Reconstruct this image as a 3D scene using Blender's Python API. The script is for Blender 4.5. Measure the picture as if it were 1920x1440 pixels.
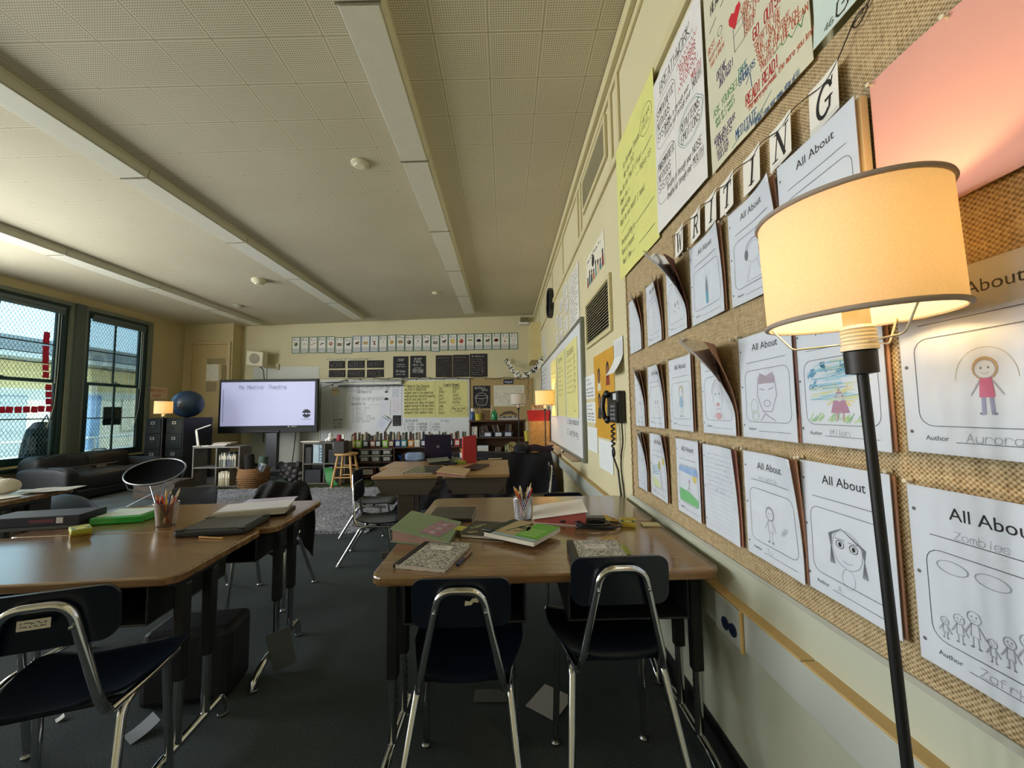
import bpy, math, random
from mathutils import Vector, Matrix
random.seed(11)
for o in list(bpy.data.objects): bpy.data.objects.remove(o)
S = bpy.context.scene
COL = S.collection
PI = math.pi

# ---------------------------------------------------------------- camera, sky, sun, window light, added fill, exposure
CAM = Vector((0.0, 0.0, 1.20))
FPX = 720.0
def _norm(v): return v / v.length
_roll = 0.012
_y = _norm(Vector((946 - 960, -(772 - 720), FPX)))
_z = Vector((-math.sin(_roll), math.cos(_roll), 0)); _z = _norm(_z - _y * _z.dot(_y))
_x = _z.cross(_y)
if _x.x < 0: _x = -_x
RIGHT = Vector((_x.x, _y.x, _z.x)); UP = Vector((_x.y, _y.y, _z.y)); FWD = Vector((_x.z, _y.z, _z.z))
cd = bpy.data.cameras.new('camera'); cam = bpy.data.objects.new('camera', cd); COL.objects.link(cam)
cd.sensor_fit = 'HORIZONTAL'; cd.sensor_width = 36.0; cd.lens = FPX / 1920 * 36.0
cd.clip_start = 0.02; cd.clip_end = 300
m = Matrix((( RIGHT.x, UP.x, -FWD.x, CAM.x), (RIGHT.y, UP.y, -FWD.y, CAM.y), (RIGHT.z, UP.z, -FWD.z, CAM.z), (0, 0, 0, 1)))
cam.matrix_world = m
S.camera = cam
S.view_settings.view_transform = 'Standard'
S.view_settings.look = 'None'
S.view_settings.gamma = 1.0
S.view_settings.use_curve_mapping = False
S.view_settings.exposure = 0.0
S.cycles.use_denoising = True
S.cycles.use_light_tree = False
S.cycles.max_bounces = 10
S.cycles.diffuse_bounces = 5
S.cycles.transparent_max_bounces = 16
S.cycles.sample_clamp_indirect = 6.0

W = bpy.data.worlds.new('sky'); S.world = W; W.use_nodes = True
bg = W.node_tree.nodes['Background']
bg.inputs[0].default_value = (0.52, 0.76, 1.0, 1); bg.inputs[1].default_value = 3.3

def light(name, kind, loc, energy, color, **kw):
    d = bpy.data.lights.new(name, kind); d.energy = energy; d.color = color
    o = bpy.data.objects.new(name, d); COL.objects.link(o); o.location = loc
    for k, v in kw.items():
        if k == 'rot': o.rotation_euler = v
        else: setattr(d, k, v)
    return o
# the sun stands over this building's roof: it lights the yard and the building across, not the room
light('sun', 'SUN', (0, 0, 20), 9.0, (1, .94, .84), rot=(0, math.radians(33), math.radians(8)), angle=0.01)
WINX = -7.2
# added area lights brighten the room, set in unseen nearer windows of the left wall
FILL_DAY = (0.98, 0.99, 1.0)
for yy, en in ((-1.35, 50), (0.35, 90), (2.05, 170), (3.75, 250)):
    light('window_daylight', 'AREA', (WINX - 0.05, yy, 1.78), en, FILL_DAY, rot=(0, -PI / 2, 0), shape='RECTANGLE', size=2.4, size_y=1.35)
# daylight through the two windows in the picture (portals that only guide the sky's own light)
for yy, ww in ((5.6, 1.6), (7.2, 1.1)):
    p = light('window_portal', 'AREA', (WINX - 0.09, yy, 1.78), 1, (1, 1, 1), rot=(0, -PI / 2, 0), shape='RECTANGLE', size=2.5, size_y=ww)
    p.data.cycles.is_portal = True

# ---------------------------------------------------------------- measuring: a sight line to a real plane of the room
def _ray(px, py):
    c = Vector((px - 960, -(py - 720), FPX))
    return RIGHT * c.x + UP * c.y + FWD * c.z
def cx(px, py, x):
    d = _ray(px, py); return CAM + d * ((x - CAM.x) / d.x)
def cy(px, py, y):
    d = _ray(px, py); return CAM + d * ((y - CAM.y) / d.y)
def cz(px, py, z):
    d = _ray(px, py); return CAM + d * ((z - CAM.z) / d.z)

# ---------------------------------------------------------------- materials
def lin(h):
    h = h.lstrip('#'); out = []
    for i in (0, 2, 4):
        c = int(h[i:i + 2], 16) / 255
        out.append(c / 12.92 if c <= .04045 else ((c + .055) / 1.055) ** 2.4)
    return (*out, 1.0)
_M = {}
def mat(hexc, rough=.6, metal=0.0, var=0.06, scale=9.0, bump=0.0, bscale=60.0, emit=None, estr=0.0, coat=0.0, key=''):
    k = (hexc, rough, metal, var, scale, bump, bscale, emit, estr, coat, key)
    if k in _M: return _M[k]
    M = bpy.data.materials.new('mat_' + hexc + key); M.use_nodes = True; nt = M.node_tree
    b = nt.nodes['Principled BSDF']
    b.inputs['Roughness'].default_value = rough; b.inputs['Metallic'].default_value = metal
    if coat: b.inputs['Coat Weight'].default_value = coat
    c = lin(hexc)
    tc = nt.nodes.new('ShaderNodeTexCoord')
    if var > 0:
        n = nt.nodes.new('ShaderNodeTexNoise'); n.inputs['Scale'].default_value = scale; n.inputs['Detail'].default_value = 4
        nt.links.new(tc.outputs['Object'], n.inputs['Vector'])
        r = nt.nodes.new('ShaderNodeMapRange'); r.inputs['To Min'].default_value = 1 - var; r.inputs['To Max'].default_value = 1 + var
        r.inputs['From Min'].default_value = .3; r.inputs['From Max'].default_value = .7
        nt.links.new(n.outputs['Fac'], r.inputs['Value'])
        mx = nt.nodes.new('ShaderNodeVectorMath'); mx.operation = 'SCALE'; mx.inputs[0].default_value = c[:3]
        nt.links.new(r.outputs['Result'], mx.inputs['Scale']); nt.links.new(mx.outputs[0], b.inputs['Base Color'])
    else:
        b.inputs['Base Color'].default_value = c
    if bump > 0:
        n2 = nt.nodes.new('ShaderNodeTexNoise'); n2.inputs['Scale'].default_value = bscale; n2.inputs['Detail'].default_value = 3
        nt.links.new(tc.outputs['Object'], n2.inputs['Vector'])
        bp = nt.nodes.new('ShaderNodeBump'); bp.inputs['Strength'].default_value = bump; bp.inputs['Distance'].default_value = .01
        nt.links.new(n2.outputs['Fac'], bp.inputs['Height']); nt.links.new(bp.outputs[0], b.inputs['Normal'])
    if emit:
        b.inputs['Emission Color'].default_value = lin(emit); b.inputs['Emission Strength'].default_value = estr
    _M[k] = M
    return M
def flat(h, rough=.7): return mat(h, rough, var=0)

def nodes_mat(name):
    M = bpy.data.materials.new(name); M.use_nodes = True
    nt = M.node_tree; return M, nt, nt.nodes['Principled BSDF'], nt.nodes.new('ShaderNodeTexCoord')
def N(nt, t, **kw):
    n = nt.nodes.new(t)
    for k, v in kw.items():
        if k.startswith('i_'): n.inputs[int(k[2:]) if k[2:].isdigit() else k[2:].replace('_', ' ')].default_value = v
        else: setattr(n, k, v)
    return n
def MA(nt, op, a, b=None, c=None):
    n = nt.nodes.new('ShaderNodeMath'); n.operation = op
    for i, v in enumerate((a, b, c)):
        if v is None: continue
        if isinstance(v, (int, float)): n.inputs[i].default_value = v
        else: nt.links.new(v, n.inputs[i])
    return n.outputs[0]
def ramp(nt, fac, stops):
    r = nt.nodes.new('ShaderNodeValToRGB'); e = r.color_ramp.elements
    while len(e) > 1: e.remove(e[-1])
    for i, (p, h) in enumerate(stops):
        x = e[0] if i == 0 else e.new(p)
        x.position = p; x.color = lin(h)
    nt.links.new(fac, r.inputs[0]); return r.outputs[0]

def mk_ceiling():
    M, nt, b, tc = nodes_mat('acoustic_tile')
    sp = N(nt, 'ShaderNodeSeparateXYZ'); nt.links.new(tc.outputs['Object'], sp.inputs[0])
    T = .327
    ux = MA(nt, 'FRACT', MA(nt, 'DIVIDE', MA(nt, 'ADD', sp.outputs[0], 20 * T + .071), T))
    uy = MA(nt, 'FRACT', MA(nt, 'DIVIDE', MA(nt, 'ADD', sp.outputs[1], 20 * .3215 - 2.148), .3215))
    def edge(u): return MA(nt, 'SUBTRACT', .5, MA(nt, 'ABSOLUTE', MA(nt, 'SUBTRACT', u, .5)))
    ex, ey = edge(ux), edge(uy)
    e = MA(nt, 'MINIMUM', ex, ey)
    groove = MA(nt, 'LESS_THAN', e, .011)
    def hole(u): return MA(nt, 'SUBTRACT', MA(nt, 'FRACT', MA(nt, 'MULTIPLY', u, 23.0)), .5)
    hx, hy = hole(ux), hole(uy)
    r2 = MA(nt, 'ADD', MA(nt, 'MULTIPLY', hx, hx), MA(nt, 'MULTIPLY', hy, hy))
    dot = MA(nt, 'MULTIPLY', MA(nt, 'LESS_THAN', r2, .052), MA(nt, 'GREATER_THAN', e, .045))
    n = N(nt, 'ShaderNodeTexNoise', i_Scale=.9, i_Detail=3.0); nt.links.new(tc.outputs['Object'], n.inputs['Vector'])
    base = ramp(nt, n.outputs['Fac'], [(.3, 'c9c0a4'), (.7, 'd4ccb0')])
    mx = N(nt, 'ShaderNodeMix', data_type='RGBA'); nt.links.new(MA(nt, 'MULTIPLY', dot, .80), mx.inputs['Factor'])
    nt.links.new(base, mx.inputs['A']); mx.inputs['B'].default_value = lin('4c4634')
    m2 = N(nt, 'ShaderNodeMix', data_type='RGBA'); nt.links.new(MA(nt, 'MULTIPLY', groove, .55), m2.inputs['Factor'])
    nt.links.new(mx.outputs['Result'], m2.inputs['A']); m2.inputs['B'].default_value = lin('6a6148')
    nt.links.new(m2.outputs['Result'], b.inputs['Base Color']); b.inputs['Roughness'].default_value = .9
    return M
def mk_burlap():
    M, nt, b, tc = nodes_mat('burlap_weave')
    sp = N(nt, 'ShaderNodeSeparateXYZ'); nt.links.new(tc.outputs['Object'], sp.inputs[0])
    n0 = N(nt, 'ShaderNodeTexNoise', i_Scale=14.0, i_Detail=3.0); nt.links.new(tc.outputs['Object'], n0.inputs['Vector'])
    wob = MA(nt, 'MULTIPLY', MA(nt, 'SUBTRACT', n0.outputs['Fac'], .5), 3.0)
    f = 720.0
    sy = MA(nt, 'SINE', MA(nt, 'ADD', MA(nt, 'MULTIPLY', sp.outputs[1], f), wob))
    sz = MA(nt, 'SINE', MA(nt, 'ADD', MA(nt, 'MULTIPLY', sp.outputs[2], f), wob))
    w = MA(nt, 'MULTIPLY', sy, sz)
    mp = N(nt, 'ShaderNodeMapping'); mp.inputs['Scale'].default_value = (1, 30, 260); nt.links.new(tc.outputs['Object'], mp.inputs['Vector'])
    n1 = N(nt, 'ShaderNodeTexNoise', i_Scale=1.0, i_Detail=2.0); nt.links.new(mp.outputs[0], n1.inputs['Vector'])
    mp2 = N(nt, 'ShaderNodeMapping'); mp2.inputs['Scale'].default_value = (1, 260, 30); nt.links.new(tc.outputs['Object'], mp2.inputs['Vector'])
    n2 = N(nt, 'ShaderNodeTexNoise', i_Scale=1.0, i_Detail=2.0); nt.links.new(mp2.outputs[0], n2.inputs['Vector'])
    h = MA(nt, 'ADD', MA(nt, 'MULTIPLY', w, .30), MA(nt, 'ADD', MA(nt, 'MULTIPLY', n1.outputs['Fac'], .6), MA(nt, 'MULTIPLY', n2.outputs['Fac'], .6)))
    colr = ramp(nt, h, [(.18, '5d4a2e'), (.5, '9f8863'), (.8, 'c6b28c')])
    nt.links.new(colr, b.inputs['Base Color']); b.inputs['Roughness'].default_value = .95
    bp = N(nt, 'ShaderNodeBump', i_Strength=.55, i_Distance=.004); nt.links.new(h, bp.inputs['Height']); nt.links.new(bp.outputs[0], b.inputs['Normal'])
    return M
def mk_carpet(name, a, bb, c, scale, bump):
    M, nt, b, tc = nodes_mat(name)
    n = N(nt, 'ShaderNodeTexNoise', i_Scale=scale, i_Detail=5.0, i_Roughness=.75); nt.links.new(tc.outputs['Object'], n.inputs['Vector'])
    n2 = N(nt, 'ShaderNodeTexNoise', i_Scale=2.0, i_Detail=2.0); nt.links.new(tc.outputs['Object'], n2.inputs['Vector'])
    f = MA(nt, 'ADD', MA(nt, 'MULTIPLY', n.outputs['Fac'], .85), MA(nt, 'MULTIPLY', n2.outputs['Fac'], .15))
    nt.links.new(ramp(nt, f, [(.36, a), (.5, bb), (.64, c)]), b.inputs['Base Color'])
    b.inputs['Roughness'].default_value = 1.0; b.inputs['Specular IOR Level'].default_value = .1
    bp = N(nt, 'ShaderNodeBump', i_Strength=bump, i_Distance=.01); nt.links.new(n.outputs['Fac'], bp.inputs['Height']); nt.links.new(bp.outputs[0], b.inputs['Normal'])
    return M
def mk_wood(name, a, bb, c, rough=.35, sx=2.0, sy=26.0, coat=0.0):
    M, nt, b, tc = nodes_mat(name)
    mp = N(nt, 'ShaderNodeMapping'); mp.inputs['Scale'].default_value = (sx, sy, sy); nt.links.new(tc.outputs['Object'], mp.inputs['Vector'])
    n = N(nt, 'ShaderNodeTexNoise', i_Scale=1.0, i_Detail=6.0, i_Roughness=.65, i_Distortion=.6); nt.links.new(mp.outputs[0], n.inputs['Vector'])
    mp2 = N(nt, 'ShaderNodeMapping'); mp2.inputs['Scale'].default_value = (sx * 2, sy * 9, sy * 9); nt.links.new(tc.outputs['Object'], mp2.inputs['Vector'])
    n2 = N(nt, 'ShaderNodeTexNoise', i_Scale=1.0, i_Detail=2.0); nt.links.new(mp2.outputs[0], n2.inputs['Vector'])
    f = MA(nt, 'ADD', MA(nt, 'MULTIPLY', n.outputs['Fac'], .7), MA(nt, 'MULTIPLY', n2.outputs['Fac'], .3))
    nt.links.new(ramp(nt, f, [(.35, a), (.5, bb), (.65, c)]), b.inputs['Base Color'])
    b.inputs['Roughness'].default_value = rough
    if coat: b.inputs['Coat Weight'].default_value = coat; b.inputs['Coat Roughness'].default_value = .17
    return M
def mk_marble():
    M, nt, b, tc = nodes_mat('marbled_cover')
    n = N(nt, 'ShaderNodeTexNoise', i_Scale=170.0, i_Detail=2.5, i_Distortion=1.4); nt.links.new(tc.outputs['Object'], n.inputs['Vector'])
    nt.links.new(ramp(nt, n.outputs['Fac'], [(.47, '16171a'), (.52, 'c9c8bd')]), b.inputs['Base Color']); b.inputs['Roughness'].default_value = .45
    return M
def mk_shade(hexc, mixf=.5):
    M, nt, b, tc = nodes_mat('lamp_fabric')
    out = nt.nodes['Material Output']
    n = N(nt, 'ShaderNodeTexNoise', i_Scale=380.0, i_Detail=2.0); nt.links.new(tc.outputs['Object'], n.inputs['Vector'])
    cr = ramp(nt, n.outputs['Fac'], [(.3, hexc), (.7, 'f6ead0')])
    d = N(nt, 'ShaderNodeBsdfDiffuse'); t = N(nt, 'ShaderNodeBsdfTranslucent'); mx = N(nt, 'ShaderNodeMixShader', i_0=mixf)
    nt.links.new(cr, d.inputs[0]); nt.links.new(cr, t.inputs[0]); nt.links.new(d.outputs[0], mx.inputs[1]); nt.links.new(t.outputs[0], mx.inputs[2]); nt.links.new(mx.outputs[0], out.inputs[0])
    return M
def mk_clear(name, tint, rough=.05, alpha=.2):
    M, nt, b, tc = nodes_mat(name)
    out = nt.nodes['Material Output']
    t = N(nt, 'ShaderNodeBsdfTransparent'); t.inputs[0].default_value = lin(tint)
    g = N(nt, 'ShaderNodeBsdfGlossy'); g.inputs['Roughness'].default_value = rough
    fr = N(nt, 'ShaderNodeFresnel', i_IOR=1.45)
    f = MA(nt, 'ADD', MA(nt, 'MULTIPLY', fr.outputs[0], .8), alpha)
    mx = N(nt, 'ShaderNodeMixShader'); nt.links.new(f, mx.inputs[0]); nt.links.new(t.outputs[0], mx.inputs[1]); nt.links.new(g.outputs[0], mx.inputs[2]); nt.links.new(mx.outputs[0], out.inputs[0])
    return M
def mk_bulb(lit):
    M, nt, b, tc = nodes_mat('frosted_bulb'); out = nt.nodes['Material Output']
    t = N(nt, 'ShaderNodeBsdfTransparent'); e = N(nt, 'ShaderNodeEmission'); e.inputs[0].default_value = lin('ffd9a0'); e.inputs[1].default_value = 5.0 if lit else 0.0
    d = N(nt, 'ShaderNodeBsdfDiffuse'); d.inputs[0].default_value = lin('f4efe4')
    mx = N(nt, 'ShaderNodeMixShader', i_0=.25); nt.links.new(t.outputs[0], mx.inputs[1]); nt.links.new((e if lit else d).outputs[0], mx.inputs[2]); nt.links.new(mx.outputs[0], out.inputs[0]); return M
CEIL = mk_ceiling(); BURLAP = mk_burlap(); MARBLE = mk_marble()
CARPET = mk_carpet('dark_carpet', '2c3132', '444b4d', '626b6e', 240.0, .6)
RUGM = mk_carpet('grey_shag', '44464f', '8c8d97', 'd0d0d6', 55.0, 1.0)
GREENRUG = mk_carpet('green_runner', '2c3220', '454a30', '5f6144', 160.0, .6)
OAK = mk_wood('oak_laminate', '5a4128', '775838', '93734c', .24, coat=.75)
OAKL = mk_wood('light_laminate', '8a6a45', 'a38258', 'b8986c', .3)
PINE = mk_wood('pine', 'a97c44', 'c49a60', 'd9b67e', .5, 26.0, 26.0)
PINEV = mk_wood('honey_cabinet', '8d6230', 'a97b42', 'bd9155', .5, 26.0, 26.0)
DARKWOOD = mk_wood('dark_shelf', '3b2415', '4f3220', '63412a', .45)
GLASS = mk_clear('window_glass', 'f0fbf8', .02, .0)
CLEARPL = mk_clear('clear_plastic', 'f4f6f6', .12, .04)
CHROME = mat('cfd0d2', .12, 1.0, var=.03, scale=30)
STEEL = mat('9a9da0', .3, 1.0)
WALL = mat('cfc6a0', .75, var=.03, scale=1.5, bump=.05, bscale=90)
WALLC = mat('c3b588', .75, var=.03, scale=1.5)
NAVY = mat('0b1322', .30, var=.1, scale=20, bump=.05, bscale=500)
BLACKM = mat('0d0d0f', .5, var=.1)
BLACKP = mat('141518', .35, var=.1)
WHITE = mat('e6e5e0', .6, var=.02)
PAPER = mat('e4e6ec', .8, var=.02, scale=4)
INK = flat('1c1b1c')

# ---------------------------------------------------------------- mesh helpers
class MB:
    def __init__(s): s.v = []; s.f = []; s.mi = []; s.mats = []
    def mid(s, m):
        if m not in s.mats: s.mats.append(m)
        return s.mats.index(m)
    def add(s, vs, fs, m):
        b = len(s.v); s.v += [tuple(v) for v in vs]; i = s.mid(m)
        for f in fs: s.f.append(tuple(b + k for k in f)); s.mi.append(i)
        return s
    def box(s, x0, x1, y0, y1, z0, z1, m, X=None):
        vs = [(x, y, z) for z in (z0, z1) for y in (y0, y1) for x in (x0, x1)]
        if X is not None: vs = [X @ Vector(v) for v in vs]
        return s.add(vs, [(0, 2, 3, 1), (4, 5, 7, 6), (0, 1, 5, 4), (2, 6, 7, 3), (0, 4, 6, 2), (1, 3, 7, 5)], m)
    def prism(s, poly, z0, z1, m, X=None):
        n = len(poly); vs = [(p[0], p[1], z0) for p in poly] + [(p[0], p[1], z1) for p in poly]
        if X is not None: vs = [X @ Vector(v) for v in vs]
        return s.add(vs, [tuple(reversed(range(n))), tuple(range(n, 2 * n))] + [(i, (i + 1) % n, n + (i + 1) % n, n + i) for i in range(n)], m)
    def tube(s, pts, r, m, n=8, closed=False, caps=True):
        P = [Vector(p) for p in pts]; R = r if isinstance(r, (list, tuple)) else [r] * len(P)
        L = len(P); vs = []; prev = None
        for i in range(L):
            if closed: t = P[(i + 1) % L] - P[i - 1]
            else: t = P[min(i + 1, L - 1)] - P[max(i - 1, 0)]
            if t.length < 1e-9: t = Vector((0, 0, 1))
            t.normalize()
            if prev is None:
                a = Vector((0, 0, 1)) if abs(t.z) < .9 else Vector((1, 0, 0))
                u = t.cross(a).normalized()
            else:
                u = prev - t * prev.dot(t)
                u = u.normalized() if u.length > 1e-6 else t.orthogonal().normalized()
            prev = u; w = t.cross(u)
            for k in range(n):
                a = 2 * PI * k / n; vs.append(P[i] + (u * math.cos(a) + w * math.sin(a)) * R[i])
        fs = []
        for i in range(L if closed else L - 1):
            j = (i + 1) % L
            for k in range(n): fs.append((i * n + k, i * n + (k + 1) % n, j * n + (k + 1) % n, j * n + k))
        if caps and not closed: fs += [tuple(reversed(range(n))), tuple(range((L - 1) * n, L * n))]
        return s.add(vs, fs, m)
    def lathe(s, prof, m, n=24, c=(0, 0, 0), X=None, close=True):
        vs = []; L = len(prof)
        for (r, z) in prof:
            for k in range(n):
                a = 2 * PI * k / n; vs.append((c[0] + r * math.cos(a), c[1] + r * math.sin(a), c[2] + z))
        if X is not None: vs = [X @ Vector(v) for v in vs]
        fs = [(i * n + k, i * n + (k + 1) % n, (i + 1) * n + (k + 1) % n, (i + 1) * n + k) for i in range(L - 1) for k in range(n)]
        if close: fs += [tuple(reversed(range(n))), tuple(range((L - 1) * n, L * n))]
        return s.add(vs, fs, m)
    def ball(s, c, r, m, nu=20, nv=12, sc=(1, 1, 1), jit=0.0):
        vs = []; 
        for j in range(1, nv):
            t = PI * j / nv
            for i in range(nu):
                p = 2 * PI * i / nu; q = 1 + jit * (random.random() - .5)
                vs.append((c[0] + r * sc[0] * q * math.sin(t) * math.cos(p), c[1] + r * sc[1] * q * math.sin(t) * math.sin(p), c[2] + r * sc[2] * q * math.cos(t)))
        vs += [(c[0], c[1], c[2] + r * sc[2]), (c[0], c[1], c[2] - r * sc[2])]
        T = len(vs) - 2; B = T + 1; fs = []
        for j in range(nv - 2):
            for i in range(nu): fs.append((j * nu + i, (j + 1) * nu + i, (j + 1) * nu + (i + 1) % nu, j * nu + (i + 1) % nu))
        for i in range(nu):
            fs.append((T, i, (i + 1) % nu)); fs.append((B, (nv - 2) * nu + (i + 1) % nu, (nv - 2) * nu + i))
        return s.add(vs, fs, m)
    def grid(s, f, nu, nv, m, thick=None):
        """f(u,v) -> point, u,v in 0..1; thick: offset vector to give the sheet a second side and rims"""
        vs = [f(i / nu, j / nv) for j in range(nv + 1) for i in range(nu + 1)]
        q = nu + 1
        fs = [(j * q + i, j * q + i + 1, (j + 1) * q + i + 1, (j + 1) * q + i) for j in range(nv) for i in range(nu)]
        if thick is not None:
            t = Vector(thick); n = len(vs)
            vs = [Vector(v) for v in vs] + [Vector(v) + t for v in vs]
            fs += [tuple(n + k for k in reversed(f_)) for f_ in fs]
            rim = [i for i in range(q)] + [j * q + nu for j in range(1, nv + 1)] + [nv * q + i for i in range(nu - 1, -1, -1)] + [j * q for j in range(nv - 1, 0, -1)]
            L = len(rim); fs += [(rim[(k + 1) % L], rim[k], n + rim[k], n + rim[(k + 1) % L]) for k in range(L)]
        return s.add(vs, fs, m)
    def build(s, name, parent=None, bevel=0, smooth=None, seg=2):
        me = bpy.data.meshes.new(name); me.from_pydata([tuple(v) for v in s.v], [], s.f)
        for mm in s.mats: me.materials.append(mm)
        me.polygons.foreach_set('material_index', s.mi)
        if smooth is not None:
            me.polygons.foreach_set('use_smooth', [True] * len(me.polygons))
            me.set_sharp_from_angle(angle=math.radians(smooth))
        me.update()
        o = bpy.data.objects.new(name, me); COL.objects.link(o)
        if parent is not None: o.parent = parent
        if bevel:
            b = o.modifiers.new('b', 'BEVEL'); b.width = bevel; b.segments = seg; b.limit_method = 'ANGLE'; b.angle_limit = math.radians(40)
        return o
def thing(name, label, cat, loc=(0, 0, 0), rz=0, group=None, M=None):
    o = bpy.data.objects.new(name, None); COL.objects.link(o); o.empty_display_size = .05
    if M is not None: o.matrix_world = M
    else: o.location = loc; o.rotation_euler = (0, 0, rz)
    return tag(o, label, cat, group)
def tag(o, label, cat, group=None, kind=None):
    o['label'] = label; o['category'] = cat
    if group: o['group'] = group
    if kind: o['kind'] = kind
    return o
def struct(o, label=None):
    o['kind'] = 'structure'
    if label: o['label'] = label
    return o
def anchor(root, loc, rz=0):
    """give a thing built in room coordinates its own base point"""
    root.location = loc; root.rotation_euler = (0, 0, rz)
    inv = (Matrix.Translation(loc) @ Matrix.Rotation(rz, 4, 'Z')).inverted()
    for c in root.children: c.matrix_parent_inverse = inv
    return root
def kids(o): return list(o.children)
def dup(o, loc=None, rz=None, label=None, group=None, parent=None, M=None):
    c = o.copy(); COL.objects.link(c)
    if parent is not None: c.parent = parent; c.matrix_parent_inverse = o.matrix_parent_inverse
    if loc is not None: c.location = loc
    if rz is not None: c.rotation_euler = (0, 0, rz)
    if M is not None: c.matrix_world = M
    if label: c['label'] = label
    if group: c['group'] = group
    for k in kids(o): dup(k, parent=c)
    return c
def fillet(pts, r, seg=5):
    P = [Vector(p) for p in pts]; out = [P[0]]
    for i in range(1, len(P) - 1):
        a = (P[i - 1] - P[i]); b = (P[i + 1] - P[i]); d = min(r, a.length * .48, b.length * .48)
        A = P[i] + a.normalized() * d; B = P[i] + b.normalized() * d
        for k in range(seg + 1):
            t = k / seg; out.append(A * (1 - t) ** 2 + P[i] * 2 * t * (1 - t) + B * t * t)
    out.append(P[-1]); return out
def rrect(w, h, r, n=5, cx_=0, cy_=0):
    out = []
    for (sx, sy, a0) in ((1, 1, 0), (-1, 1, 90), (-1, -1, 180), (1, -1, 270)):
        for k in range(n + 1):
            a = math.radians(a0 + 90 * k / n); out.append((cx_ + sx * (w / 2 - r) + r * math.cos(a), cy_ + sy * (h / 2 - r) + r * math.sin(a)))
    return out
def rsheet(mb, w, h, r, f, m, thick, rings=6, n=6):
    """a rounded rectangular shell: concentric rings pushed through f(x,y)->(x,y,z), with thickness along a vector"""
    ol = rrect(w, h, r, n); L = len(ol); vs = [f(0, 0)]; fs = []
    for k in range(1, rings + 1):
        s_ = k / rings; vs += [f(p[0] * s_, p[1] * s_) for p in ol]
    for i in range(L): fs.append((0, 1 + i, 1 + (i + 1) % L))
    for k in range(rings - 1):
        a = 1 + k * L; b = a + L
        for i in range(L): fs.append((a + i, b + i, b + (i + 1) % L, a + (i + 1) % L))
    q = len(vs); t = Vector(thick); vs = [Vector(v) for v in vs]; vs += [v + t for v in vs[:q]]
    fs2 = [tuple(q + k for k in reversed(f_)) for f_ in fs]; a = 1 + (rings - 1) * L
    rim = [(a + (i + 1) % L, a + i, q + a + i, q + a + (i + 1) % L) for i in range(L)]
    mb.add(vs, fs + fs2 + rim, m)
def frame(o, u, v):
    u = Vector(u).normalized(); v = Vector(v); v = (v - u * v.dot(u)).normalized(); n = u.cross(v)
    return Matrix(((u.x, v.x, n.x, o[0]), (u.y, v.y, n.y, o[1]), (u.z, v.z, n.z, o[2]), (0, 0, 0, 1)))

# ---------------------------------------------------------------- writing
GL = dict(l.split(' ', 1) for l in '''A 022842 1434
B 02083847463505 3544433202
C 4738180703123243
D 02082847432202
E 48080242 0535
F 480802 0535
G 47381807031232434525
H 0208 4248 0545
I 2228 1838 1232
J 4843321203
K 0208 480542
L 080242
M 0208254842
N 02084248
O 183847433212030718
P 02083847463505
Q 183847433212030718 2442
R 02083847463505 2542
S 473818070615354443321203
T 0848 2822
U 080312324348
V 082248
W 0812253248
X 0248 0842
Y 082548 2522
Z 08480242
a 4636160503123243 4642
b 0802 0516364543321203
c 4536160503123243
d 4842 4536160503123243
e 04444536160503123243
f 38281712 0636
g 4636160504133344 4641301001
h 0802 0516364542
i 2622 2827
j 26211001 2827
k 0802 3604 1532
l 2822
m 0602 05162522 25364542
n 0602 0516364542
o 163645433212030516
p 0600 0516364543321203
q 4640 4536160503123243
r 0602 04163645
s 45361605143443321203
t 18132232 0636
u 0603123243 4642
v 062246
w 0612243246
x 0642 0246
y 0623 4610
z 06460242
0 183847433212030718
1 172822 1232
2 07183847460242
3 084826443312 03
4 380444 3832
5 4808053544433202
6 38180503123243443505
7 084822
8 183847361607180 3
9 45051838474232
! 2824 2322
? 07183847462524 2322
. 2223
, 2311
: 2322 2625
' 2827
- 1535
+ 1535 2426
/ 0248
* 1626252616
= 1434 1636
_ 0242
@ 3424243536161403134 3'''.split('\n'))
def strokes(txt, h, jit=.0, slant=0.0, adv=5.4):
    out = []; u = h / 6.0; x = 0.0
    for ch in txt:
        g = GL.get(ch)
        if g:
            jx, jy = (random.random() - .5) * jit * 2, (random.random() - .5) * jit * 2
            for pl in g.split(' '):
                pl = pl.strip()
                pts = [(int(pl[i]), int(pl[i + 1]) - 2) for i in range(0, len(pl) - 1, 2)]
                out.append([(x + (p[0] + jx + slant * p[1]) * u, (p[1] + jy) * u) for p in pts])
        x += (adv if ch not in 'il.,:\'! ' else adv * .75) * u
    return out, x
_TC = {}
def font_mesh(txt):
    if txt in _TC: return _TC[txt]
    c = bpy.data.curves.new('t', 'FONT'); c.body = txt; c.size = 1.0; c.resolution_u = 3
    o = bpy.data.objects.new('t', c); COL.objects.link(o)
    bpy.context.view_layer.update()
    me = bpy.data.meshes.new_from_object(o.evaluated_get(bpy.context.evaluated_depsgraph_get()))
    r = ([tuple(v.co) for v in me.vertices], [tuple(p.vertices) for p in me.polygons], max([v.co.x for v in me.vertices] or [0]))
    bpy.data.objects.remove(o); bpy.data.curves.remove(c); bpy.data.meshes.remove(me)
    _TC[txt] = r; return r
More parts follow.
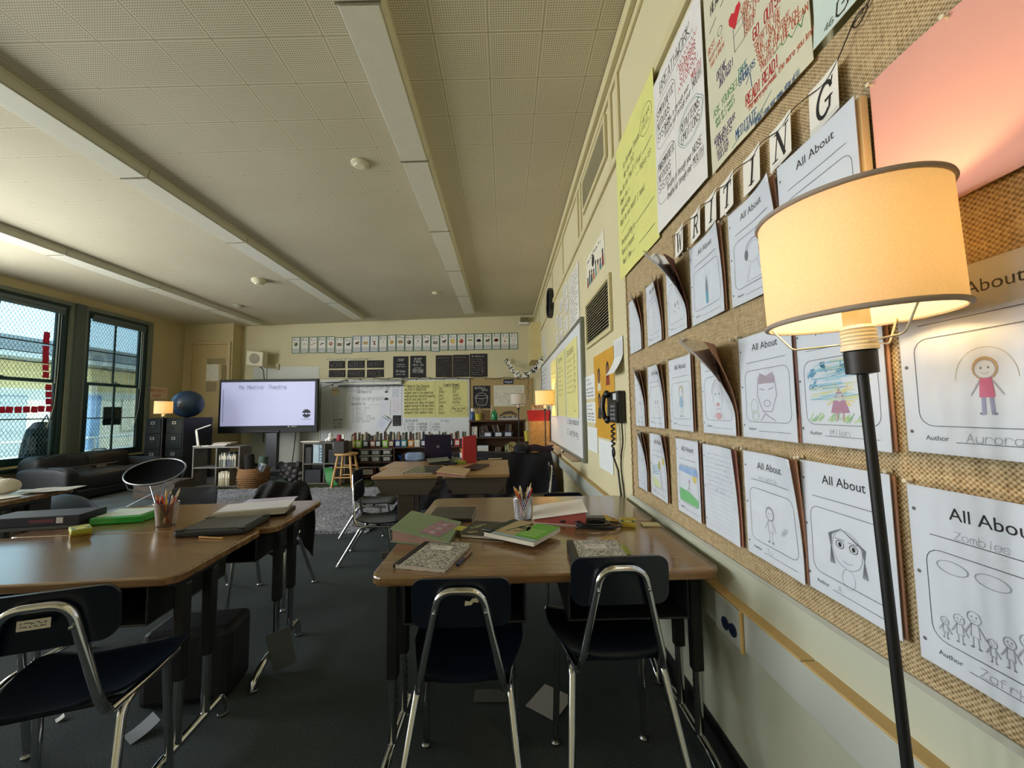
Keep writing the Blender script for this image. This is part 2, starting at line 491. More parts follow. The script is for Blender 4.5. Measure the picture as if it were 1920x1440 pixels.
class Sheet:
    """flat work: local x to the right, y up, z out of the surface; marks lie in thin layers on a base of real thickness; bend(x,y) lifts it"""
    def __init__(s, w, h, base, thick=.0012, bend=None, nu=1, nv=1, mb=None, z=0.0, dz=.00025):
        s.w, s.h, s.bend = w, h, bend; s.mb = mb or MB(); s.top = z + thick; s.k = 0; s.dz = dz; s.ws = 1.0; s.nu = nu; s.nv = nv
        b = bend or (lambda x, y: 0.0)
        if base is not None:
            s.mb.grid(lambda u, v: (u * w, v * h, z + thick + b(u * w, v * h)), nu, nv, base, thick=(0, 0, -thick))
    def _z(s, x, y):
        q = s.top + s.dz * (1 + .4 * s.k)
        if not s.bend: return q
        a = min(max(x / s.w * s.nu, 0), s.nu - 1e-6); b = min(max(y / s.h * s.nv, 0), s.nv - 1e-6); i, j = int(a), int(b); a -= i; b -= j; B = lambda m, n: s.bend(m * s.w / s.nu, n * s.h / s.nv)
        return q + .0002 + B(i, j) * (1 - a) * (1 - b) + B(i + 1, j) * a * (1 - b) + B(i, j + 1) * (1 - a) * b + B(i + 1, j + 1) * a * b
    def poly(s, pts, m):
        s.mb.add([(p[0], p[1], s._z(*p)) for p in pts], [tuple(range(len(pts)))], m); return s
    def rect(s, x0, y0, x1, y1, m): return s.poly([(x0, y0), (x1, y0), (x1, y1), (x0, y1)], m)
    def ell(s, x, y, rx, ry, m, n=14, a0=0, a1=2 * PI):
        return s.poly([(x + rx * math.cos(a0 + (a1 - a0) * k / n), y + ry * math.sin(a0 + (a1 - a0) * k / n)) for k in range(n)], m)
    def line(s, pts, w, m, closed=False):
        P = list(pts) + ([pts[0]] if closed else []); w = w * s.ws
        for a, b in zip(P, P[1:]):
            dx, dy = b[0] - a[0], b[1] - a[1]; L = math.hypot(dx, dy)
            if L < 1e-7: continue
            dx, dy = dx / L * w / 2, dy / L * w / 2
            s.poly([(a[0] - dx - dy, a[1] - dy + dx), (a[0] - dx + dy, a[1] - dy - dx), (b[0] + dx + dy, b[1] + dy - dx), (b[0] + dx - dy, b[1] + dy + dx)], m)
        return s
    def ring(s, x, y, rx, ry, w, m, n=16, a0=0, a1=2 * PI):
        return s.line([(x + rx * math.cos(a0 + (a1 - a0) * k / n), y + ry * math.sin(a0 + (a1 - a0) * k / n)) for k in range(n + 1)], w, m)
    def rr(s, x0, y0, x1, y1, r, w, m):
        return s.line(rrect(x1 - x0, y1 - y0, r, 4, (x0 + x1) / 2, (y0 + y1) / 2), w, m, True)
    def hand(s, x, y, h, txt, m, w=None, jit=.25, slant=.08, fit=None, center=False):
        st, tw = strokes(txt, h, jit, slant); k = 1.0
        if fit: k = fit / tw
        if center: x -= tw * k / 2
        for pl in st: s.line([(x + p[0] * k, y + p[1]) for p in pl], w or h * .13, m)
        return s
    def type(s, x, y, h, txt, m, fit=None, center=False, shear=0.0):
        vs, fs, tw = font_mesh(txt); k = h / .73; kx = fit / tw if fit else k
        if center: x -= tw * kx / 2
        P = [(x + v[0] * kx + shear * v[1] * k, y + v[1] * k) for v in vs]
        s.mb.add([(p[0], p[1], s._z(*p)) for p in P], fs, m); return s
    def scrib(s, x, y, w, h, rows, m, t=None, ragged=.3):
        """rows of small unreadable handwriting"""
        for r in range(rows):
            yy = y + h - (r + .6) * h / rows; xx = x; end = x + w * (1 - ragged * random.random()); st = h / rows * .33; pts = []
            while xx < end:
                pts.append((xx, yy + (random.random() - .3) * st * 1.6)); xx += st * (.5 + .5 * random.random())
                if random.random() < .13 and len(pts) > 1:
                    s.line(pts, t or st * .35, m); pts = []; xx += st
            if len(pts) > 1: s.line(pts, t or st * .35, m)
        return s
    def layer(s): s.k += 1; return s
    def build(s, name, M=None, parent=None):
        o = s.mb.build(name, parent)
        if M is not None: o.matrix_world = M
        return o
# ================================================================ the room
YB = 9.02; YF = -2.6; WX = 0.74
def zc(x): return 3.25 + .031 * (x + 7.2)
def simple(name, f, bevel=0):
    mb = MB(); f(mb); return struct(mb.build(name, bevel=bevel))
simple('floor', lambda b: b.box(-7.4, .95, YF - .2, YB + .2, -.2, 0, CARPET))
def _ceil(b):
    x0, x1 = -7.8, 1.1
    pr = [(x0, zc(x0)), (x1, zc(x1)), (x1, zc(x1) + .35), (x0, zc(x0) + .35)]
    b.add([(p[0], y, p[1]) for y in (YF - .2, YB + .2) for p in pr], [(0, 1, 2, 3), (7, 6, 5, 4), (1, 0, 4, 5), (2, 1, 5, 6), (3, 2, 6, 7), (0, 3, 7, 4)], CEIL)
simple('ceiling', _ceil)
simple('wall_right', lambda b: b.box(WX, WX + .2, YF, YB, 0, 3.55, WALL))
simple('wall_back', lambda b: b.box(-7.4, WX + .2, YB, YB + .2, 0, 3.55, WALL))
simple('wall_front', lambda b: b.box(-7.4, WX + .2, YF - .2, YF, 0, 3.55, WALL))
simple('wall_closet', lambda b: b.box(-7.19, -6.11, 8.70, YB, 0, 3.285, WALLC))
WZ0, WZ1 = .50, 3.05
OPEN = [(-2.05, -.68), (-.33, 1.04), (1.37, 2.74), (3.07, 4.44), (4.75, 6.42), (6.68, 7.84)]
def _lw(b):
    b.box(-7.36, -7.2, YF, YB, 0, WZ0, WALLC); b.box(-7.36, -7.2, YF, YB, WZ1, 3.26, WALLC)
    ys = [YF] + [v for o in OPEN for v in o] + [YB]
    for a, c in zip(ys[::2], ys[1::2]): b.box(-7.36, -7.2, a, c, WZ0, WZ1, WALLC)
simple('wall_left', _lw)
simple('baseboard_right', lambda b: b.box(WX - .012, WX - .001, YF, YB, 0.001, .10, mat('1b1c1c', .5)))
simple('baseboard_back', lambda b: b.box(-6.1, WX - .012, YB - .013, YB - .001, 0.001, .10, mat('1b1c1c', .5)))
# mouldings of the right wall: rail, cornice, battens and framed panels up to the ceiling
RAILC = mat('cbc196', .65, var=.02)
simple('trim_1', lambda b: b.box(WX - .022, WX - .001, YF, YB, 2.775, 2.83, RAILC), bevel=.004)
simple('trim_2', lambda b: b.box(WX - .035, WX - .001, YF, YB, 3.40, 3.488, RAILC), bevel=.006)
simple('trim_3', lambda b: b.box(WX - .018, WX - .001, YF, YB, 3.30, 3.345, RAILC), bevel=.004)
for k, yy in enumerate((0.9, 2.26, 2.42, 3.44, 3.58, 4.55, 5.6, 6.65, 7.7)):
    simple('trim_%d' % (4 + k), lambda b, yy=yy: b.box(WX - .016, WX - .001, yy - .022, yy + .022, 2.83, 3.30, RAILC), bevel=.003)
simple('wall_right_panel', lambda b: b.box(WX - .006, WX - .0005, YF, 2.30, .10, .706, mat('bdc0ab', .6, var=.03, scale=2)), bevel=.002)  # panel under the board; its paler, cooler colour paints in daylight on the wall
# cream raceway along the right wall, closing over the sockets
simple('trim_20', lambda b: (b.box(WX - .040, WX - .001, YF, YB, .486, .594, mat('b3b8b0', .5, var=.03)), b.box(WX - .042, WX - .001, YF, .944, .594, .600, mat('b99f6c', .6)), b.box(WX - .042, WX - .001, .948, YB, .594, .600, mat('b99f6c', .6))), bevel=.003)

# ---- windows of the left wall
FRM = mat('16302f', .4, var=.05); FRML = mat('6d7468', .5, var=.03); BLIND = mat('5f6a6a', .35, .3, var=.05)
def window(idx, y0, y1, full=True):
    X0 = -7.30
    fr = MB()
    for (a, c, d, e) in ((y0, y0 + .075, WZ0, WZ1), (y1 - .075, y1, WZ0, WZ1), (y0 + .075, y1 - .075, WZ0, WZ0 + .06), (y0 + .075, y1 - .075, WZ1 - .06, WZ1)):
        fr.box(X0 - .02, -7.205, a, c, d, e, FRM)
    root = struct(fr.build('window_%d' % idx, bevel=.004))
    yi0, yi1 = y0 + .075, y1 - .075; zm = 1.785
    if full:
        cas = MB()   # inner casing, lighter
        for (a, c, d, e) in ((y0 - .07, y0, WZ0 - .02, WZ1 + .06), (y1, y1 + .07, WZ0 - .02, WZ1 + .06), (y0, y1, WZ1, WZ1 + .06)):
            cas.box(-7.198, -7.165, a, c, d, e, FRML)
        cas.build('casing', root, bevel=.004)
        sl = MB(); sl.box(-7.20, -7.10, y0 - .1, y1 + .1, WZ0 - .09, WZ0 - .03, FRM); sl.build('sill', root, bevel=.006)
    for nm, z0, z1, xo in (('upper_sash', zm - .025, WZ1 - .06, X0 + .005), ('lower_sash', WZ0 + .06, zm + .025, X0 + .045)):
        s = MB(); t = .05
        s.box(xo, xo + .035, yi0, yi0 + t, z0, z1, FRM); s.box(xo, xo + .035, yi1 - t, yi1, z0, z1, FRM)
        s.box(xo, xo + .035, yi0 + t, yi1 - t, z0, z0 + t, FRM); s.box(xo, xo + .035, yi0 + t, yi1 - t, z1 - t, z1, FRM)
        yc, zz = (yi0 + yi1) / 2, (z0 + z1) / 2
        s.box(xo + .008, xo + .027, yc - .013, yc + .013, z0 + t, z1 - t, FRM)
        s.box(xo + .008, xo + .027, yi0 + t, yi1 - t, zz - .009, zz + .009, FRM)
        so = s.build(nm, root, bevel=.003)
        if full:
            g = MB(); g.box(xo + .015, xo + .019, yi0 + t, yi1 - t, z0 + t, z1 - t, GLASS); g.build('pane', so)
    if full:
        lk = MB(); lk.box(X0 + .08, X0 + .11, yc - .05, yc + .05, zm + .02, zm + .035, FRM); lk.tube([(X0 + .1, yc, zm + .04), (X0 + .115, yc - .04, zm + .055), (X0 + .12, yc - .09, zm + .05)], .007, FRM); lk.build('sash_lock', root)
        # raised blind
        b = MB(); b.box(-7.205, -7.165, yi0 + .01, yi1 - .01, WZ1 - .10, WZ1 - .055, BLIND)
        for k in range(5): b.box(-7.203, -7.168, yi0 + .015, yi1 - .015, WZ1 - .110 - k * .0095, WZ1 - .104 - k * .0095, BLIND)
        b.box(-7.203, -7.168, yi0 + .015, yi1 - .015, WZ1 - .168, WZ1 - .153, BLIND)
        bo = b.build('raised_blind', root)
        cdm = MB(); cdm.tube([(-7.185, yi1 - .05, WZ1 - .1), (-7.18, yi1 - .055, 1.9), (-7.17, yi1 - .08, 1.4), (-7.17, yi1 - .16, 1.05)], .004, flat('c9c8bb')); cdm.tube([(-7.182, yi1 - .09, WZ1 - .1), (-7.18, yi1 - .09, 1.75)], .008, flat('b4c3c4')); cdm.build('pull_cord', bo)
        # diamond mesh guard outside
        gm = MB(); GW = mat('5d6c6e', .5, .4); cw, ch = .026, .088; n = int((y1 - y0) / cw) + 1; mz = int((WZ1 - WZ0) / (ch / 2))
        for i in range(n):
            gm.tube([(-7.42 + .002 * (i % 2), y0 + (i + ((i + j) % 2)) * cw, WZ0 + j * ch / 2) for j in range(mz + 1)], .0032, GW, n=3, caps=False)
        gm.build('mesh_guard', root)
        if idx == 2:
            h = MB(); h.tube(fillet([(X0 + .09, yc - .35, WZ0 + .06), (X0 + .10, yc - .35, WZ0 + .14), (X0 + .10, yc - .12, WZ0 + .14), (X0 + .09, yc - .12, WZ0 + .06)], .03), .009, FRML); h.build('sash_handle', root)
    return root
for k, (a, c) in enumerate(OPEN):
    window({5: 2, 4: 1}.get(k, k + 3), a, c, full=k >= 4)
# post between the two visible windows
simple('trim_21', lambda b: b.box(-7.2, -7.13, 6.47, 6.62, WZ0 - .02, 3.11, mat('4d544e', .5, var=.03)), bevel=.006)
# ---- yard outside and the building across
simple('ground_outside', lambda b: b.box(-45, -7.37, -30, 60, -.5, -.3, mat('b5b0a0', .9, var=.1, scale=2)))
bt = thing('school_building', 'low pale yellow building with a deep grey roof seen across the yard through the windows', 'building', (-17, 14, -.3))
_b = MB(); _b.box(-6, 0, -20, 30, 0, 2.55, mat('dcd8c6', .8, var=.05)); _b.box(-6, 0, -20, 30, 2.55, 3.5, mat('e0c488', .8, var=.05)); _b.build('wall', bt)
_b = MB(); _b.box(-6.6, .9, -20.5, 30.5, 3.55, 3.72, mat('8f979a', .7)); _b.build('fascia', bt)
_b = MB(); _b.add([(.9, -20.5, 3.75), (.9, 30.5, 3.75), (-3, 30.5, 4.9), (-3, -20.5, 4.9), (-6.6, -20.5, 3.75), (-6.6, 30.5, 3.75)], [(0, 1, 2, 3), (3, 2, 5, 4), (0, 3, 4), (1, 5, 2)], mat('3a444b', .8, var=.08)); _b.build('roof', bt)
for yy, ww in ((-9, 1.6), (-6.5, 1.6), (-1.0, 1.0), (3.4, 1.6), (9, 1.6)):
    _b = MB(); _b.box(.01, .06, yy, yy + ww, .9 if ww > 1.2 else 0, 2.3, mat('cfcab6' if ww > 1.2 else '8d969a', .4)); _b.build('window' if ww > 1.2 else 'door', bt)
_b = MB(); _b.box(.01, .05, .9, 2.5, .0, 2.4, mat('7fa0c4', .7, var=.2, scale=3)); _b.build('mural_panel', bt)
rl = thing('yard_railing', 'white metal railing running across the yard outside the windows', 'railing', (-11.2, 4, -.3))
for zz in (.25, .6, .95):
    _b = MB(); _b.tube([(0, -2, zz), (0, 9, zz)], .03, mat('c9cfd0', .5)); _b.build('rail', rl)
for k in range(6):
    _b = MB(); _b.tube([(0, -2 + 2.2 * k, 0), (0, -2 + 2.2 * k, .98)], .03, mat('c9cfd0', .5)); _b.build('post', rl)
# backpack hanging outside the near window
p = cx(76, 830, -7.545)
bp = thing('backpack', 'dark grey drawstring backpack hanging outside behind the window mesh guard', 'backpack', p)
_b = MB(); _b.lathe([(.03, .34), (.10, .33), (.19, .22), (.24, .0), (.26, -.2), (.24, -.28), (.1, -.31)], mat('23272b', .9, var=.2, bump=.4, bscale=40), 16, X=Matrix.Diagonal((.45, 1, 1, 1))); _b.build('bag', bp, smooth=50)
_b = MB(); _b.tube([(0, .0, .33), (0, .06, .45), (0, .1, .33)], .012, mat('39424a', .9)); _b.tube([(.05, -.17, .2), (.08, -.24, -.1), (.05, -.27, -.3)], .014, mat('39424a', .9)); _b.build('strap', bp)
p = cx(239, 800, -7.70)
sg = tag(Sheet(.34, .34, mat('2b2b2d', .6), .01).rect(.10, .12, .32, .30, mat('9c6a4a', .7)).build('yard_sign', frame((-7.435, 7.28, 1.05), (0, 1, 0), (0, 0, 1)) ), 'dark notice with an orange panel fixed outside the far window', 'sign')
# red sticky squares on the pane
RN = mat('c4193a', .7, var=.08)
for i, (px, py) in enumerate([(372, 372), (367, 417), (364, 483), (363, 530), (362, 577), (362, 633), (364, 690), (385, 790), (386, 846), (387, 902), (389, 960), (327, 960), (272, 965), (210, 965), (143, 967), (73, 967), (10, 968)]):
    up = i < 7
    xx = -7.276 if up else -7.234
    p = cx(px / 4.235, 540 + py / 4.235, xx)
    q = Sheet(.085, .095, RN, .001); q = q.build('sticky_note')
    q.matrix_world = Matrix.Translation(p) @ Matrix.Rotation(PI / 2, 4, 'Z') @ Matrix.Rotation(PI / 2, 4, 'X') @ Matrix.Rotation(random.uniform(-.08, .08), 4, 'Z') @ Matrix.Translation((-.042, -.047, 0))
    tag(q, 'red paper square in the vertical row on the upper pane' if up else ('red paper square in the vertical row on the lower pane' if i < 10 else ('red paper square at the corner where both rows on the pane meet' if i == 10 else 'red paper square in the horizontal row across the lower pane')), 'sticky note', 'red squares on the window pane')

# ---- closet door and its papers
dr = MB(); dx0, dx1 = -6.98, -6.20
for (a, c, d, e) in ((dx0 - .07, dx0, 0, 2.86), (dx1, dx1 + .06, 0, 2.86), (dx0, dx1, 2.80, 2.86)): dr.box(a, c, 8.66, 8.699, d, e, mat('c6b184', .6))
door = struct(dr.build('door_1', bevel=.004))
_b = MB(); _b.box(dx0 + .004, dx1 - .004, 8.672, 8.699, .01, 2.795, mat('c3ab78', .6, var=.04)); _b.build('door_leaf', door, bevel=.003)
_b = MB(); _b.ball((dx1 - .08, 8.63, 1.0), .032, STEEL); _b.build('knob', door, smooth=60)
for (x0, y0, x1, y1, c, l) in ((386, 676, 411, 714, 'e7e0cc', 'large cream paper taped on the closet door'), (388, 672, 423, 683, '9b8c63', 'olive strip of card above the cream paper on the closet door'), (414, 684, 425, 713, '8a7b57', 'narrow olive card beside the cream paper on the closet door'), (386, 716, 406, 734, 'a3906f', 'square tan card below the cream paper on the closet door')):
    a = cy(x0, y1, 8.668); b2 = cy(x1, y0, 8.668)
    tag(Sheet(b2.x - a.x, b2.z - a.z, mat(c, .8), .002).build('paper_sheet', frame((a.x, 8.669 - (.0035 if c == '9b8c63' else 0), a.z), (1, 0, 0), (0, 0, 1))), l, 'paper')
a = cx(274, 748, -7.19); b2 = cx(315, 727, -7.19)
es = Sheet(b2.y - a.y, b2.z - a.z, mat('e4cfa8', .7), .003); ww, hh = es.w, es.h
es.type(ww / 2, hh * .58, hh * .27, 'EMERGENCY', flat('c8202a'), fit=ww * .94, center=True); es.type(ww / 2, hh * .16, hh * .27, 'EXIT', flat('c8202a'), center=True, fit=ww * .4)
tag(es.build('exit_sign', frame((-7.199, a.y, a.z), (0, 1, 0), (0, 0, 1))), 'cream emergency exit sign with red capitals beside the window', 'sign')

# ---- ceiling fixtures: three rows of box lights, each box a thing
FIX = mat('c9c5ae', .5, var=.02); LENS = mat('dcd9c6', .35, var=.03, scale=14)
def fixture(x, y0, y1, label, group, proto={}):
    L = y1 - y0; key = round(L, 3); X = Matrix.Rotation(-math.atan(.031), 4, 'Y')
    M = Matrix.Translation((x, y0, zc(x) - .001)) @ X
    if key in proto: return dup(proto[key], M=M, label=label, group=group)
    r = thing('ceiling_light', label, 'ceiling light', group=group, M=M); proto[key] = r
    b = MB(); pr = [(-.135, 0), (.135, 0), (.135, -.035), (.118, -.082), (-.118, -.082), (-.135, -.035)]
    b.add([(p[0], y, p[1]) for y in (.004, L - .004) for p in pr], [tuple(range(6)), tuple(range(11, 5, -1))] + [((i + 1) % 6, i, 6 + i, 6 + (i + 1) % 6) for i in range(6)], FIX); b.build('housing', r)
    b = MB(); b.box(-.108, .108, .012, L - .012, -.090, -.0825, LENS); b.build('diffuser', r, bevel=.003)
    b = MB(); b.box(-.121, .121, .0, .006, -.092, -.02, mat('8f8a72', .6)); b.build('end_plate', r)
    return r
RW = {'right': (-.752, 3.18), 'middle': (-3.225, 3.29), 'far left': (-5.55, 3.46)}
ORD = ['nearest', 'second', 'third', 'fourth', 'fifth', 'sixth', 'seventh']
for nm, (x, j) in RW.items():
    k0 = -int((j + 2.4) / 1.29); n = 0; y = j + k0 * 1.29; vis = 0
    while y + 1.29 < 8.75:
        seen = y + 1.29 > {'right': 1.95, 'middle': 1.7, 'far left': 3.1}[nm]
        if seen: lab = '%s box light of the ceiling row %s, counted from the camera' % (['first', 'second', 'third', 'fourth', 'fifth', 'sixth', 'seventh'][vis], {'right': 'by the bulletin wall', 'middle': 'along mid-room', 'far left': 'by the windows'}[nm]); vis += 1
        else: lab = 'box light of the %s ceiling row out of the picture' % nm
        fixture(x, y, y + 1.29, lab, '%s row of ceiling lights' % nm)
        y += 1.29
def disc(name, label, cat, px, py, r, h, c):
    d = _ray(px, py); t = (3.25 + .031 * 7.2 - CAM.z) / (d.z - .031 * d.x); p = CAM + d * t
    b = MB(); b.lathe([(r, 0), (r, -h * .4), (r * .7, -h * .75), (r * .62, -h * .75), (r * .55, -h), (r * .1, -h)], mat(c, .5), 24)
    o = b.build(name, smooth=35); o.location = p - Vector((0, 0, .001)); return tag(o, label, cat)
disc('ceiling_speaker', 'round cream cover on the ceiling beside the right row of lights', 'ceiling cover', 675, 306, .075, .03, 'd8d2b4')
disc('smoke_detector', 'round smoke detector standing out from the ceiling in the far half of the room', 'smoke detector', 485, 524, .10, .09, 'c8c2a4')
disc('ceiling_sensor', 'small pale disc on the ceiling near the back wall', 'ceiling cover', 817, 549, .07, .03, 'd8d2b4')
disc('ceiling_sensor', 'small grey disc on the ceiling between the window and middle light rows', 'ceiling cover', 447, 573, .09, .04, 'a8a38a')
# ================================================================ right wall
BX = WX - .018                                            # face of the bulletin board
def wy(px, py, x=WX): return cx(px, py, x).y
def wz(px, py, x=WX): return cx(px, py, x).z
def rframe(y_left, z_bot, x, tilt=0.0):
    return frame((x, y_left, z_bot), (0, -math.cos(tilt), math.sin(tilt)), (0, math.sin(tilt), math.cos(tilt)))
bb = thing('bulletin_board', 'long tan burlap bulletin board covering the wall behind the lamp', 'bulletin board', (0, 0, 0))
_b = MB(); _b.box(BX, WX - .001, -.25, 2.18, .722, 2.0, BURLAP); _b.build('burlap_panel', bb)
_b = MB(); _b.box(BX - .004, WX - .001, -.25, 2.18, .708, .7215, mat('a9a99c', .5)); _b.build('edge_strip', bb)
_b = MB(); _b.tube([(BX - .004, 2.181 + .004 * math.sin(k * 2.1), .72 + .0128 * k * 10 / 10 * 1.0) for k in range(100)], .005, BURLAP, n=5); _b.build('frayed_edge', bb)
PIN = mat('d9d2bd', .15, coat=.5); 
def pin(parent, x, y, z=.004):
    b = MB(); b.lathe([(.0045, 0), (.0022, .004), (.0022, .008), (.004, .010), (.004, .012)], PIN, 8, c=(x, y, z)); b.build('pushpin', parent, smooth=40)
PENCIL = flat('b0b1b8'); LILAC = flat('bdaebf'); GREYL = flat('7d7e86')
BLUEC = flat('9fc3de'); GREENC = flat('a3cf97'); YELC = flat('e9d77e'); BROWNC = flat('9d8474'); REDC = flat('c25a6a'); TEALC = flat('6fb2c4')
def figure(s, x, y, h, shirt=None, legs=None, hair=None):
    """a child's pencil figure"""
    r = h * .16; hx, hy = x, y + h - r
    if hair: s.ell(hx, hy + r * .1, r * 1.25, r * 1.35, hair); s.layer(); s.ell(hx, hy, r * .95, r, PAPER)
    s.layer(); s.ring(hx, hy, r, r * 1.05, .0012, PENCIL)
    for q in (-.35, .35): s.ell(hx + q * r, hy + r * .15, r * .12, r * .15, GREYL, 6)
    s.line([(hx - r * .35, hy - r * .4), (hx, hy - r * .55), (hx + r * .35, hy - r * .4)], .001, PENCIL)
    b = y + h * .33; t = y + h - 2 * r
    if shirt: s.poly([(x - h * .09, t), (x + h * .09, t), (x + h * .12, b), (x - h * .12, b)], shirt)
    else: s.line([(x - h * .08, t), (x + h * .08, t), (x + h * .11, b), (x - h * .11, b)], .001, PENCIL, True)
    s.line([(x - h * .08, t - h * .02), (x - h * .24, b + h * .05)], .002, PENCIL); s.line([(x + h * .08, t - h * .02), (x + h * .24, b + h * .05)], .002, PENCIL)
    for q in (-1, 1):
        s.line([(x + q * h * .06, b), (x + q * h * .07, y + .004)], h * .06 if legs else .0012, legs or PENCIL); s.ell(x + q * h * .09, y + .003, h * .05, h * .025, GREYL, 8)
def draw(s, kind, x0, y0, x1, y1):
    w, h = x1 - x0, y1 - y0; cxx = (x0 + x1) / 2
    if kind == 'pencil': s.poly([(cxx - .008, y0 + .01), (cxx + .008, y0 + .01), (cxx + .009, y0 + h * .5), (cxx, y0 + h * .75), (cxx - .009, y0 + h * .5)], flat('8f9aa6')); s.layer(); s.poly([(cxx - .007, y0 + .01), (cxx + .007, y0 + .01), (cxx + .007, y0 + h * .35), (cxx - .007, y0 + h * .35)], TEALC)
    elif kind == 'headphones': s.ring(cxx, y0 + h * .6, w * .17, h * .2, .0012, PENCIL); s.ring(cxx, y0 + h * .68, w * .19, h * .18, .004, LILAC, a0=0, a1=PI); s.ell(cxx - w * .18, y0 + h * .6, .009, .016, GREYL); s.ell(cxx + w * .18, y0 + h * .6, .009, .016, GREYL); s.line([(cxx - w * .08, y0 + h * .4), (cxx - w * .2, y0 + .01), (cxx + w * .2, y0 + .01), (cxx + w * .08, y0 + h * .4)], .0012, PENCIL)
    elif kind == 'face': s.ring(cxx, y0 + h * .55, w * .2, h * .3, .0016, LILAC); s.ring(cxx, y0 + h * .62, w * .23, h * .3, .004, flat('c3b9bf'), a0=0, a1=PI); [s.ell(cxx + q * w * .08, y0 + h * .6, .006, .004, PENCIL) for q in (-1, 1)]; s.ell(cxx, y0 + h * .36, .010, .006, flat('d29aa0')); s.line([(cxx - w * .2, y0 + .006), (cxx - w * .07, y0 + h * .26), (cxx + w * .07, y0 + h * .26), (cxx + w * .2, y0 + .006)], .0014, LILAC); s.ell(cxx, y0 + h * .1, .02, .012, flat('d9b0b0'))
    elif kind == 'tall face': s.line([(cxx - w * .1, y0 + h * .2), (cxx - w * .22, y0 + h * .5), (cxx - w * .18, y0 + h * .85), (cxx + w * .18, y0 + h * .85), (cxx + w * .22, y0 + h * .5), (cxx + w * .1, y0 + h * .2)], .003, LILAC, True); s.poly([(cxx - w * .18, y0 + h * .72), (cxx + w * .18, y0 + h * .72), (cxx + w * .16, y0 + h * .92), (cxx, y0 + h * .86), (cxx - w * .14, y0 + h * .93)], flat('b9aab4')); [s.line([(cxx + q * w * .05, y0 + h * .6), (cxx + q * w * .15, y0 + h * .63)], .003, LILAC) for q in (-1, 1)]; s.ring(cxx, y0 + h * .35, w * .07, h * .06, .002, LILAC); s.line([(cxx - w * .16, y0 + .005), (cxx - w * .05, y0 + h * .16), (cxx + w * .16, y0 + .005)], .003, LILAC); s.ring(x0 + w * .2, y0 + h * .3, .016, .02, .0016, flat('bfc9b4')); s.ring(x0 + w * .22, y0 + h * .12, .014, .014, .0016, flat('bfc9b4'))
    elif kind == 'child blue': figure(s, cxx, y0 + .008, h * .8, BLUEC, None, flat('c9b79b'))
    elif kind == 'girl pink': figure(s, cxx, y0 + .018, h * .56, flat('cf7090'), flat('a3a3bf'), flat('c2a47c')); s.ring(cxx, y0 + h * .5, w * .20, h * .32, .0007, flat('cbbf9a'), a0=0, a1=PI)
    elif kind == 'dress':
        for k in range(46):
            q = random.random(); yy = y0 + h * (.36 + .60 * q); xx = x0 + .006 + random.random() * w * .45; s.line([(xx, yy), (min(x1 - .005, xx + w * random.uniform(.2, .5)), yy + h * random.uniform(-.01, .06))], .0022, flat(random.choice(['8fc2d4', 'a9d3de', '7fb5cc', 'c9dfe2', 'd9dca4'])))
        s.layer()
        for (q, r) in ((.12, .80), (.30, .88), (.55, .84), (.14, .62)): [s.line([(x0 + w * q + random.uniform(-.012, .012), y0 + h * r + random.uniform(-.012, .012)), (x0 + w * q + random.uniform(-.012, .012), y0 + h * r + random.uniform(-.012, .012))], .003, flat('5b9dbb')) for k in range(9)]
        for k in range(30): xx = x0 + .006 + random.random() * (w - .03); s.line([(xx, y0 + .006 + h * .04 * random.random()), (xx + .012, y0 + h * random.uniform(.08, .2))], .002, flat(random.choice(['a9cf8e', 'bcd98a', '9cc49a'])))
        for k in range(14): a_ = random.random() * 6.28; s.line([(cxx, y0 + h * .42), (cxx + .045 * math.cos(a_), y0 + h * .44 + .028 * math.sin(a_))], .003, flat('ead98e'))
        s.layer(); s.poly([(cxx - .024, y0 + h * .18), (cxx + .024, y0 + h * .18), (cxx + .012, y0 + h * .42), (cxx, y0 + h * .54), (cxx - .012, y0 + h * .42)], flat('b98a9f')); s.line([(cxx - .008, y0 + .012), (cxx - .008, y0 + h * .18)], .004, flat('c9a0ae')); s.line([(cxx + .008, y0 + .012), (cxx + .008, y0 + h * .18)], .004, flat('c9a0ae'))
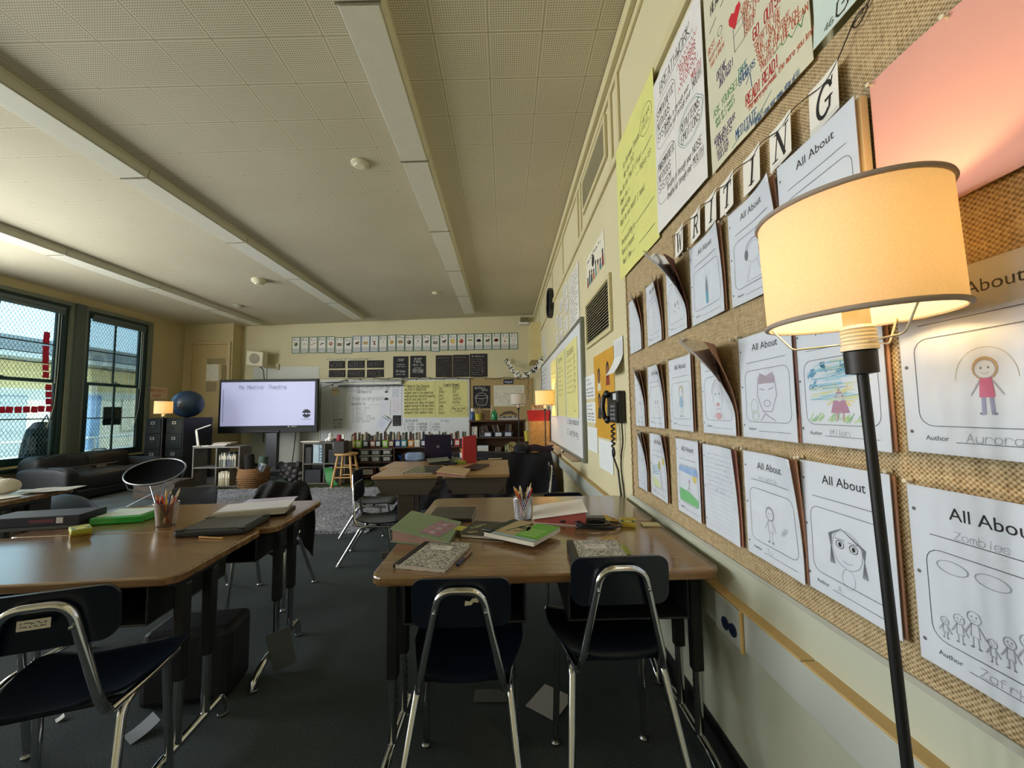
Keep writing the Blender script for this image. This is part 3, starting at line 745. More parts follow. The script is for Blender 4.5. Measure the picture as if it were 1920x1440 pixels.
        s.layer(); s.ell(cxx, y0 + h * .40, .007, .009, flat('dcc3c0'))
    elif kind == 'scribble sky': pass
    elif kind == 'palm': s.line([(x0 + w * .75, y0 + .004), (x0 + w * .55, y0 + h * .7)], .003, BROWNC); s.ell(x0 + w * .55, y0 + h * .72, .016, .02, flat('cdbf6a')); s.ell(x0 + w * .85, y0 + h * .88, .018, .016, YELC); [s.line([(x0 + .006, y0 + h * (.4 + .06 * k)), (x0 + w * .5, y0 + h * (.45 + .07 * k))], .003, TEALC) for k in range(5)]; s.poly([(x0 + .004, y0 + .004), (x0 + w * .68, y0 + .004), (x0 + w * .4, y0 + h * .25), (x0 + .004, y0 + h * .3)], flat('dfe6b4'))
    elif kind == 'hill': s.poly([(x0 + .003, y0 + .004), (x1 - .003, y0 + .004), (x1 - .003, y0 + h * .2), (cxx, y0 + h * .33), (x0 + .003, y0 + h * .36)], flat('86c98e')); s.poly([(x0 + .003, y0 + h * .82), (x1 - .003, y0 + h * .78), (x1 - .003, y1 - .004), (x0 + .003, y1 - .004)], flat('a9c3e6')); s.layer(); s.ell(x1 - .03, y0 + h * .78, .018, .026, YELC); s.line([(cxx, y0 + h * .4), (cxx + .006, y0 + h * .58)], .004, LILAC); s.line([(cxx - .014, y0 + h * .36), (cxx, y0 + h * .42), (cxx + .02, y0 + h * .38)], .003, LILAC); s.ell(cxx + .007, y0 + h * .6, .007, .007, LILAC)
    elif kind == 'sketch': figure(s, cxx - .01, y0 + .01, h * .62, None, None, flat('a3a3ab')); [s.line([(cxx + .03 + .004 * k, y0 + h * .3), (cxx + .05 + .004 * k, y0 + h * .45)], .0008, PENCIL) for k in range(4)]
    elif kind == 'big eyes': s.ring(cxx, y0 + h * .5, w * .2, h * .27, .0014, PENCIL); [s.line([(cxx - w * .06, y0 + h * .78), (cxx - w * .2 - .002 * k, y0 + h * .66), (cxx - w * .24 + .003 * k, y0 + h * .24)], .0014, GREYL) for k in range(5)]; [s.line([(cxx - w * .06, y0 + h * .78), (cxx + w * .2 + .002 * k, y0 + h * .6), (cxx + w * .25 - .003 * k, y0 + h * .22)], .0014, GREYL) for k in range(5)]; [(s.ring(cxx + q * w * .09, y0 + h * .55, .010, .008, .0018, GREYL), s.ell(cxx + q * w * .09, y0 + h * .55, .004, .005, INK), s.line([(cxx + q * w * .09 - .012, y0 + h * .62), (cxx + q * w * .09 + .012, y0 + h * .63)], .0014, GREYL)) for q in (-1, 1)]; s.line([(cxx - .012, y0 + h * .33), (cxx, y0 + h * .31), (cxx + .012, y0 + h * .335)], .0014, PENCIL); s.ring(cxx, y0 + h * .1, .016, .02, .001, PENCIL)
    elif kind == 'crowd': [figure(s, x0 + .02 + .021 * k, y0 + .006 + .004 * (k % 3), h * (.24 + .07 * ((k * 7) % 3))) for k in range(6)]; [s.ring(x0 + w * q, y0 + h * .85, .022, .010, .0012, PENCIL) for q in (.2, .48, .8)]; s.line([(x1 - .04, y0 + .01), (x1 - .02, y0 + .03)], .006, flat('8e5a4a')); s.line([(x1 - .065, y0 + .024), (x1 - .052, y0 + .034)], .006, flat('6e4a44'))
    elif kind == 'faint': s.ring(cxx, y0 + h * .5, w * .16, h * .2, .001, LILAC); s.line([(cxx - w * .1, y0 + .006), (cxx, y0 + h * .3), (cxx + w * .1, y0 + .006)], .001, LILAC); s.ell(cxx - w * .06, y0 + h * .55, .004, .004, PENCIL)
    elif kind == 'eyes': [s.ell(cxx + q * w * .1, y0 + h * .5, .004, .010, GREYL) for q in (-1, 1)]; [s.ell(cxx + q * w * .16, y0 + h * .33, .005, .003, flat('cba0a8')) for q in (-1, 1)]; s.line([(cxx - w * .1, y0 + h * .22), (cxx + w * .1, y0 + h * .22)], .001, PENCIL)
def page(y_left, zmid, kind, label, w=.227, h=.294, title='All About', curl=0.0, tr=0.0, author='', name='', stack=.004, tilt=0.0, back='a9806a'):
    """a printed writing page in a clear sleeve, pinned to the board"""
    z0 = zmid - h / 2; base = PAPER
    def bend(x, y):
        u, v = x / w, y / h
        return .010 * u * u + curl * max(0, u - .35) ** 2 * max(0, v - .2) ** 1.5 * 2.4 + tr * max(0, u + v - 1.25) ** 2
    s = Sheet(w, h, base, .0012, bend, 10, 12, z=stack, dz=.00022)
    if kind == 'lined':
        for k in range(17): s.line([(.012, h * (.9 - .052 * k)), (w * .5, h * (.9 - .052 * k)), (w - .008, h * (.9 - .052 * k))], .0007, flat('b8bccb'))
        s.layer().scrib(.02, h * .45, w * .8, h * .47, 9, PENCIL, .0009); s.ell(w * .4, h * .5, .003, .003, GREYL, 8)
    elif kind == 'cover':
        s.hand(w * .3, h * .8, .02, name, PENCIL, .0014); s.hand(w * .5, h * .66, .02, 'LF', PENCIL, .0014); s.scrib(w * .2, h * .3, w * .5, h * .2, 3, flat('c6c6cf'), .0008)
    else:
        s.type(w * .52, h * .845, .0205, title, INK, center=True)
        s.line([(w * .14, h * .735), (w * .5, h * .735), (w * .88, h * .735)], .0011, INK)
        if name: s.hand(w * .3, h * .745, .012, name, PENCIL, .001)
        X0, Y0, X1, Y1 = w * .10, h * .155, w * .93, h * .655
        s.rr(X0, Y0, X1, Y1, .022, .0011, flat('55565c'))
        s.layer(); draw(s, kind, X0, Y0, X1, Y1); s.k = 0
        s.type(w * .13, h * .075, .0085, 'Author', flat('4c4d52')); s.line([(w * .32, h * .07), (w * .6, h * .07), (w * .9, h * .07)], .0009, INK)
        if author: s.hand(w * .38, h * .078, .013, author, PENCIL, .0012)
    for q in (.12, .5, .86): s.ell(.009, h * q, .0032, .0032, flat('6d6a66'), 8)
    o = s.build('writing_page', rframe(y_left, z0, BX - .0015, tilt))
    tag(o, label, 'writing page', 'writing pages pinned to the burlap board')
    # earlier pages behind the cover and the sleeve over it
    b = MB(); b.grid(lambda u, v: (u * w * .985 + .006, v * h * .985 + .002, stack * .8 + bend(u * w, v * h) * .55), 8, 8, mat(back, .8, var=.05), thick=(0, 0, -stack * .7)); b.build('back_pages', o)
    b = MB(); b.grid(lambda u, v: (u * (w + .012) - .006, v * (h + .018) - .008, stack + .0032 + 1.0 * bend(min(w, u * w), v * h) + .002 * math.sin(9 * u + 4 * v) ** 2), 10, 12, CLEARPL); b.build('clear_sleeve', o, smooth=60)
    pin(o, .004, h + .006, .002); pin(o, w - .01, h + .004, .002)
    return o
R1, R2, R3 = 1.66, 1.263, .928
def yl(px, py): return wy(px, py, BX - .006)
page(yl(1181, 620), R1, 'cover', 'handwritten cover page at the far end of the top row, with a folded corner', w=.20, name='SOAR', tr=.10)
page(yl(1213, 590), R1, 'faint', 'All About page with a faint figure, second from the far end of the top row', w=.19, curl=.05)
page(yl(1251, 568), R1, 'eyes', 'All About page with its top curling over, under the W card', w=.19, curl=.13, tr=.12, back='6a3f34')
page(yl(1296, 545), R1, 'pencil', 'All About page with a teal pencil-shaped tower drawing', curl=.02)
page(yl(1370, 505), R1, 'headphones', 'All About page with a child wearing headphones, partly behind the lampshade', curl=.03)
page(yl(1474, 400), R1, 'sketch', 'All About page poking out above the lampshade with a thick fan of sheets behind', stack=.02, back='d8c49a')
page(yl(1191, 745), R2, 'eyes', 'narrow All About page at the far end of the middle row, corner folded', w=.16, tr=.10)
page(yl(1216, 735), R2, 'eyes', 'All About page with two dot eyes, second in the middle row', w=.20, tr=.05)
page(yl(1256, 735), R2, 'child blue', 'All About page with a child in a blue top, middle row', w=.215)
page(yl(1316, 728), R2, 'face', 'All About page with a pale face, its sheets curling forward at the top', w=.21, curl=.14, tr=.12)
page(yl(1389, 720), R2, 'tall face', 'All About page with a long purple pencil face, middle row under the lampshade', back='a77f76')
page(yl(1496, 720), R2, 'dress', 'colourful All About page with a pink figure under a blue sky, behind the lamp pole', author='Milen')
page(yl(1692, 700), R2 + .005, 'girl pink', 'warmly lit All About page with a girl in a pink shirt right of the lamp', author='Aurora BY Ka', w=.235)
page(yl(1197, 880), R3 + .01, 'lined', 'lined handwritten sheet at the far end of the bottom row', w=.15, tr=.08)
page(yl(1221, 890), R3 + .01, 'palm', 'All About page with a palm tree and blue water, bottom row', w=.21, tr=.04)
page(yl(1270, 895), R3 + .005, 'hill', 'All About page with a bright green hill and a sun, bottom row', w=.205)
page(yl(1322, 930), R3, 'lined', 'yellowed lined handwritten page between two All About pages, bottom row', w=.215, curl=.02, back='c08a80')
page(yl(1399, 945), R3, 'sketch', 'All About page with a small pencil girl and a title in pencil, bottom row', name='my uncle', author='Tu', curl=.03)
page(yl(1508, 980), R3, 'big eyes', 'All About page with a long-haired girl with big eyes, crossed by the lamp pole', author='A')
page(yl(1712, 1040), R3 - .012, 'crowd', 'All About page with a pencil crowd nearest the camera in the bottom row', author='Zafrka', name='Zombies')
# strip of folded clear film between the rows
# ---- W R I T I N G cards on their string
def bold(s, L, x, y, h, m):
    t = h * .13; th = h * .055; sh = .14
    def P(a, b): return (x + a * h + sh * b * h, y + b * h)
    def st(pts, w): s.line([P(*p) for p in pts], w, m)
    def sf(a, b, l=.13): s.line([P(a - l, b), P(a + l, b)], th, m)
    if L == 'W': st([(-.38, 1), (-.2, 0)], t); st([(-.2, 0), (0, .8)], th); st([(.0, .8), (.2, 0)], t); st([(.2, 0), (.4, 1)], th); sf(-.38, 1); sf(.4, 1); sf(0, .85, .08)
    elif L == 'R': st([(-.22, 0), (-.22, 1)], t); st([(-.22, 1), (.14, .98), (.24, .76), (.12, .55), (-.22, .5)], t * .8); st([(0, .5), (.26, .02)], t); sf(-.22, 0); sf(-.26, 1, .09); sf(.29, 0, .08)
    elif L == 'I': st([(0, 0), (0, 1)], t * 1.15); sf(0, 0, .18); sf(0, 1, .18)
    elif L == 'T': st([(0, 0), (0, 1)], t * 1.1); st([(-.34, .97), (.34, .97)], t * .7); sf(0, 0, .17); st([(-.34, .97), (-.36, .78)], th); st([(.34, .97), (.32, .78)], th)
    elif L == 'N': st([(-.28, 0), (-.28, 1)], th); st([(-.28, 1), (.26, 0)], t * 1.15); st([(.26, 0), (.26, 1)], th); sf(-.28, 0); sf(-.33, 1, .09); sf(.26, 1)
    elif L == 'G':
        st([(.3 * math.cos(a) * 1.0, .5 + .5 * math.sin(a)) for a in [.6 + k * .28 for k in range(18)]], t * .9); st([(.25, .15), (.25, .45), (.06, .45)], t * .7); st([(.26, .78), (.29, 1.0)], th); sf(.2, .45, .14)
cards = []
for L, tl, br, lab in (('W', (1266, 451), (1291, 474), 'first card of the string, far end'), ('R', (1297, 430), (1323, 462), 'second card of the string'), ('I', (1328, 404), (1350, 440), 'third card, the first of the two I cards'), ('T', (1355, 374), (1384, 415), 'fourth card of the string'), ('I', (1403, 325), (1430, 365), 'fifth card, the I next to N'), ('N', (1447, 272), (1496, 300), 'sixth card of the string'), ('G', (1516, 180), (1590, 180), 'last and largest-looking card, by the string knot')):
    y0 = yl(tl[0], tl[1]); y1 = yl(br[0], br[1]); w = .088; yc = (y0 + y1) / 2; h = .108; zt = 1.955
    s = Sheet(w, h, mat('e6e3d9', .8, var=.02), .0008, lambda x, y: .004 + .010 * (x / .088) ** 2 + .004 * (1 - y / .108), 6, 4)
    bold(s, L, w * .46, h * .17, h * .64, INK)
    o = s.build('letter_card', rframe(yc + w / 2, 1.818, BX - .004)); cards.append((yc, w))
    tag(o, 'white card with a black slanted %s, %s' % (L, lab), 'letter card', 'letter cards on the string')
pts = [(BX - .008, yl(1262, 465), 1.925)]
for yc, w in cards: pts += [(BX - .014, yc + w / 2, 1.918), (BX - .010, yc, 1.907), (BX - .020, yc - w / 2, 1.918)]
pts += [(BX - .008, yl(1612, 60), 1.985), (BX - .01, yl(1640, 40), 1.975), (BX - .008, yl(1612, 75), 1.955), (BX - .008, yl(1600, 85), 1.97), (BX - .006, yl(1650, 20), 1.99)]
_b = MB(); _b.tube(fillet(pts, .02, 3), .0013, flat('2a2018'), n=5)
_b.tube([(BX - .006, yl(1262, 463), 1.93), (BX - .006, yl(1264, 470), 1.86), (BX - .006, yl(1258, 500), 1.78)], .001, flat('2a2018'), n=4)
tag(_b.build('string'), 'thin dark string carrying the letter cards, knotted in a loop at its near end', 'string')
# ---- pink folder pinned top right
pw, ph = .222, .30; py0 = yl(1641, 260)
s = Sheet(pw, ph, mat('d09a8d', .75, var=.02), .0016, lambda x, y: .003 + .030 * max(0, (x / .222) - .55) * max(0, 1 - y / .30) ** 2 + .004 * math.sin(x * 18), 14, 14, z=.002)
o = s.build('pink_folder', rframe(py0, 1.822 - ph, BX - .002, 0)); tag(o, 'blank pink folder pinned above and behind the lampshade', 'folder'); pin(o, .006, ph - .006, .006); pin(o, pw * .6, ph - .006, .008)
s = Sheet(pw + .02, ph + .01, None, 0, None); b = MB(); b.grid(lambda u, v: (u * .25 - .02, v * .31, .001), 2, 2, CLEARPL); b.build('clear_sleeve', o)

# ---- posters above the board
PXP = WX - .026
def poster(px_l, px_r, z0, z1, base, label, name='chart_poster', cat='poster', bend=None, x=None):
    x = x or PXP
    y0 = cx(px_l[0], px_l[1], x).y; y1 = cx(px_r[0], px_r[1], x).y
    s = Sheet(y0 - y1, z1 - z0, base, .0012, bend, 10, 8)
    s.M = rframe(y0, z0, x); s.ws = .62; s.nm = name; s.lab = label; s.cat = cat
    s.at = lambda px, py: ((y0 - cx(px, py, x).y), cx(px, py, x).z - z0)
    return s
def fin(s): return tag(s.build(s.nm, s.M), s.lab, s.cat)
PEN = flat('2c2926'); REDP = flat('b0322c'); RUST = flat('b4522f'); PURP = flat('5a4768'); GRN = flat('4f8a4e'); TEAL = flat('2f7c78'); BLU = flat('3d5f86')
s = poster((1338, 333), (1529, 125), 1.988, 2.72, mat('cfcdb4', .8, var=.03), 'big cream chart full of coloured self-care notes above the letter cards', bend=lambda x, y: .002 + .003 * math.sin(x * 14) ** 2)
w, h = s.w, s.h
A = s.at
def hand(px, py, hh, t, m, **k):
    x, y = A(px, py); k.setdefault('fit', strokes(t, hh)[1] * (.36 if hh > .033 else .48)); s.hand(x, y, hh * .78, t, m, **k)
hand(1335, 30, .045, 'HEAL YO', PEN, w=.006); s.line([A(1333, 62), A(1362, -6)], .006, PEN)
hand(1330, 105, .026, 'REST', RUST, w=.004); s.ring(*A(1353, 58), .013, .013, .003, PEN); hand(1332, 118, .018, 'SLEEP EARLY', RUST, w=.003); hand(1334, 130, .018, 'TAKE A BREAK', RUST, w=.003)
x, y = A(1380, 35); s.poly([(x, y - .035), (x + .03, y + .01), (x + .026, y + .028), (x + .01, y + .03), (x, y + .018), (x - .012, y + .03), (x - .026, y + .022), (x - .026, y + .004)], flat('c3212c'))
for k, t in enumerate(('LOVE', 'YOUR SELF', 'HUG A PET', 'CALL A', 'FRIEND', 'SMILE')): hand(1392 + 1.5 * k, 24 + 9 * k, .020, t, RUST, w=.003)
for k, t in enumerate(('WORK', 'FOR')): hand(1412 + 8 * k, 0 + 12 * k, .024, t, RUST, w=.0035)
x, y = A(1381, 98); s.line([(x, y), (x + .045, y), (x + .05, y + .075), (x - .002, y + .075)], .003, PEN, True); s.line([(x, y + .05), (x + .046, y + .05)], .003, BLU)
hand(1347, 152, .034, 'DRINK', PURP, w=.005); hand(1353, 158, .030, 'WATER!', PURP, w=.005); hand(1352, 166, .016, 'every hour', PURP, w=.003)
for k, t in enumerate(('TAKE', 'COLD', 'SHOWERS')): hand(1387 + k, 144 + 9 * k, .024, t, BLU if k else TEAL, w=.004)
s.line([A(1402, 158), A(1409, 137), A(1412, 162)], .005, BLU)
hand(1415, 78, .042, 'GO', REDP, w=.006); hand(1437, 46, .042, 'OUTSIDE!', REDP, w=.006); s.line([A(1415, 85), A(1462, 14)], .004, REDP)
for k, t in enumerate(('SWIM IN THE', 'SUN & RAIN', 'GO FOR A HIKE', 'GO TO THE BEACH', 'PROTECT THE OCEAN')): hand(1418 + 3 * k, 96 + 9.5 * k, .023, t, RUST, w=.0035)
x0 = [A(1457, 101), A(1468, 82), A(1473, 84), A(1483, 66), A(1489, 70), A(1500, 44), A(1506, 50), A(1512, 20)]; s.line(x0, .004, GRN)
hand(1341, 222, .03, 'ASK YOURSELF', GRN, w=.004); hand(1344, 232, .017, 'What do I need?', GRN, w=.003); hand(1346, 240, .017, 'What do I want?', GRN, w=.003)
hand(1342, 272, .024, 'WORK ON YOUR', PURP, w=.004); hand(1346, 279, .030, 'HOBBIES', PURP, w=.005)
for k, t in enumerate(('paint draw', 'dance sing', 'cook play')): hand(1347 + k, 288 + 7 * k, .016, t, PURP, w=.003)
hand(1402, 200, .040, 'READ! READ!', REDP, w=.006); s.line([A(1404, 203), A(1458, 142)], .004, REDP); hand(1406, 209, .020, 'The more you read, the more you know', RUST, w=.003, fit=.24)
hand(1384, 262, .036, 'MEDITATE', BLU, w=.005); s.line([A(1420, 225), A(1450, 170)], .003, TEAL); hand(1402, 247, .018, 'be mindful', BLU, w=.003); hand(1418, 236, .019, '10 min. close your eyes, stay still', BLU, w=.003, fit=.165)
s.line([A(1377, 277), A(1389, 258), A(1391, 253)], .004, TEAL)
fin(s)
s = poster((1238, 447), (1332, 335), 1.992, 2.70, mat('dedcd8', .8, var=.02), 'white breathwork chart with circled and underlined marker notes', bend=lambda x, y: .002 + .006 * (1 - y / .68) ** 2); w, h = s.w, s.h
A = s.at
s.hand(w * .16, h * .87, .045, 'BREATHWORK', PEN, w=.006, fit=w * .66); s.line([(w * .15, h * .85), (w * .86, h * .86)], .004, PEN)
s.rr(w * .04, h * .52, w * .50, h * .82, .05, .003, PEN)
for k, t in enumerate(('SYMPATHETIC', 'NERVOUS', 'SYSTEM')): s.hand(w * .07, h * (.73 - .075 * k), .036, t, PEN, w=.005, fit=w * (.40 if k == 0 else .3))
s.line([(w * (.55 + .022 * k), h * (.80 + (.03 if k % 2 else 0))) for k in range(18)], .003, REDP); s.line([(w * (.55 + .022 * k), h * (.66 + (.03 if k % 2 else 0))) for k in range(18)], .003, REDP)
for k, t in enumerate(('Releases', 'STRESS')): s.hand(w * .6, h * (.75 - .06 * k), .036, t, REDP, w=.005, fit=w * .3)
s.hand(w * .24, h * .59, .022, 'Breathe in through your', PEN, w=.003, fit=w * .52); s.hand(w * .8, h * .60, .028, 'MOUTH', REDP, w=.004, fit=w * .17); s.line([(w * .8, h * .59), (w * .97, h * .595)], .003, PEN)
s.hand(w * .24, h * .545, .022, 'Breathe out through your', PEN, w=.003, fit=w * .55); s.hand(w * .82, h * .55, .026, 'MOUTH', PEN, w=.004, fit=w * .15)
s.rr(w * .03, h * .16, w * .46, h * .46, .05, .003, PEN)
for k, t in enumerate(('PARASYMPATHETIC', 'NERVOUS', 'SYSTEM')): s.hand(w * .06, h * (.385 - .07 * k), .034, t, PEN, w=.0045, fit=w * (.38 if k == 0 else .29))
for q in (0, .02): s.line([(w * (.75 + (.21 + q) * math.cos(a) + .01 * math.sin(7 * a)), h * (.40 + (.095 + q * .6) * math.sin(a))) for a in [k * .21 for k in range(31)]], .003, TEAL)
for k, t in enumerate(('REPATTERNS', 'EMOTIONS')): s.hand(w * .75, h * (.41 - .065 * k), .034, t, PEN, w=.0045, fit=w * .34, center=True)
s.hand(w * .26, h * .20, .026, 'Breathe in through your', PEN, w=.0035, fit=w * .5); s.hand(w * .78, h * .205, .03, 'NOSE', PEN, w=.0045, fit=w * .16); s.hand(w * .26, h * .14, .026, 'Breathe out through your', PEN, w=.0035, fit=w * .5); s.hand(w * .78, h * .145, .028, 'MOUTH', PEN, w=.004, fit=w * .18); s.line([(w * .79, h * .13), (w * .96, h * .135)], .003, PEN)
fin(s)
s = poster((1164, 535), (1238, 443), 1.978, 2.80, mat('d8d884', .8, var=.03), 'large yellow chart of feeling and needing sentence starters by the wall vent', bend=lambda x, y: .001 + .004 * math.sin(x * 6) ** 2); w, h = s.w, s.h
s.ring(w * .82, h * .79, w * .13, h * .085, .004, PEN); s.hand(w * .73, h * .80, .022, 'HEAR', PEN, w=.004, fit=w * .18); s.hand(w * .73, h * .755, .022, 'FEEL', PEN, w=.004, fit=w * .18)
for k, (t, x0, f) in enumerate((('For Between Issues', .22, .46), ('We use XYZ', .24, .30), ('How do you feel? I feel', .08, .62), ('When you', .10, .24), ('observation', .12, .28), ('What do you need? I need', .08, .66), ('', 0, 0), ('Are you willing to', .10, .40), ('Make a request', .10, .38), ('Next time', .12, .26))):
    if t: s.hand(w * x0, h * (.76 - .074 * k), .034, t, PEN, w=.0045, fit=w * f)
for (a, c, q) in ((.72, .93, .62), (.36, .62, .545), (.12, .36, .33), (.52, .92, .255), (.40, .92, .10)): s.line([(w * a, h * q), (w * c, h * (q + .01))], .005, PEN)
s.hand(w * .66, h * .54, .034, 'Make an', PEN, w=.0045, fit=w * .25)
fin(s)
s = poster((1535, 108), (1700, -60), 2.0, 2.62, mat('c9d9d2', .8, var=.03), 'pale blue chart with the word GO at the top edge of the picture', bend=lambda x, y: .002 + .008 * (1 - min(1, y / .12)) ** 2); w, h = s.w, s.h
A = s.at
x, y = A(1576, 36); s.hand(x, y, .040, 'Go', PEN, w=.006); x, y = A(1570, 0); s.hand(x, y + .01, .040, 'Pal', PEN, w=.006)
s.layer(); x, y = A(1554, 62); s.hand(x, y, .014, '46', flat('6d7d6a'), w=.004)
fin(s)
# ---- return-air vents
def vent(name, y0, y1, z0, z1, n, label):
    r = thing(name, label, 'vent', (WX, (y0 + y1) / 2, z0)); hy = (y1 - y0) / 2; hz = z1 - z0
    b = MB(); t = .034
    for (a, c, d, e) in ((-hy, -hy + t, 0, hz), (hy - t, hy, 0, hz), (-hy + t, hy - t, 0, t), (-hy + t, hy - t, hz - t, hz)): b.box(-.022, -.001, a, c, d, e, RAILC)
    b.build('frame', r, bevel=.004)
    b = MB(); b.box(-.004, -.001, -hy + t, hy - t, t, hz - t, flat('090908')); b.build('dark_opening', r)
    b = MB()
    for k in range(n):
        z = t + (hz - 2 * t) * (k + .5) / n
        b.prism([(-.021, z - .004), (-.019, z - .006), (-.006, z + .003), (-.008, z + .005)], -hy + t, hy - t, mat('c2b894', .5), X=Matrix(((1, 0, 0, 0), (0, 0, 1, 0), (0, 1, 0, 0), (0, 0, 0, 1))))
    b.build('louver_slats', r); return r
vent('wall_vent', 2.54, 3.33, 1.735, 2.14, 15, 'cream wall vent with dark louvers above the telephone')
vent('wall_vent', 2.53, 3.33, 2.955, 3.27, 14, 'cream wall vent with dark louvers up near the ceiling')
# ---- clock
ck = thing('wall_clock', 'round black-rimmed wall clock high on the right wall', 'clock', (WX, 5.70, 2.83)); X = Matrix.Rotation(-PI / 2, 4, 'Y')
_b = MB(); _b.lathe([(.20, .0), (.225, .01), (.225, .06), (.205, .07), (.195, .06), (.195, .05)], BLACKP, 40, X=X); _b.build('rim', ck, smooth=40)
_b = MB(); _b.lathe([(.194, .045), (.194, .05)], mat('e4e4de', .5), 40, X=X); _f = _b.build('face', ck)
_b = MB()
for k in range(12):
    a = k * PI / 6; _b.box(.0505, .052, -.006, .006, .155, .18, INK, X=Matrix.Rotation(PI, 4, 'Z') @ Matrix.Rotation(a, 4, 'X'))
_b.build('hour_marks', ck)
for nm, L, a in (('hour_hand', .09, 2.2), ('minute_hand', .14, .6)):
    _b = MB(); _b.box(.053, .055, -.006, .006, -.02, L, INK, X=Matrix.Rotation(PI, 4, 'Z') @ Matrix.Rotation(a, 4, 'X')); _b.build(nm, ck)
# ---- people poster and handwritten scraps
s = poster((1100, 520), (1133, 460), 2.26, 2.52, mat('ddd8c4', .8), 'small poster of a row of drawn people above the lower wall vent', x=WX - .002); w, h = s.w, s.h
s.scrib(w * .05, h * .74, w * .8, h * .2, 1, PEN, .012, 0); s.ell(w * .42, h * .62, .045, .05, INK); s.layer()
for k in range(8):
    c = ['8a3b2a', '2f5a5a', '1f2a3c', 'b4622e', '6d8b86', 'c8b08a', '3f6f75', '7c2f33'][k]; x = w * (.08 + .12 * k); hh = h * (.30 + .08 * ((k * 5) % 3))
    s.poly([(x - .030, .004), (x + .030, .004), (x + .024, hh * .75), (x - .024, hh * .75)], flat(c)); s.ell(x, hh * .88, .017, .024, flat(['7a4a33', '3b2620', 'c89a78', '5a3626'][k % 4])); s.layer(); s.ell(x, hh * .98, .020, .016, INK); s.k = 1
fin(s)
def scrap(y0, y1, z0, z1, rows, label, oval=False, grp='handwritten sheets by the clock', x=WX - .0015):
    s = Sheet(y0 - y1, z1 - z0, mat('dcdad0', .85, var=.02), .001, lambda a, b: .004 * math.sin(a * 9) ** 2, 4, 4); s.scrib(.03, .02, (y0 - y1) - .05, z1 - z0 - .04, rows, flat('4d4a45'), .006)
    return tag(s.build('note_sheet', rframe(y0, z0, x)), label, 'note sheet', grp)
scrap(4.22, 3.64, 2.10, 2.66, 13, 'large sheet packed with handwriting right of the wall clock')
for k, (a, c, z0, z1) in enumerate(((4.62, 4.30, 2.52, 2.70), (4.55, 4.28, 2.34, 2.50), (4.95, 4.66, 2.46, 2.62), (5.0, 4.70, 2.26, 2.42), (4.62, 4.32, 2.12, 2.30), (5.3, 5.04, 2.34, 2.5), (5.34, 5.08, 2.12, 2.28), (4.98, 4.72, 2.07, 2.22))):
    scrap(a, c, z0, z1, 4, 'small handwritten slip in the cluster between the clock and the packed sheet')
for k, (a, c, z0, z1) in enumerate(((7.2, 6.8, 2.35, 2.6), (7.0, 6.6, 2.12, 2.32))): scrap(a, c, z0, z1, 5, 'small handwritten slip above the far end of the right whiteboard', grp='slips over the right whiteboard')
# ---- whiteboard of the right wall
WBY0, WBY1, WBZ0, WBZ1 = 3.50, 7.25, .76, 2.03
wb = thing('whiteboard', 'whiteboard in a grey frame on the right wall covered with yellow charts', 'whiteboard')
WBM = mat('e2e5e7', .32, var=.03, scale=2)
s = Sheet(WBY1 - WBY0, WBZ1 - WBZ0, WBM, .012); w, h = s.w, s.h
s.hand(w - .92, .30, .055, '1. Soap measure', flat('54575c'), w=.008); s.hand(w - .90, .18, .055, '2. Long Moving', flat('54575c'), w=.008)
s.scrib(.1, .75, .7, .45, 6, flat('595c62'), .008)
s.build('board', rframe(WBY1, WBZ0, WX - .012), wb)
_b = MB()
for (a, c, d, e) in ((WBY0 - .05, WBY0, WBZ0 - .03, WBZ1 + .03), (WBY1, WBY1 + .05, WBZ0 - .03, WBZ1 + .03), (WBY0, WBY1, WBZ1, WBZ1 + .03), (WBY0, WBY1, WBZ0 - .03, WBZ0)): _b.box(WX - .035, WX - .001, a, c, d, e, mat('7d8076', .45, .3))
_b.build('frame', wb, bevel=.003)
_b = MB(); _b.box(WX - .12, WX - .036, WBY0 + .1, 5.85, WBZ0 - .035, WBZ0 - .022, mat('a58a66', .5)); _b.build('tray', wb, bevel=.003); anchor(wb, (WX - .002, 5.375, WBZ0))
_b = MB(); _b.tube([(0, 0, 0), (0, .10, 0)], .009, WHITE, n=10); _b.tube([(0, -.03, 0), (0, 0, 0)], .010, INK, n=10); o = _b.build('marker'); o.location = (WX - .09, 4.33, WBZ0 - .0115); tag(o, 'white marker with a black cap on the right whiteboard tray', 'marker')
YEL = mat('dcd690', .8, var=.03)
for (l, r, zt, zb, lab, rows) in (((1061, 700), (1083, 700), 1.93, 1.13, 'yellow chart on the right whiteboard, nearest its near edge', 0), ((1046, 720), (1060, 720), 1.93, 1.14, 'yellow chart in the middle of the three on the right whiteboard', 1), ((1034, 730), (1045, 730), 1.93, 1.13, 'curling yellow chart at the far end, lit by the corner lamp', 2)):
    s = poster(l, r, zb, zt, YEL, lab, x=WX - .027, bend=(lambda x, y: .002 + .05 * max(0, .4 - y) ** 2 * x) if rows == 2 else None); w, h = s.w, s.h
    s.hand(w * .12, h * .86, .06, 'Discussion' if rows == 0 else ('Norms' if rows == 1 else ''), PEN, w=.01, fit=w * .6) if rows < 2 else None
    s.scrib(w * .1, h * .3, w * .75, h * .5, 7, flat('6e6a3a'), .009, .4)
    if rows == 0:
        s.line([(w * .12, h * .84), (w * .74, h * .85)], .008, PEN); [s.hand(w * .72, h * (.76 - .08 * k), .035, 'VIP', PEN, w=.008) for k in range(6)]; s.line([(w * .62, h * .2), (w * .7, h * .08), (w * .84, h * .09)], .008, PEN)
    fin(s)
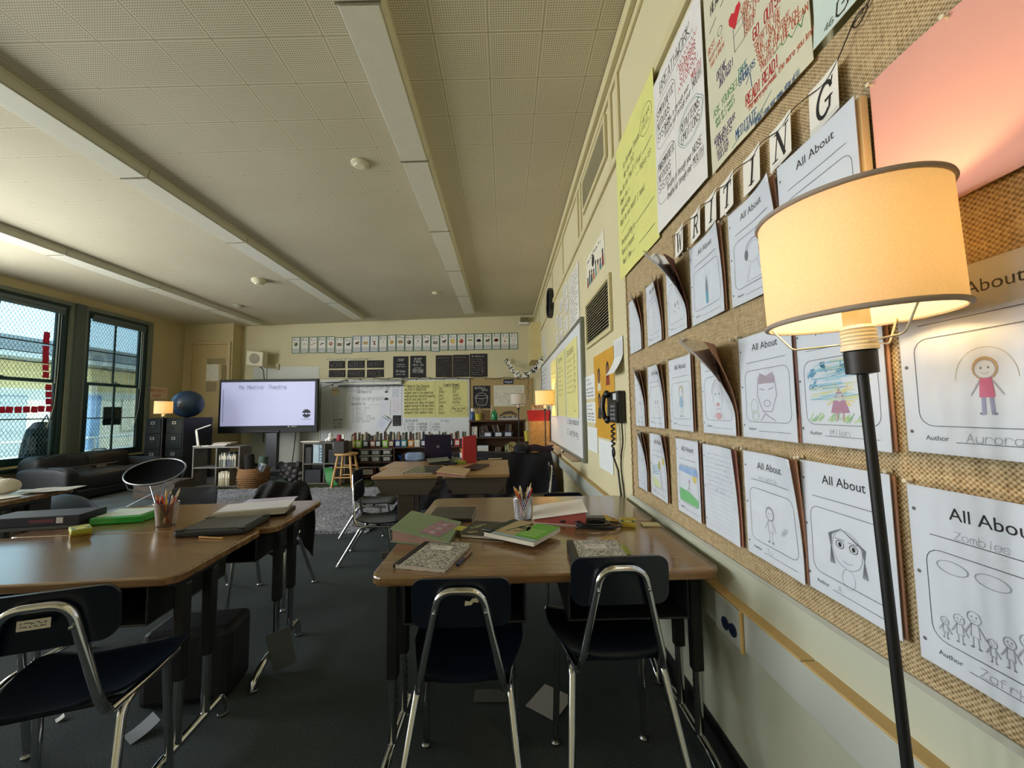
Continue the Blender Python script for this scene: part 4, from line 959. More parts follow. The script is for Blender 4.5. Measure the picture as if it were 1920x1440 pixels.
# papers between board and phone, gold poster, curled list
for (l, r, zt, zb, lab, kind) in (((1097, 700), (1115, 700), 1.50, 1.30, 'upper handwritten white sheet in the column left of the gold poster', 'w'), ((1100, 767), (1117, 767), 1.27, 1.10, 'middle handwritten white sheet in the column left of the gold poster', 'w'), ((1103, 836), (1121, 836), 1.06, .86, 'lowest lined white sheet in the column left of the gold poster', 'l'), ((1124, 860), (1150, 860), .98, .76, 'lined pale sheet on the wall under the gold poster', 'l')):
    s = poster(l, r, zb, zt, mat('dfe3e2', .8, var=.02), lab, 'paper_sheet', 'paper', x=WX - .002, bend=lambda x, y: .003 * x); w, h = s.w, s.h
    if kind == 'w': s.scrib(w * .12, h * .55, w * .6, h * .38, 2, PEN, .006, .5); s.scrib(w * .1, h * .06, w * .8, h * .45, 3, PEN, .008, .1)
    else: [s.line([(w * .05, h * (.1 + .055 * k)), (w * .95, h * (.1 + .055 * k))], .0014, flat('a9b6c9')) for k in range(15)]
    fin(s)
s = poster((1115, 740), (1153, 740), .995, 1.635, mat('c9982e', .7, var=.06), 'gold poster with four drawn portraits behind the wall telephone', x=WX - .002); w, h = s.w, s.h
for (fx, fy, body, hair, tall) in ((.28, .56, 'd8cdb4', '1b1614', .25), (.72, .6, '8a3326', '241611', .24), (.27, .22, '23282a', '15110f', .3), (.72, .24, '5a6a58', '1c1512', .28)):
    x, y = w * fx, h * fy; s.poly([(x - .055, y), (x + .055, y), (x + .04, y + h * tall * .45), (x - .04, y + h * tall * .45)], flat(body)); s.layer(); s.ell(x, y + h * tall * .72, .040, .062, flat(hair)); s.layer(); s.ell(x, y + h * tall * .66, .025, .042, flat('8a5a3c')); s.k = 0
for k in range(7): s.line([(w * (.05 + .14 * k), h * .98), (w * (.1 + .12 * k), h * .02)], .0015, flat('a87a20'))
fin(s)
s = poster((1152, 680), (1170, 680), 1.43, 1.66, mat('dcdfdf', .8), 'curling white class list hanging right of the gold poster', 'paper_sheet', 'paper', x=WX - .002, bend=lambda x, y: .06 * max(0, 1 - y / .12) ** 1.5 + .02 * x); w, h = s.w, s.h
[s.line([(w * .08, h * (.5 + .04 * k)), (w * .5, h * (.5 + .04 * k)), (w * .92, h * (.5 + .04 * k))], .002, flat('6f747b')) for k in range(11)]; [s.line([(w * q, h * .48), (w * q, h * .93)], .0015, flat('6f747b')) for q in (.08, .35, .6, .92)]
fin(s)
# ---- telephone
ph_ = thing('wall_telephone', 'black corded wall telephone with keypad beside the bulletin board', 'telephone', (WX, 2.44, 1.12))
_b = MB(); _b.prism([(-.052, -.115), (-.002, -.115), (-.002, .12), (-.052, .12)], .0, .20, BLACKP); _b.build('body', ph_, bevel=.012)
_b = MB(); _b.prism([(-.064, -.11), (-.053, -.11), (-.053, .03), (-.064, .03)], .01, .13, mat('2a2b2d', .4)); 
for i in range(4):
    for j in range(3): _b.box(-.068, -.0645, -.095 + j * .035, -.075 + j * .035, .022 + i * .025, .036 + i * .025, mat('8d9094', .5))
_b.build('keypad', ph_, bevel=.002)
_b = MB(); _b.box(-.0535, -.0525, -.09, -.02, .145, .185, mat('cfd6d8', .4)); _b.build('name_card', ph_)
_b = MB(); _b.tube(fillet([(-.055, .075, .015), (-.085, .075, .03), (-.098, .075, .10), (-.085, .075, .175), (-.055, .075, .19)], .04, 5), [.014] + [.017] * 3 + [.013] * 14 + [.017] * 3 + [.014] if False else .015, BLACKP, n=12); _b.ball((-.066, .075, .018), .026, BLACKP, sc=(.8, 1, 1)); _b.ball((-.066, .075, .186), .026, BLACKP, sc=(.8, 1, 1)); _b.build('handset', ph_, smooth=50)
_b = MB(); zz = [(-.045 + .010 * math.cos(k * .9), .03 + .014 * math.sin(k * .9), -.01 - k * .0045) for k in range(34)]; _b.tube(zz, .006, BLACKP, n=6); _b.tube(fillet([(-.045, .03, -.16), (-.045, .055, -.19), (-.045, .035, -.225), (-.045, .005, -.19), (-.045, .03, -.16)], .02, 4), .007, BLACKP, n=6); _b.tube([(-.045, .035, -.22), (-.02, .03, -.3), (-.008, .02, -.47)], .006, BLACKP, n=6); _b.build('twisted_cord', ph_, smooth=60)
_b = MB(); _b.tube(fillet([(-.02, -.08, .0), (-.015, -.08, -.12), (-.012, -.02, -.2), (-.010, .0, -.3), (-.008, -.04, -.40), (-.008, -.04, -.52)], .06, 5), .0045, BLACKP, n=6); _b.build('line_cord', ph_, smooth=60)
# ---- sockets on the raceway, small box and strobe high in the corner
oc = thing('power_outlet', 'grey raceway outlet with two dark blue sockets below the table edge', 'outlet', (WX - .0405, 1.246, .486))
_b = MB(); _b.box(-.006, -.0005, -.065, .07, -.004, .108, mat('aeb2aa', .5)); _b.box(-.009, -.0005, -.076, -.066, -.010, .113, mat('c2a468', .5)); _b.build('cover_plate', oc, bevel=.002)
for yy, z in ((.010, .036), (-.030, .036)):
    _b = MB(); _b.lathe([(.019, 0), (.019, .004), (.014, .005)], mat('16243f', .4), 20, c=(0, 0, 0), X=Matrix.Translation((-.006, yy, z)) @ X); _b.build('socket', oc)
o = MB(); o.box(-.20, -.001, 7.55, 8.5, 2.22, 2.98, mat('c9ba84', .6)); o.box(-.203, -.2, 7.75, 7.9, 2.5, 2.62, mat('b5a672', .6)); o = o.build('wall_cabinet_box', bevel=.01); o.location = (WX, 0, 0); tag(o, 'cream metal box on the right wall up in the far corner', 'utility box')
st = thing('alarm_strobe', 'white alarm strobe fixed in the top far corner under the ceiling', 'alarm', (.48, YB, 3.30))
_b = MB(); _b.box(-.08, .12, -.10, -.001, .0, .12, mat('6f6545', .6)); _b.build('bracket', st, bevel=.006)
_b = MB(); _b.box(-.13, .13, -.16, -.02, -.06, -.005, mat('e6e2d4', .4)); _b.build('lens', st, bevel=.02)
# banner letters strung across the corner
BN = [('R', 85, 970), ('E', 112, 1018), ('A', 138, 1062), ('D', 168, 1104), ('I', 202, 1148), ('N', 236, 1178), ('G', 280, 1195), ('I', 374, 1190), ('S', 425, 1188), ('P', 515, 1132), ('O', 560, 1090), ('W', 600, 1046), ('E', 642, 996), ('R', 688, 928)]
bpts = [cy(940 + 50 / 9, 570 + 860 / 9, 8.97)]; WORD = ['READING'] * 7 + ['IS'] * 2 + ['POWER'] * 5
for i, (L, px, py) in enumerate(BN):
    p = cy(940 + px / 9, 570 + py / 9, 8.9 - 1.68 * i / 13); ang = -.75 if i < 5 else (-.3 if i < 7 else (0 if i < 9 else .6))
    s = Sheet(.09, .11, None, .002); s.hand(.010, .005, .10, L, mat('fbfaf6', .6), w=.029, jit=0); s.mb.box(.0, .002, .03, .04, -.002, .0, WHITE); s.dz = .001
    o = s.build('banner_letter', Matrix.Translation(p) @ Matrix.Rotation(ang, 4, 'Y') @ Matrix.Rotation(PI / 2, 4, 'X') @ Matrix.Translation((-.035, -.07, 0)))
    o.modifiers.new('t', 'SOLIDIFY').thickness = .003
    tag(o, 'white cut-out letter %s of the word %s on the corner banner' % (L, WORD[i]), 'banner letter', 'letters of the corner banner'); bpts.append(p)
bpts.append(bpts[-1] + Vector((.005, -.06, .04)))
_b = MB(); _b.tube(bpts, .003, flat('d8d0b0'), n=5); tag(_b.build('banner_string'), 'pale string of the letter banner hanging across the far corner', 'string')
# ================================================================ back wall
def fb(px0, py0, px1, py1, y):
    a = cy(px0, py1, y); b = cy(px1, py0, y); return a.x, b.x, a.z, b.z
BY = YB - .002
def wallsheet(px0, py0, px1, py1, base, y=BY, bend=None, thick=.003):
    x0, x1, z0, z1 = fb(px0, py0, px1, py1, y)
    s = Sheet(x1 - x0, z1 - z0, base, thick, bend, 5, 5, dz=.0006); s.ws = .5; s.M = frame((x0, y, z0), (1, 0, 0), (0, 0, 1)); s.pt = lambda px, py: ((cy(px, py, y).x - x0), (cy(px, py, y).z - z0)); return s
# alphabet cards
PICS = {'A': ('e', '4f6a3c'), 'B': ('o', '6a4a3a'), 'C': ('d', '8a3a34'), 'D': ('w', '3a3a44'), 'E': ('e', 'a8785a'), 'F': ('r', '6f6544'), 'G': ('a', '23211f'), 'H': ('a', '4a3222'), 'I': ('r', 'b08d5c'), 'J': ('v', '7a2f2c'), 'K': ('l', 'b3a184'), 'L': ('e', 'c79a3a'), 'M': ('r', '9a7d50'), 'N': ('e', '3f332a'), 'O': ('l', '8f6a52'), 'P': ('a', '5a5148'), 'Q': ('r', '77736c'), 'R': ('a', '54462f'), 'S': ('s', 'd8a42c'), 'T': ('e', 'b3312a'), 'U': ('u', '7c8a3e'), 'V': ('b', '35394a'), 'W': ('a', '4f4a40'), 'X': ('b', '7a2f28'), 'Y': ('y', 'a3281f'), 'Z': ('z', '3a3733')}
CARD = mat('e2dfd4', .7, var=.02); CGRN = flat('2f6650'); CBLU = flat('3f6b8e')
for i in range(26):
    L = chr(65 + i); px = 547 + 16.32 * i; py = 632 - .32 * i + (2 if L in 'FGQ' else 0) - (.8 if L in 'LM' else 0)
    s = wallsheet(px, py, px + 15.9, py + 31, CBLU if L in 'HIJ' else CGRN); w, h = s.w, s.h
    s.rect(.014, .014, w - .014, h - .016, CARD); s.layer().rect(.016, .016, w - .016, h * .30, flat('bdbdb8')); s.layer()
    s.type(w * .30, h * .76, h * .165, L, INK, center=True); s.type(w * .68, h * .76, h * .165, L.lower(), flat('55534c'), center=True)
    k, c = PICS[L]; c = flat(c); x, y = w / 2, h * .56; r = w * .24
    if k == 'e': s.ell(x, y, r, r * 1.05, c); s.layer(); s.ell(x - r * .3, y + r * .3, r * .3, r * .3, flat('d8cfae'))
    elif k == 'o': s.ring(x - r * .55, y - r * .3, r * .5, r * .55, .006, c); s.ring(x + r * .55, y - r * .3, r * .5, r * .55, .006, c); s.line([(x - r * .55, y - r * .3), (x, y + r * .6), (x + r * .5, y - r * .2), (x - r * .2, y + .3 * r)], .008, c)
    elif k == 'd': s.line([(x - r * 1.2, y - r * .5), (x + r * 1.2, y + r * .6)], r * .6, c)
    elif k == 'w': s.poly([(x - r * 1.2, y - r * .7), (x - r * .7, y), (x, y + r * .5), (x + r, y + r * .4), (x + r * 1.2, y + r * .1), (x + r * .2, y), (x - r * .6, y - r * .6)], c)
    elif k == 'r': s.rect(x - r * 1.15, y - r * .75, x + r * 1.15, y + r * .75, c); s.layer(); s.line([(x - r * .9, y), (x + r * .9, y + r * .2)], .008, flat('cdbf98'))
    elif k == 'a': s.ell(x, y, r * .95, r * .5, c); s.ell(x + r * .8, y + r * .55, r * .4, r * .4, c); [s.line([(x + q * r, y), (x + q * r * 1.05, y - r)], r * .28, c) for q in (-.75, -.35, .35, .75)]
    elif k == 'v': s.poly([(x - r, y + r), (x + r * .8, y + r * .8), (x + r * .2, y), (x + r * .9, y - r), (x - r * .8, y - r), (x - r * .1, y)], c)
    elif k == 'l': s.line([(x - r * .5, y - r), (x, y + r), (x + r * .7, y + r * .2), (x + r * .2, y - r * .9)], .008, c); s.ell(x, y + r * .5, r * .3, r * .4, c)
    elif k == 's': s.ell(x, y, r * 1.05, r * 1.1, c); s.layer(); s.ell(x, y, r * .6, r * .65, flat('e9d28a'))
    elif k == 'u': s.ell(x, y, r * 1.3, r * .8, c, a0=0, a1=PI); s.line([(x, y), (x, y - r)], .006, c)
    elif k == 'b': s.ell(x, y, r * 1.2, r * .65, c); s.ell(x + r * .1, y + r * .4, r * .7, r * .45, c)
    elif k == 'y': s.ell(x, y - r * .5, r * .4, r * .4, c); s.line([(x - r * .6, y + r * .9), (x + r * .9, y + r * .9)], .008, INK)
    elif k == 'z': s.line([(x - r * .9, y + r), (x, y), (x + r * .9, y + r)], .010, c); s.line([(x, y), (x, y - r * 1.1)], .012, c)
    s.line([(w * .28, h * .345), (w * .72, h * .345)], .006, flat('6b4a44')); s.line([(w * .42, h * .2), (w * .58, h * .2)], .010, flat('55534c'))
    tag(s.build('alphabet_card', s.M), 'alphabet card of the letter %s in the row high on the back wall' % L, 'alphabet card', 'alphabet cards')
# six word signs and their number tags
CHALK = mat('2a2524', .8, var=.12, scale=6); CH2 = mat('1d1c1e', .75, var=.1)
CHW = flat('c9c6c0'); CHG = flat('77726f')
for (x0, x1, y0, y1, t, l) in ((617, 647.5, 676.5, 691, 'WORK', 'upper left'), (652, 684, 676, 690.5, 'WORDS', 'upper middle'), (688, 720, 675.5, 690, 'HURT', 'upper right'), (616.5, 648, 693.5, 707.5, 'LISTEN', 'lower left'), (651.5, 684, 693, 708, 'HARD', 'lower middle'), (688, 720, 692.5, 707.5, 'NICE', 'lower right')):
    s = wallsheet(x0, y0, x1, y1, CHALK); w, h = s.w, s.h; s.hand(w / 2, h * .18, h * .62, t, CHG, w=.012, fit=w * .8, center=True)
    tag(s.build('word_sign', s.M), 'dark chalk word sign reading %s, %s of the block of six' % (t, l), 'sign', 'six chalk word signs')
NT = ['+2', '+3', '1', '4', '2', '3', '8', '5', '6', '9', '0', '10', '11', '7']
for i in range(14):
    px = 611 + 6.6 * i; s = wallsheet(px, 671.5 - .1 * i, px + 5.2, 677 - .1 * i, mat('d9d2b8', .8), y=BY - .006); w, h = s.w, s.h
    s.hand(w * .15, h * .2, h * .6, NT[i], PEN, w=.012, jit=0, fit=w * .7)
    tag(s.build('number_tag', s.M), 'small pale tag with the number %s in the row over the word signs' % NT[i], 'number tag', 'number tags over the word signs')
# five chalk posters
for (x0, y0, x1, y1, lines, lab, m) in ((737, 668, 766, 708.5, (('STAY', .78, .10, .45), ('humble', .60, .05, .5), ('work hard', .50, .05, .6), ('Dream', .26, .11, .6), ('every day', .14, .05, .6)), 'black lettered poster ending in the word Dream', CH2), (769, 667, 799, 708, (('YOU DO NOT', .86, .04, .5), ('FAIL', .68, .15, .5), ('UNTIL YOU', .54, .07, .68), ('stop', .42, .05, .5), ('TRYING', .22, .15, .72)), 'black lettered poster with FAIL and TRYING in capitals', CH2)):
    s = wallsheet(x0, y0, x1, y1, m); w, h = s.w, s.h
    for (t, yy, hh, f) in lines: s.hand(w / 2, h * yy, h * hh, t, CHW, w=.012 if hh < .08 else .02, fit=w * f, center=True, jit=.1)
    tag(s.build('chalk_poster', s.M), lab, 'poster')
for (x0, y0, x1, y1, lab) in ((817, 666, 848, 707.5, 'brown-black chalk poster, first of the three side by side'), (849, 665, 880, 707, 'brown-black chalk poster, middle of the three side by side'), (881, 663, 914, 707, 'brown-black chalk poster, last of the three, brightest writing')):
    s = wallsheet(x0, y0, x1, y1, CHALK); w, h = s.w, s.h; br = 'last' in lab
    s.hand(w * .12, h * .86, h * .07, 'Community' if not br else 'We agree to', flat('b9b2ad') if br else CHG, w=.010, fit=w * .7); s.scrib(w * .08, h * .06, w * .85, h * .74, 8, flat('b9b2ad') if br else CHG, .009, .4)
    tag(s.build('chalk_poster', s.M), lab, 'poster')
# pale panel behind the screen and the long whiteboard
s = wallsheet(469, 687, 599, 868, mat('c5c6ba', .5, var=.03)); tag(s.build('wall_panel', s.M), 'bare whitish board on the back wall behind the big screen', 'whiteboard')
wb2 = thing('whiteboard', 'long whiteboard on the back wall full of writing and yellow charts', 'whiteboard')
s = wallsheet(601, 711, 879, 836, WBM, thick=.02); w, h = s.w, s.h; A = s.pt
x0_, x1_, z0_, z1_ = fb(601, 711, 879, 836, BY)
MK = flat('5b5e66')
def wh(px, py, hh, t, f, m=MK, ww=.010):
    x, y = A(px, py); s.hand(x, y, hh, t, m, w=ww, fit=f)
wh(651, 734, .09, 'SEL', .22); wh(671, 729, .09, 'My Intention: Clear', .62); s.line([A(667, 731.5), A(722, 730)], .008, MK); wh(672, 737, .07, 'Be Respectful', .32)
wh(656, 751, .09, '5 things you are grateful', .80); wh(657, 760, .07, 'I am grateful for', .36); s.line([A(692, 759), A(712, 758.5)], .008, MK)
for k, t in enumerate(('your family', 'a thing', 'advice', 'a safe class', 'respect, friends', 'the teacher')): wh(662, 767 + 5 * k, .06, '%d. ' % (k + 1) + t, .16 + .045 * len(t) * .5, flat('85888f'), .008)
wh(723, 727, .07, 'Sept 17, Th', .34, flat('4c4f55')); wh(723, 733, .06, 'sept', .1)
s.ell(*A(725, 735), .04, .02, INK); s.ell(*A(725, 749), .05, .045, INK)
wh(760, 791, .07, 'Spelling Words', .3); [wh(758 + 24 * q, 797 + 5.4 * r, .06, t, .24, flat('4c4f55')) for q, col in enumerate((('1. noun', '2. greedy', '3. laugh'), ('4. heartbreak', '5. vegetables', '6. thought'), ('7. clean', '8. scissors', '9. hotel'))) for r, t in enumerate(col)]
wh(826, 791, .06, '16 Aug', .2)
for k in range(3): wh(626, 789 + 6.5 * k, .06, ('Word Building', 'by today', 'add facts')[k], .2)
s.build('board', s.M, wb2)
_b = MB(); t = .03
for (a, c, d, e) in ((x0_ - t, x0_, z0_ - t, z1_ + t), (x1_, x1_ + t, z0_ - t, z1_ + t), (x0_, x1_, z1_, z1_ + t), (x0_, x1_, z0_ - t, z0_)): _b.box(a, c, BY - .035, BY, d, e, mat('9a9a90', .4, .4))
_b.build('frame', wb2, bevel=.004)
anchor(wb2, ((x0_ + x1_) / 2, BY, z0_))
# rolled projection screen at the top of the whiteboard
x0, x1, z0, z1 = fb(602, 712, 755, 717, 8.9); ps = thing('projection_screen', 'rolled-up projection screen with a black bottom bar above the whiteboard writing', 'screen', ((x0 + x1) / 2, 8.9, z0))
_b = MB(); hw = (x1 - x0) / 2; _b.box(-hw, hw, -.03, .07, 0, z1 - z0, mat('8f9188', .35, .5)); _b.build('case', ps, bevel=.01)
a0, a1, b0, b1 = fb(638, 717.5, 752, 721.5, 8.9); c = (x0 + x1) / 2
_b = MB(); _b.box(a0 - c, a1 - c, .0, .012, b0 - z0, 0, mat('d9d8d0', .6)); _b.build('rolled_cloth', ps)
a0, a1, b0, b1 = fb(635, 721.5, 756, 725, 8.9)
_b = MB(); _b.box(a0 - c, a1 - c, -.012, .022, b0 - z0, b1 - z0, BLACKP); _b.build('bottom_bar', ps, bevel=.004)
# charts and papers on the whiteboard
PY = BY - .024
for (x0, y0, x1, y1, lab, kind) in ((757, 714, 816, 783, 'yellow chart of bulleted rules, left of the pair on the long whiteboard', 0), (816.5, 713, 877, 783, 'yellow chart of two word columns, right of the pair on the long whiteboard', 1)):
    s = wallsheet(x0, y0, x1, y1, YEL, PY, lambda x, y: .002 + .01 * max(0, x - .6) ** 2, .002); w, h = s.w, s.h
    if kind == 0:
        s.hand(w * .12, h * .82, .07, 'Norms for Class Discussion', PEN, w=.011, fit=w * .7); s.line([(w * .1, h * .80), (w * .72, h * .81)], .008, PEN)
        for k, (t, f) in enumerate((('Listen to Understand', .62), ('Speak clearly to be understood', .85), ('Ask questions: Save before guessing', .9), ('Raise your hand first', .65), ('Disagree with ideas, not people', .88), ('Never interrupt or talk over others', .88), ('Give everyone a turn to share', .86), ('Respect other speakers ideas', .84))): s.ell(w * .05, h * (.735 - .09 * k) + .02, .018, .018, PEN, 8); s.hand(w * .09, h * (.735 - .09 * k), .06, t, PEN, w=.011, fit=w * f)
    else:
        s.hand(w * .25, h * .84, .075, 'Locomotor Movement', PEN, w=.011, fit=w * .5); s.line([(w * .25, h * .82), (w * .76, h * .83)], .008, PEN)
        for k, t in enumerate(('Tap', 'Shake', 'Sway', 'Swirl', 'Bounce', 'Jump', 'Roll', 'Reach')): s.hand(w * .1, h * (.76 - .095 * k), .065, t, PEN, w=.011, fit=w * .05 * len(t) * .75)
        for k, t in enumerate(('Wiggle', 'Pat', 'Twist', 'Twinkle', 'Gallop')): s.hand(w * .53, h * (.76 - .095 * k), .065, t, PEN, w=.011, fit=w * .05 * len(t) * .75)
        s.line([(w * (.72 + .25 * math.cos(a) + .02 * math.sin(5 * a)), h * (.2 + .13 * math.sin(a))) for a in [k * .3 for k in range(22)]], .010, PEN); s.hand(w * .52, h * .21, .055, 'Move your body', PEN, w=.010, fit=w * .4); s.hand(w * .6, h * .14, .055, 'to music', PEN, w=.010, fit=w * .25)
    tag(s.build('chart_poster', s.M), lab, 'poster')
for (x0, y0, x1, y1, lab, kind) in ((620, 741, 646, 784, 'printed list with dark lines near the left end of the long whiteboard', 't'), (621, 727, 635, 741, 'small cream note at the top left of the long whiteboard', 'n'), (711, 750, 732, 778, 'white sheet hanging askew in the middle of the long whiteboard', 'b'), (734.5, 728, 753, 745, 'white typed sheet topmost of the column beside the yellow charts', 't'), (735, 745.5, 753, 776, 'pinkish sheet in the middle of the column beside the yellow charts', 'p'), (735, 777, 754, 800, 'white-edged black chalk sheet lowest in the column beside the yellow charts', 'k')):
    s = wallsheet(x0, y0, x1, y1, mat('e6e3ee' if kind == 'p' else ('dccfae' if kind == 'n' else 'e3e6ee'), .8, var=.02), PY, lambda x, y: .002 + .02 * x * x, .002); w, h = s.w, s.h
    if kind == 't': s.scrib(w * .08, h * .05, w * .84, h * .88, 10 if h > .4 else 6, flat('4d5058'), .009, .35)
    elif kind == 'p': s.scrib(w * .1, h * .05, w * .8, h * .85, 6, flat('bfa9b5'), .008)
    elif kind == 'k': s.rect(w * .08, h * .05, w * .92, h * .93, CH2); s.layer().scrib(w * .15, h * .1, w * .7, h * .78, 5, flat('a5aaa8'), .008)
    elif kind == 'n': s.rect(w * .1, h * .6, w * .8, h * .72, flat('a08a5a'))
    elif kind == 'b': s.scrib(w * .3, h * .6, w * .4, h * .1, 1, flat('9aa0b5'), .006)
    tag(s.build('paper_sheet', s.M), lab, 'paper')
p = cy(716, 794, 8.9); s = Sheet(.26, .34, mat('dfe6f4', .7), .004); s.rect(.03, .29, .23, .305, flat('5a6478')); s.scrib(.04, .06, .18, .2, 5, flat('a9b4cc'), .005)
o = s.build('clipboard', Matrix.Translation(p + Vector((0, .06, 0))) @ Matrix.Rotation(.55, 4, 'Y') @ Matrix.Rotation(PI / 2, 4, 'X') @ Matrix.Translation((-.13, -.17, 0))); tag(o, 'tilted white clipboard sheet hanging low in the middle of the long whiteboard', 'clipboard')
_b = MB(); _b.box(.09, .17, .315, .345, .004, .018, STEEL); _b.build('clip', o)
# tan tack board, ball sign, month card, calendar
s = wallsheet(881, 708, 999, 792, mat('ad9567', .9, var=.06, scale=30), thick=.010); tag(s.build('tack_board', s.M), 'plain tan tack board on the back wall beside the long whiteboard', 'tack board')
s = wallsheet(887, 723, 919, 766, CH2, BY - .012, lambda x, y: .004 * x); w, h = s.w, s.h
s.hand(w * .1, h * .86, .05, 'Best Effort In', CHW, w=.010, fit=w * .6); s.hand(w * .5, h * .77, .05, 'Sports', CHW, w=.010, fit=w * .35)
s.ring(w * .5, h * .46, w * .36, h * .22, .020, CHW, a0=.0, a1=PI); s.line([(w * .14, h * .46), (w * .22, h * .2), (w * .3, h * .14), (w * .7, h * .14), (w * .78, h * .2), (w * .86, h * .46)], .020, CHW); s.ring(w * .5, h * .5, w * .36, h * .07, .016, CHW); s.line([(w * .14, h * .46), (w * .5, h * .42), (w * .86, h * .46)], .016, CHW); [s.line([(w * .3, h * (.34 - .05 * k)), (w * .66, h * (.37 - .05 * k))], .010, CHG) for k in range(4)]
tag(s.build('chalk_poster', s.M), 'black poster with a chalk-drawn ball on the tan tack board', 'poster')
s = wallsheet(944, 711, 962.5, 720, mat('1c2b47', .6), BY - .012); s.type(s.w / 2, s.h * .28, s.h * .45, 'August', WHITE, fit=s.w * .8, center=True); tag(s.build('month_card', s.M), 'navy card reading August above the calendar', 'sign')
s = wallsheet(926, 722, 983, 762, mat('dcd8c8', .7, var=.02), BY - .012); w, h = s.w, s.h
for k in range(8): s.line([(w * (.04 + .131 * k), h * .05), (w * (.04 + .131 * k), h * .9)], .005, flat('a59f8e'))
for k in range(6): s.line([(w * .04, h * (.05 + .15 * k)), (w * .96, h * (.05 + .15 * k))], .005, flat('a59f8e'))
s.line([(w * .04, h * .9), (w * .96, h * .9)], .008, flat('6f6a5d')); s.layer()
for r in range(5):
    for c in range(7):
        if random.random() < .62: s.scrib(w * (.06 + .131 * c), h * (.08 + .15 * r), w * .09, h * .1, 2, flat(random.choice(['6a5a55', '8a4a44', '4f5560'])), .008, .2)
tag(s.build('wall_calendar', s.M), 'large white month calendar grid on the tan tack board', 'calendar')
# string lights along the whiteboard top
sl = thing('string_lights', 'dark string of little lights draped over the whiteboard and down the tack board', 'string lights'); pts = []
for k in range(60):
    u = k / 59; px = 604 + (990 - 604) * u; py = (728 - 16 * min(1, u * 9) if u < .12 else 709 + 1.6 * math.sin(k * .8)) ; pts.append(cy(px, py, 8.84))
for k in range(8): pts.append(cy(990.5 + math.sin(k * 1.7), 712 + 4.8 * k, 8.9))
_b = MB(); _b.tube(pts, .006, BLACKM, n=5); _b.build('wire', sl)
for k in range(3, len(pts), 4):
    _b = MB(); _b.tube([pts[k], pts[k] - Vector((0, 0, .04))], [.008, .012], mat('40382a', .4), n=6); _b.build('bulb', sl)
anchor(sl, tuple(pts[30]))
# wall speaker on its arm
sp = thing('wall_speaker', 'square cream loudspeaker tilted on a wall arm above the big screen', 'speaker', cy(482, 672, 8.72)); X = Matrix.Rotation(.16, 4, 'X') @ Matrix.Rotation(.12, 4, 'Y')
_b = MB(); _b.box(-.18, .18, -.09, .09, -.16, .16, mat('ddd3b4', .6), X=X); _b.build('cabinet', sp, bevel=.008)
_b = MB(); _b.lathe([(.115, 0), (.115, .006), (.06, .010), (.01, .010)], mat('a39c88', .7), 28, X=X @ Matrix.Translation((0, -.09, 0)) @ Matrix.Rotation(PI / 2, 4, 'X')); _b.build('grille', sp, smooth=30)
_b = MB(); _b.tube(fillet([(.03, .05, -.15), (.12, .1, -.19), (.24, .2, -.19), (.30, .29, -.17)], .03), .018, mat('b8ad8c', .5)); _b.box(.25, .33, .26, .296, -.24, -.10, mat('b8ad8c', .5)); _b.build('wall_arm', sp)
_b = MB(); _b.tube([(.02, .06, -.16), (.025, .20, -.24), (.03, .26, -.6), (.03, .27, -1.9)], .010, flat('4a4a44')); _b.build('cable', sp)

# ================================================================ furniture at the back
def rb(name, x0, x1, y0, y1, z0, z1, m, parent=None, bevel=.006):
    b = MB(); b.box(x0, x1, y0, y1, z0, z1, m); return b.build(name, parent, bevel=bevel)
# big screen
TY = 8.2; x0, x1, z0, z1 = fb(407.5, 710, 596.5, 813, TY); tx = (x0 + x1) / 2
tv = thing('display_screen', 'big lit whiteboard screen on a black stand, showing handwriting', 'screen', (tx, TY, 0)); hw = (x1 - x0) / 2
_b = MB(); _b.box(-hw, hw, 0, .07, z0, z1, mat('0c0c0e', .6)); _b.box(-hw + .12, hw - .12, .07, .12, z0 + .1, z1 - .1, BLACKP); _b.build('bezel', tv, bevel=.008)
SCR = mat('8a8ca8', .4, var=0, emit='c4c6ec', estr=.50, key='scr'); a0, a1, b0, b1 = fb(412, 715, 591, 803.5, TY - .002)
s = Sheet(a1 - a0, b1 - b0, SCR, .002, dz=.0008); w, h = s.w, s.h
SI = flat('7a80a6'); s.hand(w * .19, h * .84, .085, 'Ms Medina', SI, w=.008, fit=w * .26); s.hand(w * .50, h * .84, .085, 'Theatre', SI, w=.008, fit=w * .20)
for k in range(22): s.ell(w * .025, h * (.14 + .033 * k), .011, .009, flat('3a3f9a' if k % 3 else '6a6fb0'), 8)
s.ell(w * .915, h * .30, .088, .09, INK, 28); s.layer(); [s.rect(w * (.87 + .032 * k), h * .28, w * (.893 + .032 * k), h * .315, SCR) for k in range(3)]; s.line([(w * .875, h * .36), (w * .955, h * .36)], .006, flat('7a7f9a')); s.line([(w * .88, h * .24), (w * .95, h * .24)], .006, flat('7a7f9a')); s.ring(w * .915, h * .3, .05, .075, .006, flat('7a7f9a')); s.k = 0
s.type(w * .865, h * .165, .028, 'mediatheatre', INK, fit=w * .1)
s.rect(0, 0, w, h * .045, flat('20222c')); s.layer(); s.rect(w * .72, h * .012, w * .735, h * .033, WHITE); [s.ell(w * (.76 + .012 * k), h * .022, .008, .008, WHITE, 8) for k in range(5)]
s.build('screen', frame((a0 - tx, -.0005, b0), (1, 0, 0), (0, 0, 1)), None).parent = tv
rb('speaker_bar', -.26, .26, -.02, 0, z0 + .012, z0 + .05, BLACKM, tv)
a0, a1, _, _ = fb(498, 815, 521, 870, TY + .1); rb('stand_column', a0 - tx, a1 - tx, .07, .17, .06, z0 + .3, BLACKP, tv); rb('stand_base', -.55, .55, -.1, .40, .016, .07, BLACKP, tv)
